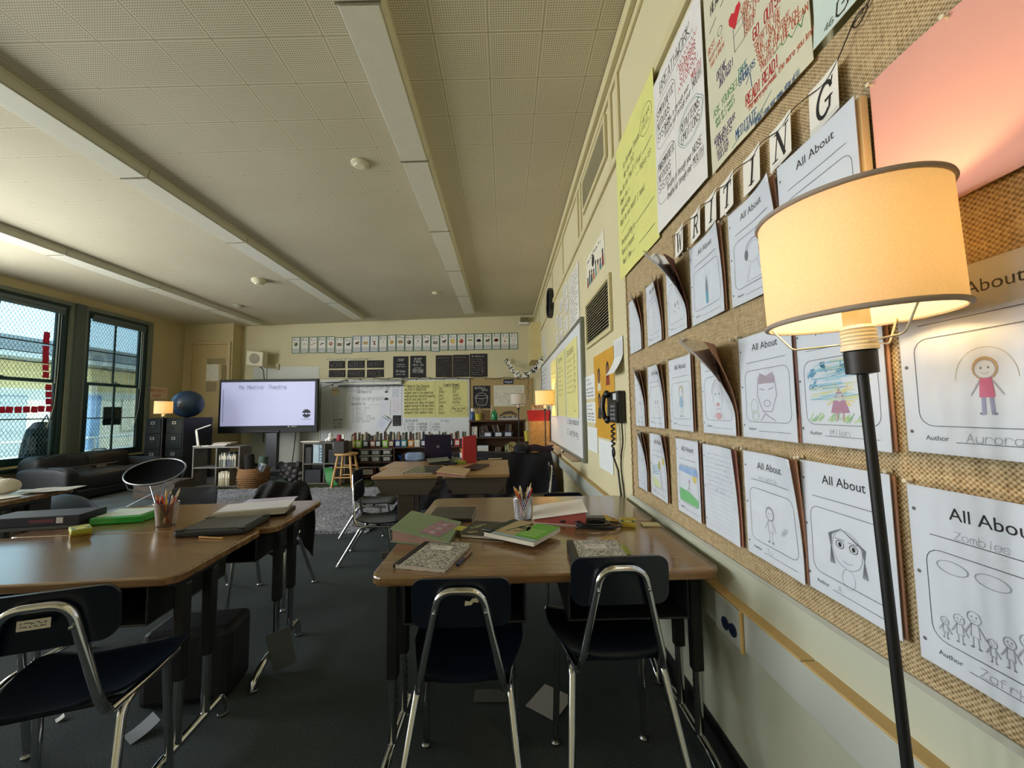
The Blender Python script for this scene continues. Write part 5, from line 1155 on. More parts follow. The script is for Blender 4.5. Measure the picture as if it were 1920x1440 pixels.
_b = MB(); _b.tube([(.55, .08, z0), (.50, .12, z0 - .35), (.46, .1, .02)], .009, BLACKM); _b.build('power_cable', tv)
# filing cabinets, ball on top, lit lamp in the corner
def cabinet(x, w, label, rz=0.0):
    r = thing('filing_cabinet', label, 'filing cabinet', (x, 7.25, 0), rz); rb('body', -w / 2, w / 2, 0, .62, 0, 1.17, mat('0f1113', .35), r)
    for k in range(4):
        d = rb('drawer', -w / 2 + .012, w / 2 - .012, -.018, -.001, .03 + .285 * k, .03 + .285 * k + .27, mat('1a1d20', .3), r, .004)
        b = MB(); b.box(-.05, .05, -.038, -.019, .14 + .285 * k, .155 + .285 * k, CHROME); b.build('handle', d); b = MB(); b.box(-.035, .035, -.023, -.0185, .20 + .285 * k, .25 + .285 * k, mat('c9c9c4', .3, .6)); b.box(-.024, .024, -.024, -.0231, .21 + .285 * k, .24 + .285 * k, BLACKM); b.build('label_holder', d)
    return r
cabinet(-6.475, .30, 'black filing cabinet nearest the windows, behind the small lit lamp'); cabinet(-6.09, .34, 'black filing cabinet with a wide dark side, under the blue ball', -.12)
def exball(c, r, m, label):
    b = MB(); b.ball((0, 0, 0), r, m, 40, 28)
    for k in range(-3, 4):
        z = r * .2 * k; q = math.sqrt(r * r - z * z) + .0008; b.tube([(q * math.cos(a), q * math.sin(a), z) for a in [2 * PI * i / 40 for i in range(40)]], .002, m, n=4, closed=True)
    o = b.build('exercise_ball', smooth=60); o.location = c; return tag(o, label, 'exercise ball')
BALLB = mat('263a54', .35, var=.06)
exball((-6.12, 7.55, 1.17 + .262), .26, BALLB, 'blue exercise ball sitting on top of the black filing cabinet')
WARM = (1.0, .71, .36)
def lamp(loc, top_z, r, h, label, lit=40, lean=(0, 0), shade='f0dcb8', pole_r=.009, seg=40, rad=.03, base_r=.125, spider=True, mixf=.5, cup_r=None):
    """a floor lamp: round base, pole, socket cup, drum shade with trim rings, wire spider, bulb"""
    t = thing('floor_lamp', label, 'floor lamp', loc)
    sx, sy = lean; zb = top_z - h
    def at(z): return Vector((sx * z, sy * z, z))
    sh = Matrix(((1, 0, sx, 0), (0, 1, sy, 0), (0, 0, 1, 0), (0, 0, 0, 1)))
    sh = Matrix.Rotation(math.atan(sx), 4, 'Y') @ Matrix.Rotation(-math.atan(sy), 4, 'X')
    b = MB(); b.lathe([(base_r, 0), (base_r, .012), (base_r * .9, .02), (.02, .026)], BLACKM, 36); b.build('base', t, smooth=40)
    b = MB(); b.tube([at(.02), at(zb * .5), at(zb - .075)], pole_r, BLACKM, 14); b.build('pole', t, smooth=60)
    b = MB(); c_ = cup_r or pole_r * 2.1; b.lathe([(pole_r, zb - .087), (c_ * .97, zb - .085), (c_, zb - .05), (c_ * .9, zb - .048)], BLACKM, 20, X=sh); b.build('socket_cup', t, smooth=40)
    b = MB(); pf = [(.024, zb - .048), (.024, zb - .042)]
    for k in range(5): pf += [(.0215, zb - .040 + .006 * k), (.0235, zb - .037 + .006 * k)]
    pf += [(.0175, zb - .008), (.0175, zb + .03)]
    b.lathe(pf, mat('eadfc0', .5), 24, X=sh); b.build('socket', t, smooth=30)
    FAB = SHADES.setdefault((shade, mixf), mk_shade(shade, mixf))
    b = MB(); n = seg
    vs = []; 
    for (rr, z) in ((r, zb), (r, zb + h), (r - .0022, zb + h), (r - .0022, zb)):
        for k in range(n): vs.append(sh @ Vector((rr * math.cos(2 * PI * k / n), rr * math.sin(2 * PI * k / n), z)))
    b.add(vs, [(a * n + k, a * n + (k + 1) % n, ((a + 1) % 4) * n + (k + 1) % n, ((a + 1) % 4) * n + k) for a in range(4) for k in range(n)], FAB); so = b.build('lamp_shade', t, smooth=40)
    for z in (zb, zb + h):
        b = MB(); b.tube([sh @ Vector(((r + .0006) * math.cos(2 * PI * k / n), (r + .0006) * math.sin(2 * PI * k / n), z + (.0035 if z == zb else -.0035))) for k in range(n)], .0042, mat('a5978a', .8), 8, closed=True); b.build('trim_ring', so, smooth=60)
    if spider:
        b = MB()
        for a in (.35, .35 + 2.094, .35 + 4.189): b.tube(fillet([sh @ Vector((.02 * math.cos(a), .02 * math.sin(a), zb - .036)), sh @ Vector((r * .72 * math.cos(a), r * .72 * math.sin(a), zb - .036)), sh @ Vector(((r - .004) * math.cos(a), (r - .004) * math.sin(a), zb + .008))], .008), .0016, mat('c9c3b0', .3, .8), 6)
        b.build('wire_spider', t)
    BE = SHADES.setdefault(('bulb', bool(lit)), mk_bulb(bool(lit)))
    b = MB(); b.lathe([(.012, zb + .03), (.014, zb + .045), (.026, zb + .075), (.030, zb + .10), (.024, zb + .125), (.006, zb + .135)], BE, 16, X=sh); b.build('bulb', t, smooth=60)
    if lit:
        l = light('bulb_light', 'POINT', tuple(Vector(loc) + sh @ Vector((0, 0, zb + h * .5))), lit, WARM, shadow_soft_size=rad)
        bpy.context.view_layer.update(); l.parent = t; l.matrix_parent_inverse = Matrix.Translation(loc).inverted()
    return t
SHADES = {}
p0 = cy(306, 776, 6.95); lamp((p0.x, 6.95, 0), cy(306, 752, 6.95).z, .128, cy(306, 752, 6.95).z - p0.z, 'small lit floor lamp with a cream drum shade by the windows', 12, spider=False, base_r=.13)
p0 = cy(1021, 760, 5.55); lamp((.585, 5.55, 0), cy(1021, 732, 5.55).z, .138, cy(1021, 732, 5.55).z - p0.z, 'lit floor lamp with a glowing shade in the far right corner, before the cabinet', 11, spider=False)
p0 = cy(972, 758.5, 6.3); lamp((p0.x, 6.3, 0), cy(972, 738, 6.3).z, .122, cy(972, 738, 6.3).z - p0.z, 'unlit floor lamp with a plain white shade before the tall bookcase', 0, shade='e4e4e6', spider=False)
# ---- books
BCOL = ['7a8a5a', '3c5a7a', 'b4a88a', '8a3a34', '4a4640', 'c2b7a0', '2f5a52', 'b5803a', '6a7a8c', '55384a', 'd0c8b4', '27303e']
def book(w, d, h, c, M, label, group, name='book', parent=None):
    """spine towards -y, standing on z=0"""
    b = MB(); C_ = mat(c, .55, var=.08, scale=20); t = .0025
    b.box(-w / 2, -w / 2 + t, -d / 2, d / 2, 0, h, C_); b.box(w / 2 - t, w / 2, -d / 2, d / 2, 0, h, C_); b.box(-w / 2 + t, w / 2 - t, -d / 2, -d / 2 + t, 0, h, C_); b.box(-w / 2 + t, w / 2 - t, -d / 2 + t, d / 2 - .004, .004, h - .004, mat('d9d2c0', .9, var=.03))
    if w > .016: b.box(-w * .3, w * .3, -d / 2 - .0006, -d / 2, h * .55, h * .85, mat('d5cdb8', .7))
    o = b.build(name); o.matrix_world = M; return tag(o, label, 'book', group)
def row_of_books(x0, x1, y, z, hmax, label, group, dmean=.2, slant=0.0, cols=BCOL, depth=.18, wr=(.014, .032)):
    x = x0
    while True:
        w = random.uniform(*wr)
        if x + w > x1: break
        h = hmax * random.uniform(.78, 1.0); c = random.choice(cols)
        book(w * .94, depth, h, c, Matrix.Translation((x + w / 2, y + random.uniform(0, .01), z)) @ Matrix.Rotation(slant, 4, 'Y'), label, group); x += w * (1.0 if not slant else 1.25)
# ---- grey cubby shelf at the left
GREYW = mk_wood('grey_wood', '48443e', '5a554d', '6b655b', .5, 30, 3)
def cubby(x0, x1, y, h, cols, rows, label, m, depth=.30, back=False, t=.022):
    r = thing('cubby_shelf', label, 'shelf', ((x0 + x1) / 2, y, 0)); hw = (x1 - x0) / 2
    for s_ in (-1, 1): rb('side_panel', *(sorted((s_ * hw, s_ * (hw - t)))), 0, depth, 0, h, m, r, .002)
    rb('top', -hw + t, hw - t, 0, depth, h - t, h, m, r, .002); rb('shelf_board', -hw + t, hw - t, 0, depth, .02, .02 + t, m, r, .002)
    for k in range(1, rows): rb('shelf_board', -hw + t, hw - t, 0.003, depth, h * k / rows - t / 2, h * k / rows + t / 2, m, r, .002)
    for k in range(1, cols): rb('divider', -hw + 2 * hw * k / cols - t / 2, -hw + 2 * hw * k / cols + t / 2, .004, depth, .042, h - t, m, r, .002)
    if back: rb('back_panel', -hw + t, hw - t, depth - .008, depth, .02, h - t, mat('17171a', .7), r, 0)
    return r
x0, x1, _, z1 = fb(358, 837, 450, 914, 6.5); hS = z1 + .0
cubby(x0, x1, 6.5, hS, 2, 2, 'low grey open shelf with books at its right, left of the basket', GREYW); xm = (x0 + x1) / 2
row_of_books(xm + .03, x1 - .06, 6.61, hS / 2 + .012, hS / 2 - .10, 'book standing in the upper right cell of the low grey shelf', 'books in the upper cell of the grey shelf', cols=['5a5f4a', '3c4248', '8a8468', '6a675c', '2d333a', 'a7a283'])
row_of_books(xm + .03, xm + .24, 6.61, .043, hS / 2 - .09, 'cream-spined book in the lower right cell of the low grey shelf', 'books in the lower cell of the grey shelf', cols=['9a8e74', 'b0a58a', '857a5f'], wr=(.03, .045))
p = cy(417, 826, 6.6)
for k, (w, d, h, c, lab) in enumerate(((.30, .22, .022, '9a958c', 'lowest grey sheaf'), (.24, .20, .018, 'cfcac0', 'white sheaf under the pink one'), (.26, .21, .02, 'b3a296', 'pinkish sheaf on top'))):
    z = hS + sum((.022, .018, .02)[:k]) + .0005 * (k + 1); b = MB(); b.box(-w / 2, w / 2, -d / 2, d / 2, 0, h, mat(c, .8, var=.05)); o = b.build('paper_stack', bevel=.004); o.location = (p.x + .03 * (k - 1), 6.64, z); o.rotation_euler = (0, 0, .1 * (k - 1)); tag(o, lab + ' of the paper stack on the low grey shelf', 'paper stack', 'paper stack on the grey shelf')
p = cy(370, 838, 6.6); dl = thing('desk_lamp', 'white folding desk lamp standing on the low grey shelf', 'desk lamp', (p.x, 6.62, hS))
_b = MB(); _b.box(-.06, .07, -.05, .05, 0, .014, mat('b9b5aa', .5)); _b.build('base', dl, bevel=.004)
_b = MB(); _b.box(-.018, .018, -.008, .008, .014, .27, mat('cdc9bd', .5), X=Matrix.Rotation(-.16, 4, 'Y')); _b.build('arm', dl, bevel=.004)
_b = MB(); _b.box(0, .26, -.016, .016, -.008, .008, mat('d8d4c8', .5), X=Matrix.Translation((-.05, 0, .275)) @ Matrix.Rotation(-.33, 4, 'Y')); _b.build('lamp_head', dl, bevel=.004)
_b = MB(); _b.grid(lambda u, v: (u * .27, v * .1, .002 + .05 * max(0, u - .4) ** 2 * 2.2), 8, 1, mat('d6d2c8', .6), thick=(0, 0, .012)); o = _b.build('paper_tray'); o.location = (p.x + .09, 6.57, hS); tag(o, 'curved white tray lying beside the desk lamp', 'tray')
# ---- basket with blankets
p = cz(483, 909, 0) + Vector((.10, .0, 0)); bk = thing('basket', 'round brown wicker basket full of rolled blankets below the screen', 'basket', (p.x, 6.55, 0))
WICK = mat('7a5630', .8, var=.3, scale=60, bump=.8, bscale=90)
_b = MB(); _b.lathe([(.16, 0), (.20, .08), (.235, .2), (.225, .29), (.21, .33), (.195, .33), (.20, .29), (.21, .2), (.17, .03), (.01, .03)], WICK, 40)
for k in range(10): _b.tube([((.205 + .03 * math.sin(k * .33)) * math.cos(a), (.205 + .03 * math.sin(k * .33)) * math.sin(a), .03 + .03 * k) for a in [2 * PI * i / 40 for i in range(40)]], .008, WICK, 5, closed=True)
_b.build('wicker_body', bk, smooth=50)
for s_ in (-1, 1):
    _b = MB(); _b.tube(fillet([(s_ * .21, -.05, .30), (s_ * .26, -.05, .33), (s_ * .26, .05, .33), (s_ * .21, .05, .30)], .03), .010, WICK, 6); _b.build('handle', bk)
def roll(x, y, z, r, L, rot, c, label):
    b = MB(); b.lathe([(r * .4, 0), (r * .95, .01), (r, .05), (r * .97, L * .5), (r, L - .05), (r * .9, L - .01), (r * .3, L)], mat(c, .95, var=.15, bump=.5, bscale=60), 18)
    o = b.build('blanket_roll', smooth=50); o.location = (x, y, z); o.rotation_euler = rot; tag(o, label, 'blanket'); return o
roll(p.x - .04, 6.55, .06, .075, .50, (0, -.10, 0), '17130f', 'black rolled blanket standing tallest in the basket'); roll(p.x + .06, 6.62, .06, .07, .46, (0, .12, 0), '46584e', 'grey-green rolled blanket at the back of the basket')
o = roll(p.x + .06, 6.46, .08, .05, .36, (.0, .45, 0), 'b9bcc4', 'white striped rolled blanket leaning over the basket rim')
for k in range(4):
    _b = MB(); _b.box(-.035 + .02 * k, -.029 + .02 * k, -.0515, -.030, .1, .34, flat('3a4a6a')); _b.build('stripe', o)
b = MB(); b.box(-.15, .15, -.1, .1, 0, .05, mat('9fc3cc', .6, var=.1)); b.box(-.06, .06, -.101, -.1, .012, .038, mat('c46a74', .6)); q = cz(513, 911, 0); o = b.build('board_game_box', bevel=.003); o.location = (q.x, 6.55, 0); tag(o, 'flat pale cyan box on the floor beside the basket', 'box')
b = MB(); b.box(-.2, .2, -.1, .1, 0, .07, mat('5d7a5a', .6, var=.1)); b.box(.03, .12, -.101, -.1, .02, .06, mat('2f6a4a', .6)); o = b.build('board_game_box', bevel=.003); o.location = (q.x + .17, 6.82, 0); tag(o, 'flat green box on the floor behind the cyan one', 'box')
# ---- dark backpack with rounded plates and a leaning board
p = cz(548, 907, 0); bg = thing('backpack', 'black backpack with a shell of grey patches lying under the screen', 'backpack', (p.x + .08, 6.75, 0))
X = Matrix.Translation((0, 0, .20)) @ Matrix.Rotation(.5, 4, 'Y'); _b = MB(); _b.ball((0, 0, 0), .2, mat('121214', .8, var=.2), 24, 16, (1.15, .65, .85)); _b.v = [tuple(X @ Vector(v)) for v in _b.v]; _b.build('bag', bg, smooth=60)
_b = MB()
for i in range(4):
    for j in range(3):
        a, e = -.75 + .5 * i + .12 * (j % 2), -.5 + .5 * j; c = X @ Vector((.225 * math.sin(a) * math.cos(e), -.13 * math.cos(a) * math.cos(e), .17 * math.sin(e))); _b.ball(tuple(c), .042, mat('4b4548', .7), 12, 8, (1, .45, .8))
_b.build('shell_patches', bg, smooth=60)
_b = MB(); _b.tube(fillet([(-.2, -.02, .26), (-.28, -.03, .36), (-.2, .0, .40), (-.14, 0, .30)], .05), .016, BLACKM); _b.tube([(-.22, -.08, .18), (-.34, -.1, .2)], .014, BLACKM); _b.build('strap', bg)
o = rb('leaning_board', -.03, .03, -.02, .02, 0, .40, mat('1a1718', .6)); q = cz(563, 906, 0); o.location = (q.x, 6.70, 0.004); o.rotation_euler = (0, .16, 0); tag(o, 'narrow dark board leaning against the left side of the cubby shelf', 'board')
# ---- cubby with binders
x0, x1, _, z1 = fb(566, 829, 648, 905, 6.65); hC = z1
cubby(x0, x1, 6.65, hC, 2, 2, 'grey cubby shelf with a ring binder upright in it, beside the stool', GREYW, back=False); cw = (x1 - x0) / 2
bi = thing('ring_binder', 'pale blue-grey binder with a ringed spine in the top left cubby', 'binder', (x0 + cw * .67, 6.8, hC / 2 + .0115))
rb('cover', -.08, .08, -.12, .12, 0, hC / 2 - .05, mat('a9bcc4', .6), bi, .004); _b = MB(); [_b.tube([(.02, -.122, .04 + .05 * k), (.07, -.126, .04 + .05 * k)], .006, mat('3a5a74', .4)) for k in range(int((hC / 2 - .06) / .05))]; [_b.box(q, q + .006, -.1245, -.1205, .02, hC / 2 - .06, mat('3a5a74', .4)) for q in (.02, .064)]; _b.build('rings', bi)
for (a, c, z, h, w, lab) in ((x0 + .085, '1f1c18', hC / 2, .9, .11, 'dark box file in the top left cubby'), (x0 + cw + .2, '16181c', hC / 2, .75, .27, 'dark case in the top right cubby'), (x0 + .165, '23252b', .043, .72, .27, 'dark box with a pleated front in the lower left cubby')):
    hh = (hC / 2 - .06) * h; b = MB(); b.box(-w / 2, w / 2, -.12, .12, 0, hh, mat(c, .6)); [b.box(-w / 2 + .02 + .02 * k, -w / 2 + .03 + .02 * k, -.123, -.12, .01, hh - .01, mat('2e3138', .6)) for k in range(int(w / .02) - 1)] if 'pleated' in lab else None
    o = b.build('file_box', bevel=.004); o.location = (a, 6.79, z + (.0115 if z > .1 else 0)); tag(o, lab, 'box')
for k, c in enumerate(('c7cad4', '20222c', '8f96ae', '3a4a8a', 'b9b2c4')): book(.022, .22, .26, c, Matrix.Translation((x0 + cw * .92 + .032 * k + .04, 6.79, .043)) @ Matrix.Rotation(-.10 if k > 2 else 0, 4, 'Y'), 'thin folder standing in the lower right cubby' , 'folders in the lower right cubby', 'folder')
b = MB(); b.grid(lambda u, v: (u * .14 + .1 * v * v, -.14 + .02 * math.sin(6 * v), .30 - .29 * v), 4, 10, mat('3f8a4a', .6), thick=(.01, .01, 0)); o = b.build('green_folder'); o.location = (x1 - .30, 6.66, .01); tag(o, 'bright green folder sliding out of the lower right cubby', 'folder')
# ---- on the cubby: figurine, small box, red container
p = cy(617, 829, 6.75); b = MB(); b.ball((0, 0, .05), .05, WHITE); b.ball((0, 0, .12), .036, WHITE); b.ball((-.06, 0, .03), .03, WHITE); o = b.build('figurine', smooth=60); o.location = (p.x, 6.8, hC); tag(o, 'small white figurine on top of the cubby shelf', 'figurine')
b = MB(); b.box(-.08, .08, -.04, .04, 0, .05, mat('5a4632', .7)); o = b.build('small_box', bevel=.004); o.location = (cy(630, 829, 6.75).x, 6.86, hC); tag(o, 'low brown box between the figurine and the red jar', 'box')
b = MB(); b.box(-.16, .16, -.06, .06, 0, .02, mat('cfcabc', .7)); o = b.build('paper_stack', bevel=.003); o.location = (cy(583, 829, 6.75).x, 6.78, hC); tag(o, 'thin white sheaf at the left end on the cubby shelf', 'paper stack')
b = MB(); b.box(-.09, .09, -.09, .09, 0, .20, mat('2c2826', .6)); o = b.build('dark_box', bevel=.01); q = cy(645, 835, 6.60); 
o.location = (x1 + .02, 6.42, 0.560); tag(o, 'dark brown box standing on the wooden stool', 'box')
b = MB(); b.lathe([(.045, 0), (.05, .01), (.05, .09), (.04, .10)], mat('8a2430', .5), 20); b.box(.03, .075, -.03, .0, .03, .1, WHITE); o = b.build('red_jar', smooth=40); o.location = (x1 + .0, 6.42, .7605); tag(o, 'red jar on top of the dark brown box by the whiteboard', 'jar')
# ---- wooden stool
q = cz(655, 908, 0); st = thing('bar_stool', 'round wooden stool with four splayed legs before the book bins', 'stool', (x1 + .10, 6.45, 0))
_b = MB(); _b.lathe([(.02, .525), (.17, .525), (.182, .535), (.182, .552), (.17, .56), (.02, .558)], PINE, 36); _b.build('seat', st, smooth=40)
LG = [(sx * .165, sy * .165) for sx, sy in ((1, 1), (1, -1), (-1, -1), (-1, 1))]
for (a, c) in LG:
    _b = MB(); _b.tube([(a * .58, c * .58, .53), (a * .8, c * .8, .27), (a * 1.02, c * 1.02, 0)], [.017, .02, .015], PINE, 12); _b.build('leg', st, smooth=50)
for i in range(4):
    a, c = LG[i], LG[(i + 1) % 4]
    for z, f in ((.15, .895), (.31, .765)):
        z += .03 * (i % 2); _b = MB(); _b.tube([(a[0] * f, a[1] * f, z), (c[0] * f, c[1] * f, z)], .010, PINE, 10); _b.build('rung', st, smooth=50)
# ---- bookcase of book bins under the whiteboard
SY = 7.1; x0, x1, _, zt = fb(648, 836.5, 879, 895, SY)
bc = thing('bookcase', 'long low dark bookcase carrying the row of coloured book bins', 'bookcase', ((x0 + x1) / 2, SY, 0)); hw = (x1 - x0) / 2
for q in (-hw, -hw + .853, hw / 3, hw - .022): rb('side_panel', q, q + .022, 0, .32, 0, zt - .022, DARKWOOD, bc, .002)
for z in (zt - .022, .30, .04): rb('shelf_board', -hw, hw, -.006, .32, z, z + .0215, DARKWOOD, bc, .002)
rb('back_panel', -hw, hw, .325, .335, 0, zt, DARKWOOD, bc, 0)
def bin_(x, y, z, w, d, h, c, label, group, lab=True, lid=None, card='d9dcdc'):
    r = thing('book_bin', label, 'bin', (x, y, z), group=group); m_ = mat(c, .5, var=.05); b = MB()
    f = .88; P0 = [(-w / 2 * f, -d / 2 * f), (w / 2 * f, -d / 2 * f), (w / 2 * f, d / 2 * f), (-w / 2 * f, d / 2 * f)]; P1 = [(-w / 2, -d / 2), (w / 2, -d / 2), (w / 2, d / 2), (-w / 2, d / 2)]; t = .006
    def sc(P, k): return [(p[0] * k, p[1] * k) for p in P]
    vs = [(*p, 0) for p in P0] + [(*p, h) for p in P1] + [(*p, h) for p in sc(P1, 1 - 2 * t / w)] + [(*p, t) for p in sc(P0, 1 - 2 * t / w)]
    fs = [(3, 2, 1, 0)] + [(i, (i + 1) % 4, 4 + (i + 1) % 4, 4 + i) for i in range(4)] + [(4 + i, 4 + (i + 1) % 4, 8 + (i + 1) % 4, 8 + i) for i in range(4)] + [(8 + i, 8 + (i + 1) % 4, 12 + (i + 1) % 4, 12 + i) for i in range(4)] + [(12, 13, 14, 15)]
    b.add(vs, fs, m_); b.build('tub', r)
    if lab:
        s = Sheet(w * .62, h * .6, mat(card, .7), .001); s.scrib(w * .08, h * .12, w * .45, h * .35, 2, flat('4a4d52'), .004, .2); s.build('label_card', frame((-w * .31, -d / 2 * .965 - .003, h * .22), (1, 0, 0), (0, -.06, 1)), None).parent = r
    if lid: rb('lid', -w / 2 - .006, w / 2 + .006, -d / 2 - .006, d / 2 + .006, h + .0005, h + .016, mat(lid, .5), r, .004)
    return r
BINS = [(659, 'c2b23a', 'yellow'), (671.2, '8fbf3a', 'lime green'), (684.6, '16171a', 'black lime-side'), (697.9, '6a2020', 'dark red'), (708.3, '1a1a20', 'black red-side'), (721.2, '7fb53a', 'bright green'), (732.6, '4a1d1c', 'maroon'), (745, '27407a', 'blue'), (756.5, '2f7f8c', 'teal'), (769.5, 'c27a2a', 'orange'), (781.5, 'cfd3cc', 'white'), (793.5, '17294a', 'navy'), (806, '4a8a3a', 'leaf green'), (818, '7a2a5a', 'purple'), (831, 'c2b23a', 'mustard'), (844, '1d1d22', 'black laptop-side'), (857, 'b3203a', 'red'), (870, '3a3f4a', 'grey')]
for i, (px, c, nm) in enumerate(BINS):
    p = cy(px, 836, SY); w = .108; BN_ = ('black', {'lime': ', by lime', 'red-': ', by green', 'lapt': ', by red'}[nm[6:10]]) if nm[:5] == 'black' else (nm, '')
    bin_(p.x, SY + .12, zt + .0005, w, .2, .125, c, BN_[0] + ' book bin on the long bookcase' + BN_[1], 'book bins on the long bookcase', card='d9dfe0' if nm[:4] in ('blac', 'navy', 'blue', 'teal') else 'dcd6c0')
    for k in range(4):
        h = random.uniform(.20, .27); book(.014, .12, h, random.choice(['6a675c', '3b4440', 'a59a80', '8a5a3a', '4a4640', '2f3a33', 'b8ae98', '7a4a34']), Matrix.Translation((p.x - .033 + .019 * k, SY + .12, zt + .008)) @ Matrix.Rotation(random.uniform(-.06, .06), 4, 'Y'), 'picture book standing in the %s bin of the long bookcase%s' % BN_, 'books in the %s bin%s' % BN_, 'picture_book')
for r_ in range(2):
    for k in range(3):
        p = cy(682.5 + 21 * k, 850, SY); z = .322 + (.117 if r_ else 0); bin_(p.x, SY + .13, z, .185, .22, .098, '5a5f64' if k < 2 else '2a2c30', 'lidded tub, %s of two, %s on the middle shelf' % ('upper' if r_ else 'lower', ('grey beside the stool', 'grey in the middle', 'black by the blue bowl')[k]), 'lidded tubs on the middle shelf', lid='c9ccca', card='e0e4e6')
for (px, w, h, c, lab) in ((688, .30, .15, '5a2a30', 'dark red and white tub on the lowest shelf of the long bookcase'), (662, .22, .12, '6a2450', 'magenta tub on the lowest shelf behind the stool'), (722, .26, .14, '4a4a4e', 'grey tub on the lowest shelf, third from the stool')):
    bin_(cy(px, 880, SY).x, SY + .14, .062, w, .22, h, c, lab, 'tubs on the lowest shelf', lid='b9bab6')
b = MB(); b.lathe([(.05, 0), (.09, .03), (.12, .09), (.125, .10), (.115, .09), (.085, .035), (.01, .01)], mat('1f4f9a', .3), 28); o = b.build('blue_bowl', smooth=50); o.location = (cy(751, 850, SY).x + .03, SY + .15, .3225); tag(o, 'shiny blue bowl on the middle shelf of the long bookcase', 'bowl')
b = MB(); b.box(-.09, .09, -.08, .08, 0, .08, mat('5a6a44', .6)); o = b.build('green_box', bevel=.004); o.location = (cy(776, 850, SY).x, SY + .14, .3225); tag(o, 'green box on the middle shelf right of the blue bowl', 'box')
# ---- tall bookcase at the right
RY = 7.1; x0, x1, _, zt = fb(880.5, 787, 985, 850, RY); RBX0, RBX1 = x0, x1
rc = thing('bookcase', 'tall dark brown bookcase with bins behind the white floor lamp', 'bookcase', ((x0 + x1) / 2, RY, 0)); hw = (x1 - x0) / 2; z2 = cy(930, 820, RY).z; z3 = z2 - .36
for q in (-hw, hw - .025): rb('side_panel', q, q + .025, 0, .30, 0, zt - .03, DARKWOOD, rc, .002)
rb('top', -hw - .01, hw + .01, -.01, .30, zt - .03, zt, DARKWOOD, rc, .003)
for z in (z2 - .022, z3 - .022, .03): rb('shelf_board', -hw + .025, hw - .025, 0, .29, z, z + .0215, DARKWOOD, rc, .002)
rb('back_panel', -hw + .02, hw - .02, .295, .305, 0, zt - .03, DARKWOOD, rc, 0)
def onto(o, px, y, z, label, cat, name=None): o.location = (cy(px, 787, y).x, y, z); return tag(o, label, cat)
b = MB(); b.lathe([(.04, 0), (.045, .02), (.045, .13), (.03, .16), (.03, .165)], mat('2a4a7a', .3), 20); b.lathe([(.03, .166), (.03, .22), (.02, .225)], WHITE, 20); onto(b.build('spray_bottle', smooth=40), 886, RY + .1, zt, 'blue bottle with a tall white cap at the left end of the tall bookcase top', 'bottle')
b = MB(); b.lathe([(.055, 0), (.075, .12), (.08, .125), (.072, .12), (.05, .01)], mat('b9b244', .5), 24); o = onto(b.build('pencil_pot', smooth=40), 897.5, RY + .1, zt, 'yellow pot holding brown paint sticks on the tall bookcase', 'pot')
for k in range(4):
    b = MB(); b.tube([(0, 0, .013), (.03 * (k - 1.5), .01, .25)], .008, mat('7a6248', .7), 8); b.build('paint_stick', o).location = (-.02 + .014 * k, .02 * (k % 2), 0)
b = MB(); b.box(-.075, .075, -.05, .05, 0, .19, mat('6a5230', .7, var=.1)); onto(b.build('brown_box', bevel=.004), 911.5, RY + .14, zt, 'upright brown cardboard box on the tall bookcase', 'box')
b = MB(); b.lathe([(.055, 0), (.06, .02), (.06, .10), (.05, .14), (.02, .17), (.02, .20)], mat('1f7a4a', .25), 24); b.tube([(-.05, 0, .1), (-.055, 0, .28)], .008, mat('c9b6a4', .6)); onto(b.build('green_jug', smooth=40), 927, RY + .1, zt, 'green plastic jug on the tall bookcase', 'jug')
b = MB(); b.box(-.19, .19, -.07, .07, 0, .035, mat('a9a79f', .8, bump=.8)); b.build
for k in range(7): b.ball((-.15 + .05 * k, -.02 * (k % 2), .05), .03, mat('8f8a80', .9, var=.3), 10, 7)
b.tube([(-.16, 0, .08), (-.06, 0, .13), (.06, 0, .14), (.17, 0, .09)], [.012, .03, .03, .010], mat('5a4a3a', .9), 10); onto(b.build('driftwood_display', smooth=50), 953, RY + .1, zt, 'driftwood and shells on a grey tray on the tall bookcase', 'display')
for k in range(4): book(.024, .2, .2, ['c9ccd0', '8f959c', 'd6d2c8', 'a9a59b'][k], Matrix.Translation((x0 + .05 + .026 * k, RY + .12, z2 + .0005)), 'pale book at the left end of the second shelf of the tall bookcase', 'pale books on the second shelf')
s = Sheet(.15, .19, mat('8a9a9a', .6), .02); s.rect(.02, .03, .13, .16, flat('4a5a6a')); s.layer(); s.ell(.06, .1, .03, .035, flat('a97a6a')); s.ell(.1, .07, .02, .02, flat('c9b45a')); o = s.build('framed_picture', frame((x0 + .17, RY + .12, z2), (1, 0, 0), (0, .12, 1))); tag(o, 'small framed picture on the second shelf of the tall bookcase', 'picture frame')
for k, px in enumerate((914.5, 934.5, 953)):
    p = cy(px, 818, RY); bin_(p.x, RY + .13, z2 + .0005, .17, .2, .10, '3b4250', 'dark labelled bin, %s on the second shelf of the tall bookcase' % ('first', 'second', 'third')[k], 'labelled bins on the second shelf', card='dfe4ea')
    for j in range(4): book(.013, .13, .22, random.choice(['8a7a6a', '6a5248', 'a58a74', '4a4a50', 'b8ae98']), Matrix.Translation((p.x - .055 + .03 * j, RY + .13, z2 + .008)) @ Matrix.Rotation((-.28, -.25, .10)[k], 4, 'Y'), 'thin book leaning in the %s dark bin of the second shelf' % ('first', 'second', 'third')[k], 'books leaning in the %s dark bin' % ('first', 'second', 'third')[k], 'picture_book')
for k in range(8): book(.023, .16, .21, 'c9d2da', Matrix.Translation((cy(896 + 2.6 * k, 845, RY).x, RY + .11, z3 + .0005)), 'white magazine of the matching set on the third shelf of the tall bookcase', 'white magazine set on the third shelf', 'magazine')
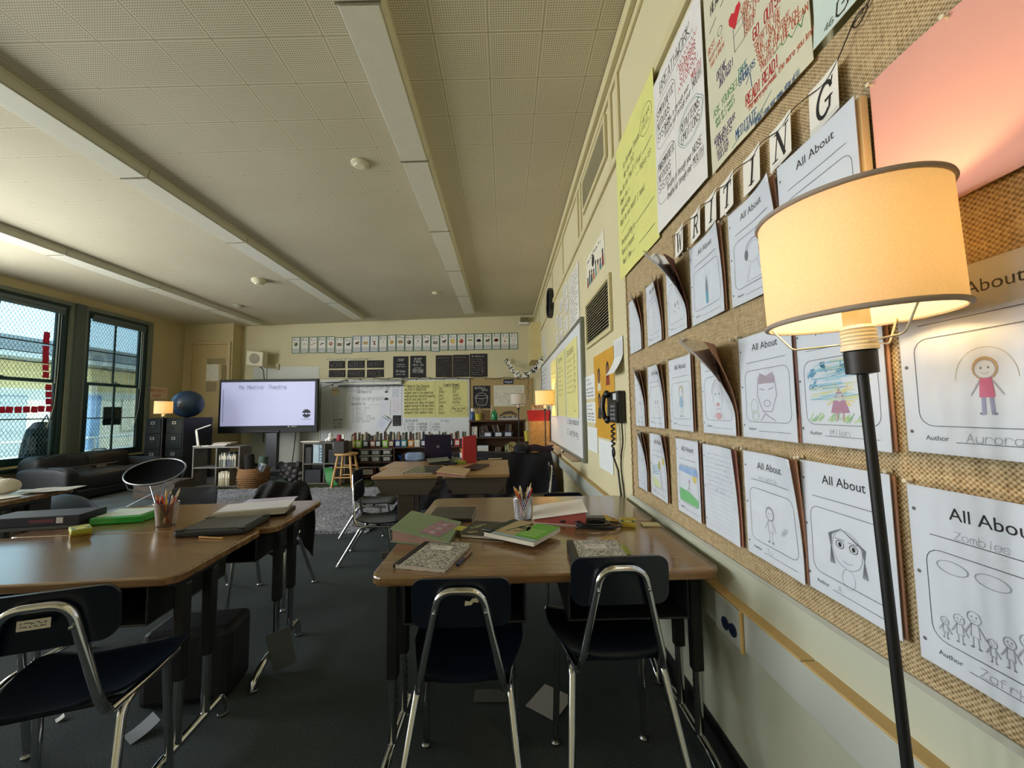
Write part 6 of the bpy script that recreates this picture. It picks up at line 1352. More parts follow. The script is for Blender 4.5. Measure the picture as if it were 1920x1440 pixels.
p = cy(931.5, 846, RY); bin_(p.x, RY + .13, z3 + .0005, .15, .18, .085, '7a1f34', 'crimson bin on the third shelf of the tall bookcase', None, card='e0d6da')
for j in range(4): book(.013, .12, .17, random.choice(['8a7a6a', '9a948c', '4a4046']), Matrix.Translation((p.x - .05 + .03 * j, RY + .13, z3 + .008)) @ Matrix.Rotation(.22, 4, 'Y'), 'thin book leaning in the crimson bin', 'books in the crimson bin', 'picture_book')
for j in range(5): book(.02, .15, random.uniform(.16, .24), random.choice(['5a7a3a', '7a9a5a', '3a5a34', 'b4b98a']), Matrix.Translation((cy(948 + 2.8 * j, 846, RY).x, RY + .12, z3 + .0005)), 'green book on the third shelf of the tall bookcase', 'green books on the third shelf')
# basket, yellow tub, drum and hat right of the lamp
wq = cy(975, 840, 6.75); z = 0
b = MB(); b.box(-.13, .13, -.12, .12, 0, .62, mat('4a4438', .8)); o = b.build('low_stand', bevel=.01); o.location = (RBX1 + .17, 6.95, 0); tag(o, 'dark stand at the right end of the tall bookcase', 'stand')
b = MB()
for k in range(9): b.tube([(-.11 * (1 + .02 * k), -.1, .03 * k), (.11 * (1 + .02 * k), -.1, .03 * k), (.11 * (1 + .02 * k), .1, .03 * k), (-.11 * (1 + .02 * k), .1, .03 * k)], .006, mat('d5d5d0', .5), 5, closed=True)
for k in range(10): b.tube([(-.11 + .024 * k, -.1, 0), (-.125 + .028 * k, -.1, .24)], .005, mat('d5d5d0', .5), 5)
b.ball((-.04, 0, .13), .09, mat('8a8580', .9, var=.4, scale=30), 12, 8); b.ball((.05, 0, .16), .08, mat('5a6a6a', .9, var=.4, scale=30), 12, 8)
o = b.build('wire_basket'); o.location = (RBX1 + .13, 6.95, .626); tag(o, 'white wire basket of bits at the right end of the tall bookcase', 'basket')
b = MB(); b.lathe([(.06, 0), (.075, .17), (.07, .172), (.055, .01)], mat('b5a528', .5), 20); o = b.build('yellow_tub', smooth=40); o.location = (cy(991, 825, 6.45).x, 6.45, cy(991, 827, 6.45).z); yz = o.location.z; tag(o, 'yellow tub beside the honey-coloured cabinet', 'tub')
b = MB(); b.box(-.08, .08, -.09, .09, 0, yz - .001, mat('2a2824', .8)); q = b.build('side_block', bevel=.006); q.location = (o.location.x, 6.45, 0); tag(q, 'dark block under the yellow tub', 'block')
# ---- honey cabinet with the red tray of books
CY_ = 5.95; x0, x1, _, z1 = fb(994, 789, 1031, 835, CY_); cb = thing('wooden_cabinet', 'honey-coloured wooden cabinet in the far right corner under the red tray', 'cabinet', ((x0 + x1) / 2, CY_, 0)); hw = (x1 - x0) / 2
rb('body', -hw, hw, 0, .4, 0, z1, PINEV, cb, .005); 
_b = MB(); _b.box(-hw + .012, hw - .012, -.014, -.0005, .05, z1 - .03, PINEV); d_ = _b.build('door', cb, bevel=.003)
_b = MB(); _b.ball((hw - .05, -.026, z1 * .6), .012, STEEL); _b.build('knob', d_, smooth=60)
tw = hw + .02; bin_((x0 + x1) / 2 - .012, CY_ + .16, z1 + .0005, 2 * hw + .03, .34, .165, 'b3201f', 'big red plastic tray of books on the honey-coloured cabinet', None, lab=False)
row_of_books((x0 + x1) / 2 - hw + .05, (x0 + x1) / 2 + hw - .05, CY_ + .17, z1 + .012, .27, 'tan-spined book standing in the red tray', 'books in the red tray', cols=['b98a4a', 'c9a468', '8a5a2a', 'd6b884', 'a07038'], wr=(.016, .03))
# tall dark folded board behind the cabinet
b = MB(); b.box(-.02, .02, -.25, .25, 0, 1.0, BLACKM); o = b.build('folded_easel', bevel=.004); o.location = (.665, 6.72, .004); o.rotation_euler = (0, .0, 0); tag(o, 'dark folded board standing against the right wall behind the lit lamp', 'board')
# ---- couch with a black throw at the right, seen from behind
cz_ = thing('couch', 'low couch under a dark throw standing across the room behind the far table', 'couch', (-.36, 5.0, 0)); THROW = mat('17141a', .95, var=.2, scale=3, bump=.5, bscale=25)
def fold(x, z): return .022 * math.sin(x * 9 + z * 5) + .014 * math.sin(x * 21 - z * 9) + .02 * math.sin(z * 7 + x * 3)
def cover(u, v):
    x = -.98 + 1.94 * u; prof = [(-.03, .0), (-.02, .33), (0, .60), (.05, .665), (.16, .67), (.22, .62), (.25, .42)]
    k = v * (len(prof) - 1); i = min(int(k), len(prof) - 2); f = k - i; y = prof[i][0] * (1 - f) + prof[i + 1][0] * f; z = prof[i][1] * (1 - f) + prof[i + 1][1] * f
    z -= .015 * math.sin(u * PI * 3) * (z > .5); fl = (1 - z / .67)
    return (x + .10 * fl * (u > .9), y + (fold(x, z) - .04 * fl) * (.4 + fl), max(.004, z))
_b = MB(); _b.grid(cover, 60, 30, THROW, thick=(0, .012, -.006)); _b.build('throw', cz_, smooth=60)
rb('back_frame', -.92, .90, .06, .17, .05, .60, BLACKM, cz_, .03); rb('seat', -.92, .90, .27, .80, .10, .38, mat('1e1a20', .9), cz_, .05)
for q in (-1, 1): rb('arm', *(sorted((q * .97 - .03, q * .80 - .03))), .28, .85, .06, .52, mat('1b171c', .9), cz_, .05)
# hat and drum on the couch back
b = MB(); b.lathe([(.11, 0), (.115, .01), (.10, .07), (.06, .11), (.01, .12)], mat('14161c', .9), 20); b.box(-.06, .06, -.2, -.09, 0, .008, mat('14161c', .9)); o = b.build('cap', smooth=50); o.location = (.20, 5.42, .50); q_ = o; o.location = (.205, 5.115, .675); tag(o, 'black cap lying on the couch back in front of the tall bookcase', 'cap')
X = Matrix.Rotation(PI / 2 - .25, 4, 'X') @ Matrix.Rotation(.0, 4, 'Y'); b = MB(); b.lathe([(.062, 0), (.066, .012), (.066, .03), (.058, .036), (.05, .03), (.01, .03)], mat('8a7a4f', .6, var=.1), 30, X=X); b.tube([X @ Vector((-.04, .02, .032)), X @ Vector((.04, -.03, .032))], .004, BLACKM); o = b.build('hand_drum', smooth=40); o.location = (.10, 5.10, .735); tag(o, 'round tan hand drum propped on the couch back', 'drum')
b = MB(); b.grid(lambda u, v: (-.28 + .56 * u, .02 * math.sin(u * 9) + .05 * v, .0 + .10 * math.sin(PI * v) * (1 - .3 * u) + .012 * math.sin(u * 14)), 24, 8, mat('2c1d27', .95, var=.2), thick=(0, .03, -.01)); o = b.build('scarf', smooth=60); o.location = (.36, 5.07, .675); tag(o, 'dark plum scarf bundled along the right end of the couch back', 'scarf')

# ================================================================ left side
so = thing('couch', 'black padded couch under the windows with a pocketed back', 'couch', (-6.55, 6.38, 0)); SOFA = mat('0a0d0f', .6, var=.15, scale=6, bump=.3, bscale=30)
def pad(name, f0, dims, parent, m, r=.06, jit=.012, rot=None):
    b = MB(); w, d, h = dims
    def g(u, v):
        th = 2 * PI * u; ph = PI * (v - .5); e = .35
        sgn = lambda a: math.copysign(abs(a) ** e, a)
        return (f0[0] + w / 2 * sgn(math.cos(ph)) * sgn(math.cos(th)), f0[1] + d / 2 * sgn(math.cos(ph)) * sgn(math.sin(th)), f0[2] + h / 2 * sgn(math.sin(ph)) + jit * math.sin(7 * u * PI + 5 * v))
    b.grid(g, 40, 20, m)
    if rot is not None: b.v = [tuple(rot @ Vector(v)) for v in b.v]
    return b.build(name, parent, smooth=70)
for k, yy in enumerate((-.33, .34)): pad('back_cushion', (-.30, yy, .35), (.36, .72, .56), so, SOFA)
pad('seat_cushion', (.12, 0, .25), (.62, 1.3, .26), so, SOFA); rb('base', -.42, .42, -.68, .68, .01, .16, BLACKM, so, .03)
for q in (-1, 1): pad('arm', (.05, q * .72, .26), (.74, .20, .44), so, SOFA)
_b = MB(); _b.box(-.125, -.118, -.35, .45, .43, .436, mat('9a9c98', .5)); _b.box(-.122, -.116, -.2, .02, .37, .41, mat('4f5458', .6)); _b.box(-.122, -.116, .1, .25, .38, .42, mat('6a6f72', .6)); _b.build('pocket', so)
DULL = mat('060608', .95, var=.2, bump=.3, bscale=40, key='dull'); DULL.node_tree.nodes['Principled BSDF'].inputs['Specular IOR Level'].default_value = .08
# round saucer chair
p = cy(292, 884, 5.15); sc_ = thing('saucer_chair', 'round black saucer chair on thin metal legs before the window couch', 'chair', (p.x, 5.15, 0)); zc_ = p.z
X = Matrix.Translation((0, 0, zc_)) @ Matrix.Rotation(.42, 4, 'X') @ Matrix.Rotation(.16, 4, 'Y'); R_ = .30
_b = MB(); prof = [(a * R_ / .405, b * R_ / .405) for a, b in ((.02, -.165), (.15, -.155), (.27, -.11), (.36, -.05), (.405, 0), (.405, .008), (.355, -.036), (.265, -.095), (.14, -.14), (.02, -.15))]; _b.lathe(prof, DULL, 48, X=X); _b.build('padded_seat', sc_, smooth=60)
_b = MB(); _b.tube([X @ Vector((R_ * math.cos(2 * PI * k / 48), R_ * math.sin(2 * PI * k / 48), .004)) for k in range(48)], .010, STEEL, 8, closed=True); _b.build('rim', sc_, smooth=60)
for (a, e) in (((-.25, -.165), (.17, .2)), ((.25, -.165), (-.17, .2)), ((-.25, .165), (.2, -.2)), ((.25, .165), (-.2, -.2))):
    q = X @ Vector((a[0], a[1], -.004)); _b = MB(); _b.tube([q, (q.x * .85, q.y * .85, q.z - .16), (e[0] * 1.2, e[1] * 1.1, .04)], .008, STEEL, 8); _b.build('leg', sc_, smooth=50)
b = MB(); b.box(-.3, .3, -.18, .18, 0, .24, mat('3c3226', .8, var=.2)); o = b.build('storage_box', bevel=.01); o.location = (-5.15, 6.0, 0); tag(o, 'brown box on the floor behind the saucer chair', 'box')
exball((-3.83, 3.42, .271), .27, BALLB, 'blue exercise ball on the floor behind the desk at the left edge')
# rugs
def rug():
    b = MB(); x0, x1, y0, y1 = -4.75, -1.39, 4.05, 6.35; nu, nv = 150, 92
    b.grid(lambda u, v: (x0 + (x1 - x0) * u + .01 * math.sin(v * 40), y0 + (y1 - y0) * v, .012 + .016 * random.random()), nu, nv, RUGM, thick=(0, 0, -.01)); o = b.build('area_rug', smooth=80); tag(o, 'large grey shaggy rug in the middle of the floor', 'rug')
    f = MB(); FR = mat('b9bcc4', .9, var=.1)
    for k in range(420):
        x = x0 + (x1 - x0) * (k + random.random()) / 420; f.tube([(x, y0 + .01, .010), (x + random.uniform(-.01, .01), y0 - .03, .007), (x + random.uniform(-.02, .02), y0 - .075, .004)], .0035, FR, 3, caps=False)
    f.build('fringe', o)
rug()
b = MB(); b.grid(lambda u, v: (-5.6 + 3.35 * u, 6.36 + .75 * v + .03 * u, .006 + .006 * random.random()), 90, 20, GREENRUG, thick=(0, 0, -.005)); o = b.build('runner_rug', smooth=80); tag(o, 'mossy green runner along the shelves behind the grey rug', 'rug')
# ================================================================ desks and chairs
TZ = .68
def tz(px, py, z=TZ): return cz(px, py, z)
DESKB = mat('17181a', .45, var=.1); BROWNM = mat('4d443b', .55, var=.06)
def desk(x, y, w, d, rz, label, style='sled', wood=None, group='double desks'):
    r = thing('student_desk', label, 'desk', (x, y, 0), rz, group); wood = wood or OAK
    b = MB(); b.prism(rrect(w, d, .05 if style == 'sled' else .012, 5), TZ - .030, TZ, wood); b.build('desk_top', r, bevel=.006)
    if style == 'sled':
        for q in (-1, 1):
            b = MB(); cx0 = q * w * .235; bw, bd, z0, z1, t = .40, .40, TZ - .165, TZ - .032, .008; y0 = -d / 2 + .03
            b.box(cx0 - bw / 2, cx0 + bw / 2, y0, y0 + bd, z0, z0 + t, DESKB); b.box(cx0 - bw / 2, cx0 - bw / 2 + t, y0, y0 + bd, z0 + t, z1, DESKB); b.box(cx0 + bw / 2 - t, cx0 + bw / 2, y0, y0 + bd, z0 + t, z1, DESKB); b.box(cx0 - bw / 2 + t, cx0 + bw / 2 - t, y0 + bd - t, y0 + bd, z0 + t, z1, DESKB)
            for k in range(3): b.box(cx0 + bw * .12, cx0 + bw * .42, y0 - .004, y0 - .0005, z0 + .03 + .022 * k, z0 + .036 + .022 * k, DESKB) if False else None
            b.build('book_box', r, bevel=.004)
        for q in (-1, 1):
            lg = MB(); xx = q * (w / 2 - .045)
            lg.box(xx - .02, xx + .02, -.21, .05, TZ - .055, TZ - .0305, DESKB); lo = lg.build('leg', r, bevel=.003)
            for yy in (-.16, -.02):
                b = MB(); b.box(xx - .020, xx + .020, yy - .017, yy + .017, .30, TZ - .056, DESKB); b.build('sleeve', lo, bevel=.006)
                b = MB(); b.tube([(xx, yy, .085), (xx, yy, .30)], .015, CHROME, 14); 
                for k in range(7): b.ball((xx - q * .0148, yy, .12 + .024 * k), .0035, BLACKM, 6, 4)
                b.build('lower_post', lo, smooth=50)
            b = MB(); b.tube(fillet([(xx, -.345, .008), (xx, -.335, .045), (xx, -.25, .082), (xx, .02, .082), (xx, .075, .082), (xx, .085, .008)], .05, 6), .0155, CHROME, 14); b.build('sled_foot', lo, smooth=50)
            for yy in (-.345, .085):
                b = MB(); b.lathe([(.012, 0), (.018, .002), (.018, .010), (.010, .016)], STEEL, 14, c=(xx, yy, 0)); b.build('glide', lo, smooth=40)
    else:
        # pedestal desk with a sheet-metal apron
        for s_ in (-1,):
            b = MB(); hw = w / 2 - .02; Xf = Matrix(((1, 0, 0, 0), (0, 0, 1, 0), (0, 1, 0, 0), (0, 0, 0, 1)))
            b.prism([(-hw, TZ - .031), (hw, TZ - .031), (hw - .005, TZ - .07), (hw * .72, TZ - .165), (-hw * .72, TZ - .165), (-hw + .005, TZ - .07)], -d / 2 + .02, -d / 2 + .03, BROWNM, Xf); b.build('front_apron', r, bevel=.002)
        b = MB(); b.box(-w / 2 + .03, w / 2 - .03, -d / 2 + .04, d / 2 - .03, TZ - .17, TZ - .160, BROWNM); b.build('book_tray', r)
        b = MB(); b.box(-.068, .068, -d / 2 + .035, -d / 2 + .075, .06, TZ - .165, BROWNM); 
        for q in (-.045, .045):
            for k in range(9): b.ball((q, -d / 2 + .0345, .12 + .04 * k), .005, BLACKM, 6, 4)
        b.build('pedestal', r, bevel=.003)
        b = MB(); b.box(-.06, .06, -d / 2 + .05, d / 2 - .03, .025, .058, BROWNM); b.box(-.2, .2, -d / 2 + .03, -d / 2 + .08, .0, .05, BROWNM); b.build('foot', r, bevel=.006)
    return r
# the near pair by the wall, the pair at the left, the far group
desk(.132, 1.548, 1.14, .562, 0, 'oak double desk nearest the camera by the bulletin board wall')
desk(.140, 2.110, 1.13, .556, 0, 'oak double desk behind the nearest one, under the telephone')
LR = .075
def lrot(x, y, a=LR, o=(-1.08, 1.36)):
    dx, dy = x - o[0], y - o[1]; return o[0] + dx * math.cos(a) - dy * math.sin(a), o[1] + dx * math.sin(a) + dy * math.cos(a)
a_, b_ = lrot(-1.645, 1.575); desk(a_, b_, 1.13, .53, LR, 'oak double desk at the left front, shining with window light')
a_, b_ = lrot(-1.595, 2.125); desk(a_, b_, 1.13, .56, LR, 'oak double desk behind the shining one, with the jacket chair')
for (x, y, lab) in ((-.835, 3.50, 'front left single desk of the far group, brown metal apron toward the camera'), (-.245, 3.50, 'front right single desk of the far group, brown metal apron toward the camera'), (-.90, 3.98, 'rear left single desk of the far group, before the couch'), (-.27, 3.98, 'rear right single desk of the far group, under the red folder')):
    desk(x, y, .56 if y < 3.7 else .60, .475, 0, lab, 'pedestal', OAKL, 'single desks of the far group')
a_ = tz(165, 911); dk = desk(-3.72, 2.66, 1.12, .50, .12, 'desk with magazine slots at the left edge, heaped with soft toys', wood=OAK)

def chair_proto(hs, wide=1.0):
    r = thing('student_chair', 'x', 'chair'); top = hs + .310
    def seat(u, v):
        hw = (.127 + .063 * min(1, v * 1.6)) * wide; x = (u * 2 - 1) * hw; y = -.18 + .37 * v
        e = abs(u * 2 - 1)
        if v > .8: x *= 1 - .25 * ((v - .8) / .2) ** 2
        if v < .15: x *= 1 - .12 * ((.15 - v) / .15) ** 2
        z = hs - .012 * math.sin(PI * min(1, v * 1.1)) + .016 * e ** 3 - .028 * max(0, (v - .78) / .22) ** 2 + .016 * max(0, (.2 - v) / .2) ** 2
        return (x, y, z)
    b = MB(); b.grid(seat, 20, 20, NAVY, thick=(0, 0, -.009)); b.build('seat', r, smooth=60)
    b = MB(); w, h = .295 * wide, .14
    def back(x, z): return (x, -.185 + .34 * x * x * 1.2 - .05 * z - .5 * z * z, top - h / 2 + z)
    rsheet(b, w, h, .035, back, NAVY, (0, -.011, 0), 7, 6); b.build('backrest', r, smooth=60)
    bw, tw, zt = .122 * wide, .062 * wide, top - .028
    b = MB(); b.tube(fillet([(-bw, -.165, hs - .018), (-bw * .98, -.19, hs + .02), (-tw, -.213, zt), (tw, -.213, zt), (bw * .98, -.19, hs + .02), (bw, -.165, hs - .018)], .042, 8), .0115, CHROME, 14)
    for q in (-1, 1):
        for z in (zt - .055,): b.ball((q * (tw + .012), -.226, z), .0055, STEEL, 8, 6)
    b.build('back_frame', r, smooth=50)
    b = MB()
    for q in (-1, 1): b.tube(fillet([(q * .13 * wide, -.165, hs - .022), (q * .15 * wide, .0, hs - .032), (q * .16 * wide, .13, hs - .038)], .05), .011, CHROME, 12)
    b.tube([(-.15 * wide, .0, hs - .034), (.15 * wide, .0, hs - .034)], .009, CHROME, 10); b.tube([(-.13 * wide, -.10, hs - .030), (.13 * wide, -.10, hs - .030)], .009, BLACKM, 10); b.build('seat_frame', r, smooth=50)
    for q in (-1, 1):
        for (y0, y1, x0, x1) in ((-.13, -.29, .14, .185), (.08, .115, .150, .162)):
            b = MB(); b.tube(fillet([(q * x0 * wide, y0 * .5, hs - .034), (q * x0 * wide, y0, hs - .036), (q * x1 * wide, y1, .014)], .03, 5), .0115, CHROME, 14); lg = b.build('leg', r, smooth=50)
            b = MB(); b.lathe([(.009, 0), (.016, .002), (.017, .008), (.012, .016), (.012, .02)], STEEL, 14, c=(q * x1 * wide, y1, 0)); b.build('glide', lg, smooth=40)
    return r
P16 = chair_proto(.40); P18 = chair_proto(.455, 1.0); P14 = chair_proto(.32, .95)
CH = [(P16, -.135, 1.37, .0, 'navy school chair at the nearest desk, left of the two, torn sticker on its back'),
      (P18, .335, 1.365, .02, 'taller navy school chair at the nearest desk, right of the two'),
      (18, -1.22, 1.20, .33, 'navy school chair at the left front with a white name label on its back'),
      (18, -1.86, 1.36, .06, 'navy school chair at the left edge with sky shining on its seat'),
      (None, -1.54, 2.57, PI + LR, 'navy school chair with a black jacket hung over its back'),
      (None, -2.13, 2.55, PI + LR, 'navy school chair showing only its back behind the left desks'),
      (P14, -1.05, 3.34, -PI / 2 + .1, 'navy school chair at the left side of the far desks, bright chrome legs'),
      (14, -1.32, 4.02, -PI / 2 + .05, 'dark school chair at the rear left of the far desks'),
      (None, .22, 3.66, PI / 2 - .1, 'navy school chair at the right side of the far desks'),
      (14, .40, 2.54, PI, 'navy school chair tucked behind the second desk by the wall')]
for k, (o, x, y, a, lab) in enumerate(CH):
    if o is None or isinstance(o, int): o = dup({None: P16, 18: P18, 14: P14}[o])
    o.location = (x, y, 0); o.rotation_euler = (0, 0, a); o['label'] = lab; o['group'] = 'navy school chairs'
s = Sheet(.042, .026, None, 0, mb=MB()); s.poly([(0, .004), (.02, .006), (.026, .014), (.04, .012), (.042, .026), (.022, .024), (.016, .016), (.002, .018)], mat('cfc8ae', .8)); o = s.build('torn_sticker'); o.parent = P16; o.location = (.012, -.2085, .40 + .310 - .075); o.rotation_euler = (PI / 2, 0, 0)
o.modifiers.new('t', 'SOLIDIFY').thickness = .0006
ch3 = [c for c in COL.objects if c.get('label') == CH[2][4]][0]
s = Sheet(.062, .024, mat('d6d3cc', .7), .0008); s.scrib(.006, .004, .05, .016, 2, INK, .0016, .2); o = s.build('name_label'); o.parent = ch3; o.location = (-.035, -.2095, .685); o.rotation_euler = (PI / 2 - .03, 0, 0)
# jacket over the chair back
JK = mat('0b0b0e', .9, var=.2, bump=.6, bscale=60); a = PI + LR
def jk(u, v):
    x = (u - .5) * (.35 + .05 * abs(v - .5)); prof = [(.02, .45), (.0, .60), (-.02, .69), (-.045, .732), (-.075, .72), (-.09, .60), (-.10, .42), (-.11, .24)]
    k = v * (len(prof) - 1); i = min(int(k), len(prof) - 2); f = k - i; y = prof[i][0] * (1 - f) + prof[i + 1][0] * f; z = prof[i][1] * (1 - f) + prof[i + 1][1] * f
    return (x + .012 * math.sin(v * 14), -.135 + y * 1.25 + .012 * math.sin(u * 19 + v * 5), z - .05 * (2 * u - 1) ** 4 + .01 * math.sin(u * 9 + 1) * (v < .6) + .05 * math.sin(u * 8) * (v > .8))
b = MB(); b.grid(jk, 30, 34, JK, thick=(0, .014, -.008)); o = b.build('jacket', smooth=60); o.location = (-1.54, 2.57, 0.004); o.rotation_euler = (0, 0, a); tag(o, 'black jacket draped over the back of the chair behind the left desks', 'jacket')

# ================================================================ things on the desks
def quad(FL, FR, BL, z=TZ):
    a, b, c = (tz(*p, z) for p in (FL, FR, BL)); u = b - a; w = math.hypot(u.x, u.y); r = math.atan2(u.y, u.x); n = Vector((-math.sin(r), math.cos(r), 0)); d = max(.02, (c - a).dot(n)); return a, w, d, r
def slabthing(name, label, cat, FL, FR, BL, z=TZ, dmax=None, wmax=None, group=None, ref=None):
    a, w, d, r = quad(FL, FR, BL, ref or z); w = min(w, wmax or w); d = min(d, dmax or d); return thing(name, label, cat, (a.x, a.y, z + .0006), r, group), w, d
def notebook(t, w, d, h):
    b = MB(); b.box(.004, w - .003, .003, d - .003, .0012, h - .0012, mat('c9bdb2', .9, var=.05)); b.build('pages', t)
    b = MB(); b.box(0, w, 0, d, h - .0012, h, MARBLE); b.box(0, w, 0, d, 0, .0011, MARBLE); b.build('cover', t)
    b = MB(); b.box(-.001, .022, -.0006, d + .0006, h + .00005, h + .0004, BLACKM); b.box(-.0014, -.0001, 0, d, 0, h, BLACKM); b.build('spine_tape', t)
    s = Sheet(w * .42, d * .16, mat('d2ccc4', .8), .0004); s.hand(w * .06, d * .08, d * .045, 'Reading', flat('4a4a50'), w=.0012, fit=w * .26); s.line([(w * .05, d * .04), (w * .36, d * .04)], .0007, flat('6a6a70')); o = s.build('name_label'); o.parent = t; o.location = (w * .30, d * .64, h + .0002)
t, w, d = slabthing('composition_book', 'marbled composition book at the left front of the nearest desk, beside a pen', 'notebook', (738, 1066), (834, 1075), (803, 1018), dmax=.245); notebook(t, w, d, .014)
t, w, d = slabthing('composition_book', 'thick marbled composition book before the taller chair on the nearest desk', 'notebook', (1079, 1062), (1190, 1062), (1064, 1010), ref=TZ + .03, dmax=.245); notebook(t, w, d, .030)
def pen(name, label, cat, p0, p1, c, c2=None, r=.0045, z=TZ, cap=.35):
    a, b_ = tz(*p0, z), tz(*p1, z); L = (b_ - a).length; t = thing(name, label, cat, (a.x, a.y, z + r + .0005), math.atan2(b_.y - a.y, b_.x - a.x))
    b = MB(); b.tube([(0, 0, 0), (L, 0, 0)], r, mat(c, .4), 10); b.build('barrel', t, smooth=50)
    b = MB(); b.tube([(-.002, 0, 0), (L * cap, 0, 0)], r * 1.18, mat(c2 or c, .4), 10); b.build('cap', t, smooth=50); return t
pen('pen', 'pen with a dark blue cap lying beside the marbled notebook', 'pen', (858, 1062), (884, 1036), '8a6a52', '222c5a', .0045, cap=.42)
t, w, d = slabthing('laptop', 'closed dark laptop lying behind the green binder', 'laptop', (800, 980), (885, 979), (806, 957), wmax=.28)
rb('base', 0, w, 0, d, 0, .008, BLACKP, t, .003); rb('lid', 0, w, 0, d, .0085, .017, mat('3a3733', .35, .3), t, .003); s = Sheet(.001, .001, None, 0); s.ring(.04, .0, .026, .013, .003, flat('24221f')); o = s.build('emblem'); o.parent = t; o.location = (w * .45, d * .5, .0172)
def wedge(name, label, cat, top, base_z, m, under=None, thick=.004, und_c='b8a79a', parts='cover'):
    """a ring binder whose cover slopes: top = four (px,py,z) corners, counter-clockwise"""
    P = [tz(p[0], p[1], p[2]) for p in top]; P[2] = P[1] + P[3] - P[0]; c = sum(P, Vector()) / 4; t = thing(name, label, cat, (c.x, c.y, base_z)); o = Vector((c.x, c.y, base_z)); Q = [p - o for p in P]
    b = MB(); b.add(Q + [q - Vector((0, 0, thick)) for q in Q], [(0, 1, 2, 3), (7, 6, 5, 4)] + [(i, 4 + i, 4 + (i + 1) % 4, (i + 1) % 4) for i in range(4)], m); b.build(parts, t, bevel=.0015)
    B = [Vector((q.x * .98, q.y * .98, .0008)) for q in Q]
    b = MB(); b.add(B + [v + Vector((0, 0, .003)) for v in B], [(3, 2, 1, 0), (4, 5, 6, 7)] + [(i, (i + 1) % 4, 4 + (i + 1) % 4, 4 + i) for i in range(4)], m); b.build('back_cover', t)
    T = [Vector((q.x * .94, q.y * .94, max(.006, q.z - thick - .002))) for q in Q]; B = [Vector((q.x * .94, q.y * .94, .0042)) for q in Q]
    b = MB(); b.add(B + T, [(3, 2, 1, 0), (4, 5, 6, 7)] + [(i, (i + 1) % 4, 4 + (i + 1) % 4, 4 + i) for i in range(4)], mat(und_c, .9, var=.1)); b.build('pages', t)
    return t, Q, c
GB = mat('7c9170', .35, var=.05)
t, Q, c = wedge('ring_binder', 'sage green ring binder with a pink label sheet, standing thick at its left', 'binder', [(731, 991, .735), (840, 1018, .70), (876, 990, .70), (772, 957, .735)], TZ, GB, und_c='9a7a6c')
u = (Q[1] - Q[0]); v = (Q[3] - Q[0]); s = Sheet(u.length, v.length, None, 0); w, h = s.w, s.h
s.rect(w * .42, h * .12, w * .78, h * .82, mat('8f7a86', .6)); s.layer(); [s.rect(w * (.46 + .1 * (k % 3)), h * (.18 + .2 * (k // 3)), w * (.54 + .1 * (k % 3)), h * (.30 + .2 * (k // 3)), flat(['a77a86', 'b99aa6', '9a6a6c'][k % 3])) for k in range(9)]; s.rect(w * .80, h * .55, w * .93, h * .78, flat('a9a83a'))
o = s.build('label_sheet'); o.parent = t; o.matrix_local = frame(Q[0] + Vector((0, 0, .0006)), u, v)
t, w, d = slabthing('book', 'dark book with a patterned cover under the green workbook', 'book', (862, 1008), (945, 1014), (893, 977), dmax=.2)
rb('pages', .003, w, .003, d - .003, .0015, .0125, mat('c9c2b4', .9), t, 0); b = MB(); b.box(0, w, 0, d, .0126, .0145, mat('2a2c22', .4, var=.6, scale=60)); b.box(0, w, 0, d, 0, .0014, BLACKM); b.box(-.002, -.0001, 0, d, 0, .0145, BLACKM); b.build('cover', t)
for k in range(5): b = MB(); b.ell = None
s = Sheet(w, d, None, 0); [s.ell(w * random.uniform(.05, .4), d * random.uniform(.1, .9), .011, .008, flat(random.choice(['8a9a6a', 'b0946a', 'c9c9b4']))) for k in range(9)]; o = s.build('cover_picture'); o.parent = t; o.location = (0, 0, .0148)
t, w, d = slabthing('workbook', 'bright green workbook held by a black binder clip, on the patterned book', 'workbook', (906, 999), (1000, 1019), (946, 972), z=TZ + .0155, dmax=.22, ref=TZ + .03)
rb('pages', .002, w, .002, d - .002, .001, .017, mat('cfc9bb', .9, var=.05), t, 0)
s = Sheet(w, d, mat('7d8f58', .35), .0012); s.rect(0, d * .02, w, d * .12, flat('8fa3b0')); s.rect(0, 0, w * .14, d, flat('26321f')); s.rect(w * .14, d * .12, w * .55, d, flat('a3936c')); s.rect(w * .55, d * .12, w, d, flat('5c9a2f')); s.layer()
s.line([(w * .3, d * .3), (w * .48, d * .9), (w * .6, d * .5), (w * .44, d * .35)], .012, flat('5a4a34')); s.ell(w * .5, d * .6, .03, .02, flat('4a5a34')); [s.line([(w * .6, d * (.25 + .09 * k)), (w * .9, d * (.27 + .09 * k))], .006, flat('a9c87a')) for k in range(5)]
o = s.build('cover'); o.parent = t; o.location = (0, 0, .0172)
b = MB(); b.box(-.016, .03, d * .05, d * .05 + .03, -.002, .026, BLACKP); b.build('binder_clip', t, bevel=.004)
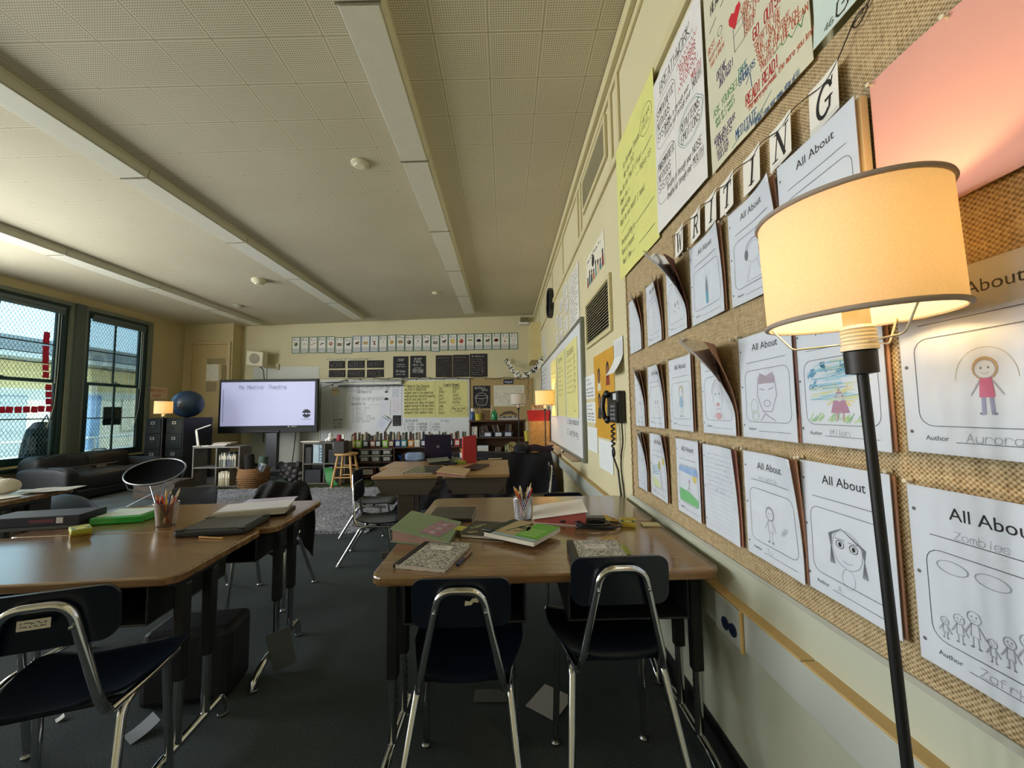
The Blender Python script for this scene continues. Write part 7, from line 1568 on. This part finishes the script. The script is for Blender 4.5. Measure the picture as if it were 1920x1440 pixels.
# pencil cups
PCOL = ['c23a2a', 'd8a02a', '2a2a2e', '3a6a3a', 'c9602a', '2f4a8a', 'd9c9a4', '8a2a4a', 'e0e0da']
def cup(px, py, r0, r1, h, label, m, n, ht, z=TZ, sq=False, solid=False, pencils='pencil in the mesh cup'):
    p = tz(px, py, z); t = thing('pencil_cup', label, 'pencil cup', (p.x, p.y, z + .0005)); b = MB(); N_ = 30
    if solid: b.lathe([(r0 * .9, 0), (r0, .003), (r1, h), (r1 - .002, h), (r0 - .002, .006), (.004, .006)], m, 28)
    else:
        for k in range(N_):
            a = 2 * PI * k / N_
            for s_ in (1, -1): b.tube([((r0 + (r1 - r0) * q) * math.cos(a + s_ * q * .9), (r0 + (r1 - r0) * q) * math.sin(a + s_ * q * .9), h * q) for q in (0, .25, .5, .75, 1)], .0009, m, 4, caps=False)
        b.lathe([(r0, 0), (r0, .004), (.002, .004)], m, 28)
    b.build('cup_wall', t, smooth=60); b = MB(); b.tube([(r1 * math.cos(2 * PI * k / 28), r1 * math.sin(2 * PI * k / 28), h) for k in range(28)], .0025, m, 6, closed=True); b.build('rim', t, smooth=60)
    for k in range(n):
        a = 2.4 * k; q = r0 * .55; tip = (r1 * 1.0 * math.cos(a), r1 * 1.0 * math.sin(a), ht * random.uniform(.82, 1.08)); base = (-q * math.cos(a) * .6, -q * math.sin(a) * .6, .010); c = PCOL[k % len(PCOL)]
        b = MB(); A, B = Vector(base), Vector(tip); rr = random.choice((.0036, .0036, .006)); b.tube([A, A.lerp(B, .88)], rr, mat(c, .45), 8); b.tube([A.lerp(B, .88), A.lerp(B, .96), B], [rr, rr * .55, .001], mat('d2b48a' if rr < .004 else c, .6), 8)
        o = b.build('pencil', smooth=40); o.location = (p.x, p.y, z + .0005); tag(o, pencils, 'pencil', pencils.replace('pencil', 'pencils', 1))
    return t
cup(981, 972, .037, .046, .10, 'silver wire mesh cup of pencils and markers on the desk under the phone', STEEL, 11, .155, pencils='pencil or marker in the silver mesh cup')
t, Q, c = wedge('ring_binder', 'white-topped pink binder lying behind the black charger', 'binder', [(998, 973, .70), (1102, 959, .75), (1086, 933, .75), (1000, 948, .70)], TZ, mat('d9d4cf', .3, var=.03), und_c='a5544c')
s = Sheet(.03, .006, None, 0); s.type(0, 0, .006, 'CALM', INK); o = s.build('spine_text'); o.parent = t; u = Q[1] - Q[0]; v = Q[3] - Q[0]; o.matrix_local = frame(Q[0] + u * .3 + v * .08 + Vector((0, 0, .0006)), u, v)
b = MB(); b.box(-.055, .055, -.027, .027, 0, .032, BLACKP); p = tz(1114, 985); t = thing('power_adapter', 'black laptop charger brick with its looped cable', 'charger', (p.x, p.y + .025, TZ + .0005), -.06); b.build('brick', t, bevel=.006)
b = MB()
for k, (rx, ry, ox) in enumerate(((.085, .034, .0), (.095, .042, .02), (.075, .036, -.015))): b.tube([(ox + rx * math.cos(q), -.066 + ry * math.sin(q), .006 + .0085 * k + .002 * math.sin(2 * q)) for q in [2 * PI * i / 26 for i in range(26)]], .0040, BLACKP, 8, closed=True)
b.build('looped_cable', t, smooth=60)
b = MB(); pts = [(-.18 + .012 * k, .005 + .018 * math.sin(k * 1.5), .006 + .008 * (k % 3) / 3) for k in range(14)]; b.tube(fillet(pts, .006, 3), .0045, BLACKP, 7); b.tube([(-.17 + .012 * k, -.012 + .012 * math.cos(k * 1.1), .014 + .003 * (k % 2)) for k in range(12)], .005, BLACKP, 7); b.build('bundled_cable', t, smooth=60)
def crayon_box(FL, FR, BL, label, z=TZ, h=.018, c='c9a92a', c2='3a5a2a', dmax=.10, wmax=None):
    t, w, d = slabthing('crayon_box', label, 'crayon box', FL, FR, BL, z=z, dmax=dmax, wmax=wmax); rb('carton', 0, w, 0, d, 0, h, mat(c, .6, var=.1), t, .0015)
    s = Sheet(w, d, None, 0); s.rect(w * .06, d * .1, w * .94, d * .5, flat(c2)); s.layer(); s.ell(w * .5, d * .3, w * .3, d * .14, flat('d9c65a')); s.scrib(w * .1, d * .6, w * .8, d * .3, 2, flat('6a5a20'), .0015); o = s.build('label_panel'); o.parent = t; o.location = (0, 0, h + .0002); return t
crayon_box((1136, 986), (1160, 982), (1139, 968), 'yellow crayon box lying open behind the charger', c='c7a03a', c2='8a6a30'); crayon_box((1163, 988), (1192, 990), (1172, 973), 'yellow and green crayon box beside the pad of notes', c='bda536')
t, w, d = slabthing('note_pad', 'pale yellow pad of sticky notes near the wall on the nearest desk', 'note pad', (1206, 988), (1240, 988), (1205, 976), dmax=.05); rb('sheets', 0, w, 0, d, 0, .006, mat('d2c79a', .8), t, .0005)
t, w, d = slabthing('note_pad', 'green sticky pad under the edge of the thick composition book', 'note pad', (1166, 1041), (1184, 1041), (1154, 1016), dmax=.09); rb('sheets', 0, w, 0, d, 0, .004, mat('8f9a3a', .8), t, .0005)
# loose paper in the tray, sheets on the floor
def loose(name, FL, FR, BL, z, label, c='c9c9cc', curl=.0, cat='paper', dmax=None):
    a, w, d, r = quad(FL, FR, BL, z); d = min(d, dmax or d); s = Sheet(w, d, mat(c, .8, var=.03), .0008, lambda x, y: .003 + curl * (x / w) ** 2 + .003 * math.sin(x * 25) * math.sin(y * 19), 8, 8); o = s.build(name); o.location = (a.x, a.y, z); o.rotation_euler = (0, 0, r); return tag(o, label, cat)
loose('paper_sheet', (985, 1325), (1040, 1354), (1030, 1288), .001, 'white sheet of paper on the floor between the two near chairs', 'b9b9bb')
loose('paper_sheet', (887, 1318), (960, 1318), (884, 1295), .001, 'grey sheet on the floor under the lower near chair', '5a5a5a')
o = loose('plastic_scrap', (244, 1398), (300, 1367), (262, 1365), .001, 'crumpled clear plastic scrap on the floor under the left desk', '7c8288', .03)
o = loose('paper_scrap', (105, 1357), (121, 1350), (107, 1349), .001, 'tiny white scrap on the floor by the left front chair', 'c9c9c4', .01)
b = MB(); b.box(-.17, .17, -.10, .10, 0, .30, mat('0f1016', .6, var=.15, bump=.3)); o = b.build('storage_bin', bevel=.03); o.location = (-1.36, 1.80, 0.001); o.rotation_euler = (0, 0, .15); tag(o, 'dark fabric bin on the floor under the left desks', 'storage bin')
o = loose('paper_sheet', (0, 0), (1, 0), (0, 1), .001, 'x') if False else None
s = Sheet(.10, .17, mat('5d6369', .8), .003); o = s.build('poster_board', Matrix.Translation((-1.09, 1.90, .004)) @ Matrix.Rotation(-.25, 4, 'Y') @ Matrix.Rotation(.35, 4, 'Z') @ Matrix.Rotation(PI / 2, 4, 'X')); tag(o, 'grey card leaning against the dark bin under the left desks', 'card')
# ---- far desks
y_l = tz(822, 862).y; p = tz(822, 862); t = thing('laptop', 'open laptop with a dark purple lid standing on the far desks', 'laptop', (p.x, p.y, TZ + .0006), .0)
PL = mat('231b33', .35, .2); rb('base', -.145, .145, .0, .2, 0, .016, BLACKP, t, .004); b = MB(); X = Matrix.Translation((0, -.004, .018)) @ Matrix.Rotation(.12, 4, 'X'); b.box(-.147, .147, -.008, 0, 0, .262, PL, X); l_ = b.build('lid', t, bevel=.004); b = MB(); b.lathe([(.016, 0), (.016, .001), (.01, .0012)], mat('8a8a98', .4, .5), 18, X=X @ Matrix.Translation((0, -.0081, .13)) @ Matrix.Rotation(PI / 2, 4, 'X')); b.build('emblem', l_)
p0 = tz(866, 869); p1 = tz(893, 868); t = thing('red_folder', 'red folder standing upright on the far desks', 'folder', (p0.x, p0.y, TZ + .0006), .0); wv = (p1.x - p0.x); b = MB(); X = Matrix.Rotation(.05, 4, 'X'); RF = mat('a81f26', .5, var=.04); b.add([Vector(v) for v in [(0, .02, 0), (.014, -.01, 0), (wv, .04, 0), (wv, .05, 0), (.014, .004, 0), (-.0, .03, 0)]] + [Vector(v) for v in [(0, .03, .27), (.014, .0, .27), (wv, .05, .285), (wv, .06, .285), (.014, .014, .27), (0, .04, .27)]], [(5, 4, 3, 2, 1, 0), (6, 7, 8, 9, 10, 11)] + [(i, (i + 1) % 6, 6 + (i + 1) % 6, 6 + i) for i in range(6)], RF); b.build('cover', t); b = MB(); b.lathe([(.005, 0), (.005, .002)], mat('d8b0a4', .5), 10, X=Matrix.Translation((.012, -.011, .25)) @ Matrix.Rotation(PI / 2, 4, 'X')); b.build('rivet', t)
p = tz(777, 864); t = thing('pencil_case', 'pale blue padded pencil case on the far desks, left of the purple laptop', 'pencil case', (p.x, p.y, TZ + .001)); pad('pouch', (0, .03, .042), (.205, .09, .082), t, mat('7d93b8', .7, var=.25, scale=14, bump=.3, bscale=30), jit=.004); b = MB(); b.tube([(-.09, -.01, .07), (.09, -.01, .07)], .003, STEEL); b.build('zip', t)
t, w, d = slabthing('laptop', 'closed black laptop with papers on it, before the purple laptop', 'laptop', (803, 872), (856, 872), (800, 862)); rb('body', 0, w, 0, d, 0, .026, BLACKP, t, .004); loose('paper_sheet', (803, 868), (845, 866), (806, 860), TZ + .0275, 'patterned sheet lying on the closed black laptop', '6a6a58', .01)
cup(868.5, 862, .032, .038, .075, 'white pencil cup beside the red folder', mat('cfcabc', .5), 7, .13, solid=True, pencils='pencil in the white cup by the red folder')
crayon_box((855, 871), (874, 870), (856, 864), 'yellow and green boxes of crayons before the white cup', h=.03, c='8f9a2f', c2='2f5a2a')
b = MB(); b.ball((0, 0, .012), .03, BLACKP, 16, 10, (1.2, 1, .6)); o = b.build('computer_mouse', smooth=60); p = tz(897, 864); o.location = (p.x, p.y, TZ + .0065); tag(o, 'black computer mouse right of the red folder', 'mouse')
t, w, d = slabthing('composition_book', 'marbled composition book in a clear sleeve on the far desks', 'notebook', (757, 889), (811, 889), (768, 877)); notebook(t, w, d, .012); b = MB(); b.grid(lambda u, v: (-.02 + (w + .05) * u, -.025 + (d + .04) * v, .0145 + .004 * math.sin(7 * u) ** 2), 8, 8, CLEARPL); b.build('clear_sleeve', t, smooth=60)
t, Q, c = wedge('ring_binder', 'open tan binder lying askew in the middle of the far desks', 'binder', [(817, 884, .715), (873, 891, .70), (886, 881, .70), (832, 873, .715)], TZ, mat('b89e78', .6), und_c='8a5a4c')
t, w, d = slabthing('tablet', 'black tablet lying under the tan binder on the far desks', 'tablet', (862, 882), (893, 883), (850, 871)); rb('case', 0, w, 0, d, 0, .014, mat('1c1618', .5), t, .003)
pen('pencil', 'white pencil at the back edge of the far desks', 'pencil', (916, 862), (941, 861), 'd9cdb0', 'd9cdb0', .006)
# ---- left desks
t, w, d = slabthing('ring_binder', 'thick navy binder with a white spine label at the left edge of the left desks', 'binder', (-40, 1002), (148, 990), (-10, 975), dmax=.16)
rb('cover', 0, w, 0, d, .018, .062, mat('0d1226', .5, var=.05), t, .003); rb('under_folder', 0, w - .01, .004, d, 0, .0165, mat('4a4a50', .5), t, .002); b = MB(); b.box(w * .76, w * .83, -.0012, -.0003, .028, .054, mat('cfcfd6', .5)); b.box(w * .48, w * .74, -.001, -.0003, .034, .048, mat('6a2a40', .5)); b.build('spine_label', t)
t, w, d = slabthing('clipboard_case', 'bright green plastic case with a white sheet on top, on the left desks', 'case', (165, 986), (266, 980), (190, 962), dmax=.2); GR = mat('1f9a3a', .25, coat=.4); rb('tray', 0, w, 0, d, 0, .034, GR, t, .006); s = Sheet(w * .86, d * .8, mat('c9d6d0', .6), .0008); s.scrib(.02, .02, w * .7, d * .6, 5, flat('8aa0a0'), .002); o = s.build('sheet'); o.parent = t; o.location = (w * .05, d * .1, .0345)
crayon_box((131, 1008), (172, 1001), (158, 988), 'lower yellow crayon box of the two stacked before the green case', h=.02, wmax=.075); crayon_box((133, 1004), (173, 997), (160, 984), 'upper crayon box of the two stacked before the green case', z=TZ + .0210, h=.018, c='a3a83a', c2='2f6a34', wmax=.075)
cup(311, 985, .036, .047, .105, 'clear frosted cup of pens and pencils on the left desks', mk_clear('frosted_cup', 'e8dfd4', .35, .10), 10, .16, solid=True, pencils='pen or pencil in the frosted cup')
t, w, d = slabthing('laptop', 'laptop in a thick black rugged case near the right edge of the left desks', 'laptop', (324, 1010), (458, 1003), (386, 975), dmax=.235); rb('case', 0, w, 0, d, 0, .026, mat('19191b', .55, var=.1), t, .008); rb('lid', .02, w - .02, .02, d - .02, .0262, .029, mat('4a4c4e', .3, .4), t, .002); b = MB(); [b.box(x, x + .03, y, y + .03, .0262, .0305, BLACKP) for x in (.0, w - .03) for y in (.0, d - .03)]; b.build('corner_guards', t, bevel=.004)
t, w, d = slabthing('tablet', 'black tablet under the white binder on the left desks', 'tablet', (398, 975), (538, 965), (430, 955), dmax=.16); rb('case', 0, w, 0, d, 0, .012, BLACKP, t, .003)
t, w, d = slabthing('ring_binder', 'white binder lying on the black tablet, spine toward the camera', 'binder', (397, 973), (534, 961), (425, 951), z=TZ + .0135, ref=TZ + .02, dmax=.20); rb('cover', 0, w, 0, d, 0, .030, mat('b9b5ab', .45, var=.03), t, .002); rb('loose_pages', .01, w + .012, .01, d - .01, .0305, .033, mat('d0cfd6', .8), t, 0)
loose('paper_sheet', (445, 950), (545, 943), (460, 938), TZ, 'pale lilac sheet lying behind the white binder', 'b6b0c4')
pen('pencil', 'short orange pencil in front of the rugged laptop', 'pencil', (374, 1009), (418, 1011), 'b8843a', 'b8843a', .0035)
# ---- heap on the desk at the left edge
PLU = mat('cfc9bb', .95, var=.12, bump=.8, bscale=70)
t = thing('soft_toy', 'cream plush toy lying on the desk at the left edge', 'soft toy', (-3.62, 2.72, TZ + .001), .15); b = MB(); b.ball((0, 0, .07), .085, PLU, 20, 14, (2.2, 1.1, .82)); b.ball((.2, -.01, .055), .06, PLU, 16, 10, (1.3, 1, .9)); b.ball((.06, -.07, .05), .045, PLU, 14, 10, (2.2, .8, .9)); b.build('body', t, smooth=70)
b = MB(); b.ball((-.22, 0, .06), .065, PLU, 16, 12); b.ball((-.24, -.05, .03), .035, PLU, 12, 8, (1.4, 1, .8)); b.build('head', t, smooth=70)
b = MB(); b.grid(lambda u, v: (-4.12 + .3 * u, 2.46 + .22 * v, TZ + .004 + .05 * math.sin(PI * v) * math.sin(PI * u) + .012 * math.sin(9 * u + 5 * v) ** 2), 18, 14, mat('4f8a6a', .9, var=.2), thick=(0, 0, -.003)); o = b.build('green_cloth', smooth=60); tag(o, 'crumpled green cloth on the desk at the left edge', 'cloth')
for k, (x, y, r, c, lab) in enumerate(((-3.86, 2.56, .1, 'c2cbe0', 'pale blue sheet lying flat on the desk at the left edge'), (-3.42, 2.62, -.2, 'd2d0c8', 'white sheet beside the plush toy on the left edge desk'), (-3.24, 2.80, .3, '9a9a94', 'grey sheet sticking over the right end of the left edge desk'))):
    s = Sheet(.28, .20, mat(c, .7, var=.03), .0008, lambda x, y: .002 + .004 * math.sin(x * 20) ** 2, 6, 6); o = s.build('paper_sheet'); o.location = (x - .1, y - .09, TZ + .001 + .006 * (k == 2)); o.rotation_euler = (0, 0, r); tag(o, lab, 'paper')
mg = thing('magazine_rack', 'tan upright magazine holders standing under the left edge desk', 'magazine rack', (-3.36, 2.60, 0), .12)
rb('shelf_base', -.13, .13, -.11, .11, .0, .34, mat('2c2824', .7), mg, .004)
for k in range(4): rb('divider', -.12 + .07 * k, -.09 + .07 * k, -.10, .10, .3405, .51, mat('6d6354', .7, var=.08), mg, .003)

# ================================================================ the near lamp
lx, ly = -.045, -.010
lamp((.57 - lx * 1.33, .60 - ly * 1.33, 0), 1.34 + .187, .12, .187, 'tall lit floor lamp with a cream drum shade and black pole before the bulletin board', 5.2, (lx, ly), shade='efe0c4', mixf=.46, cup_r=.0215, pole_r=.0075, seg=72, base_r=.085, rad=.028)
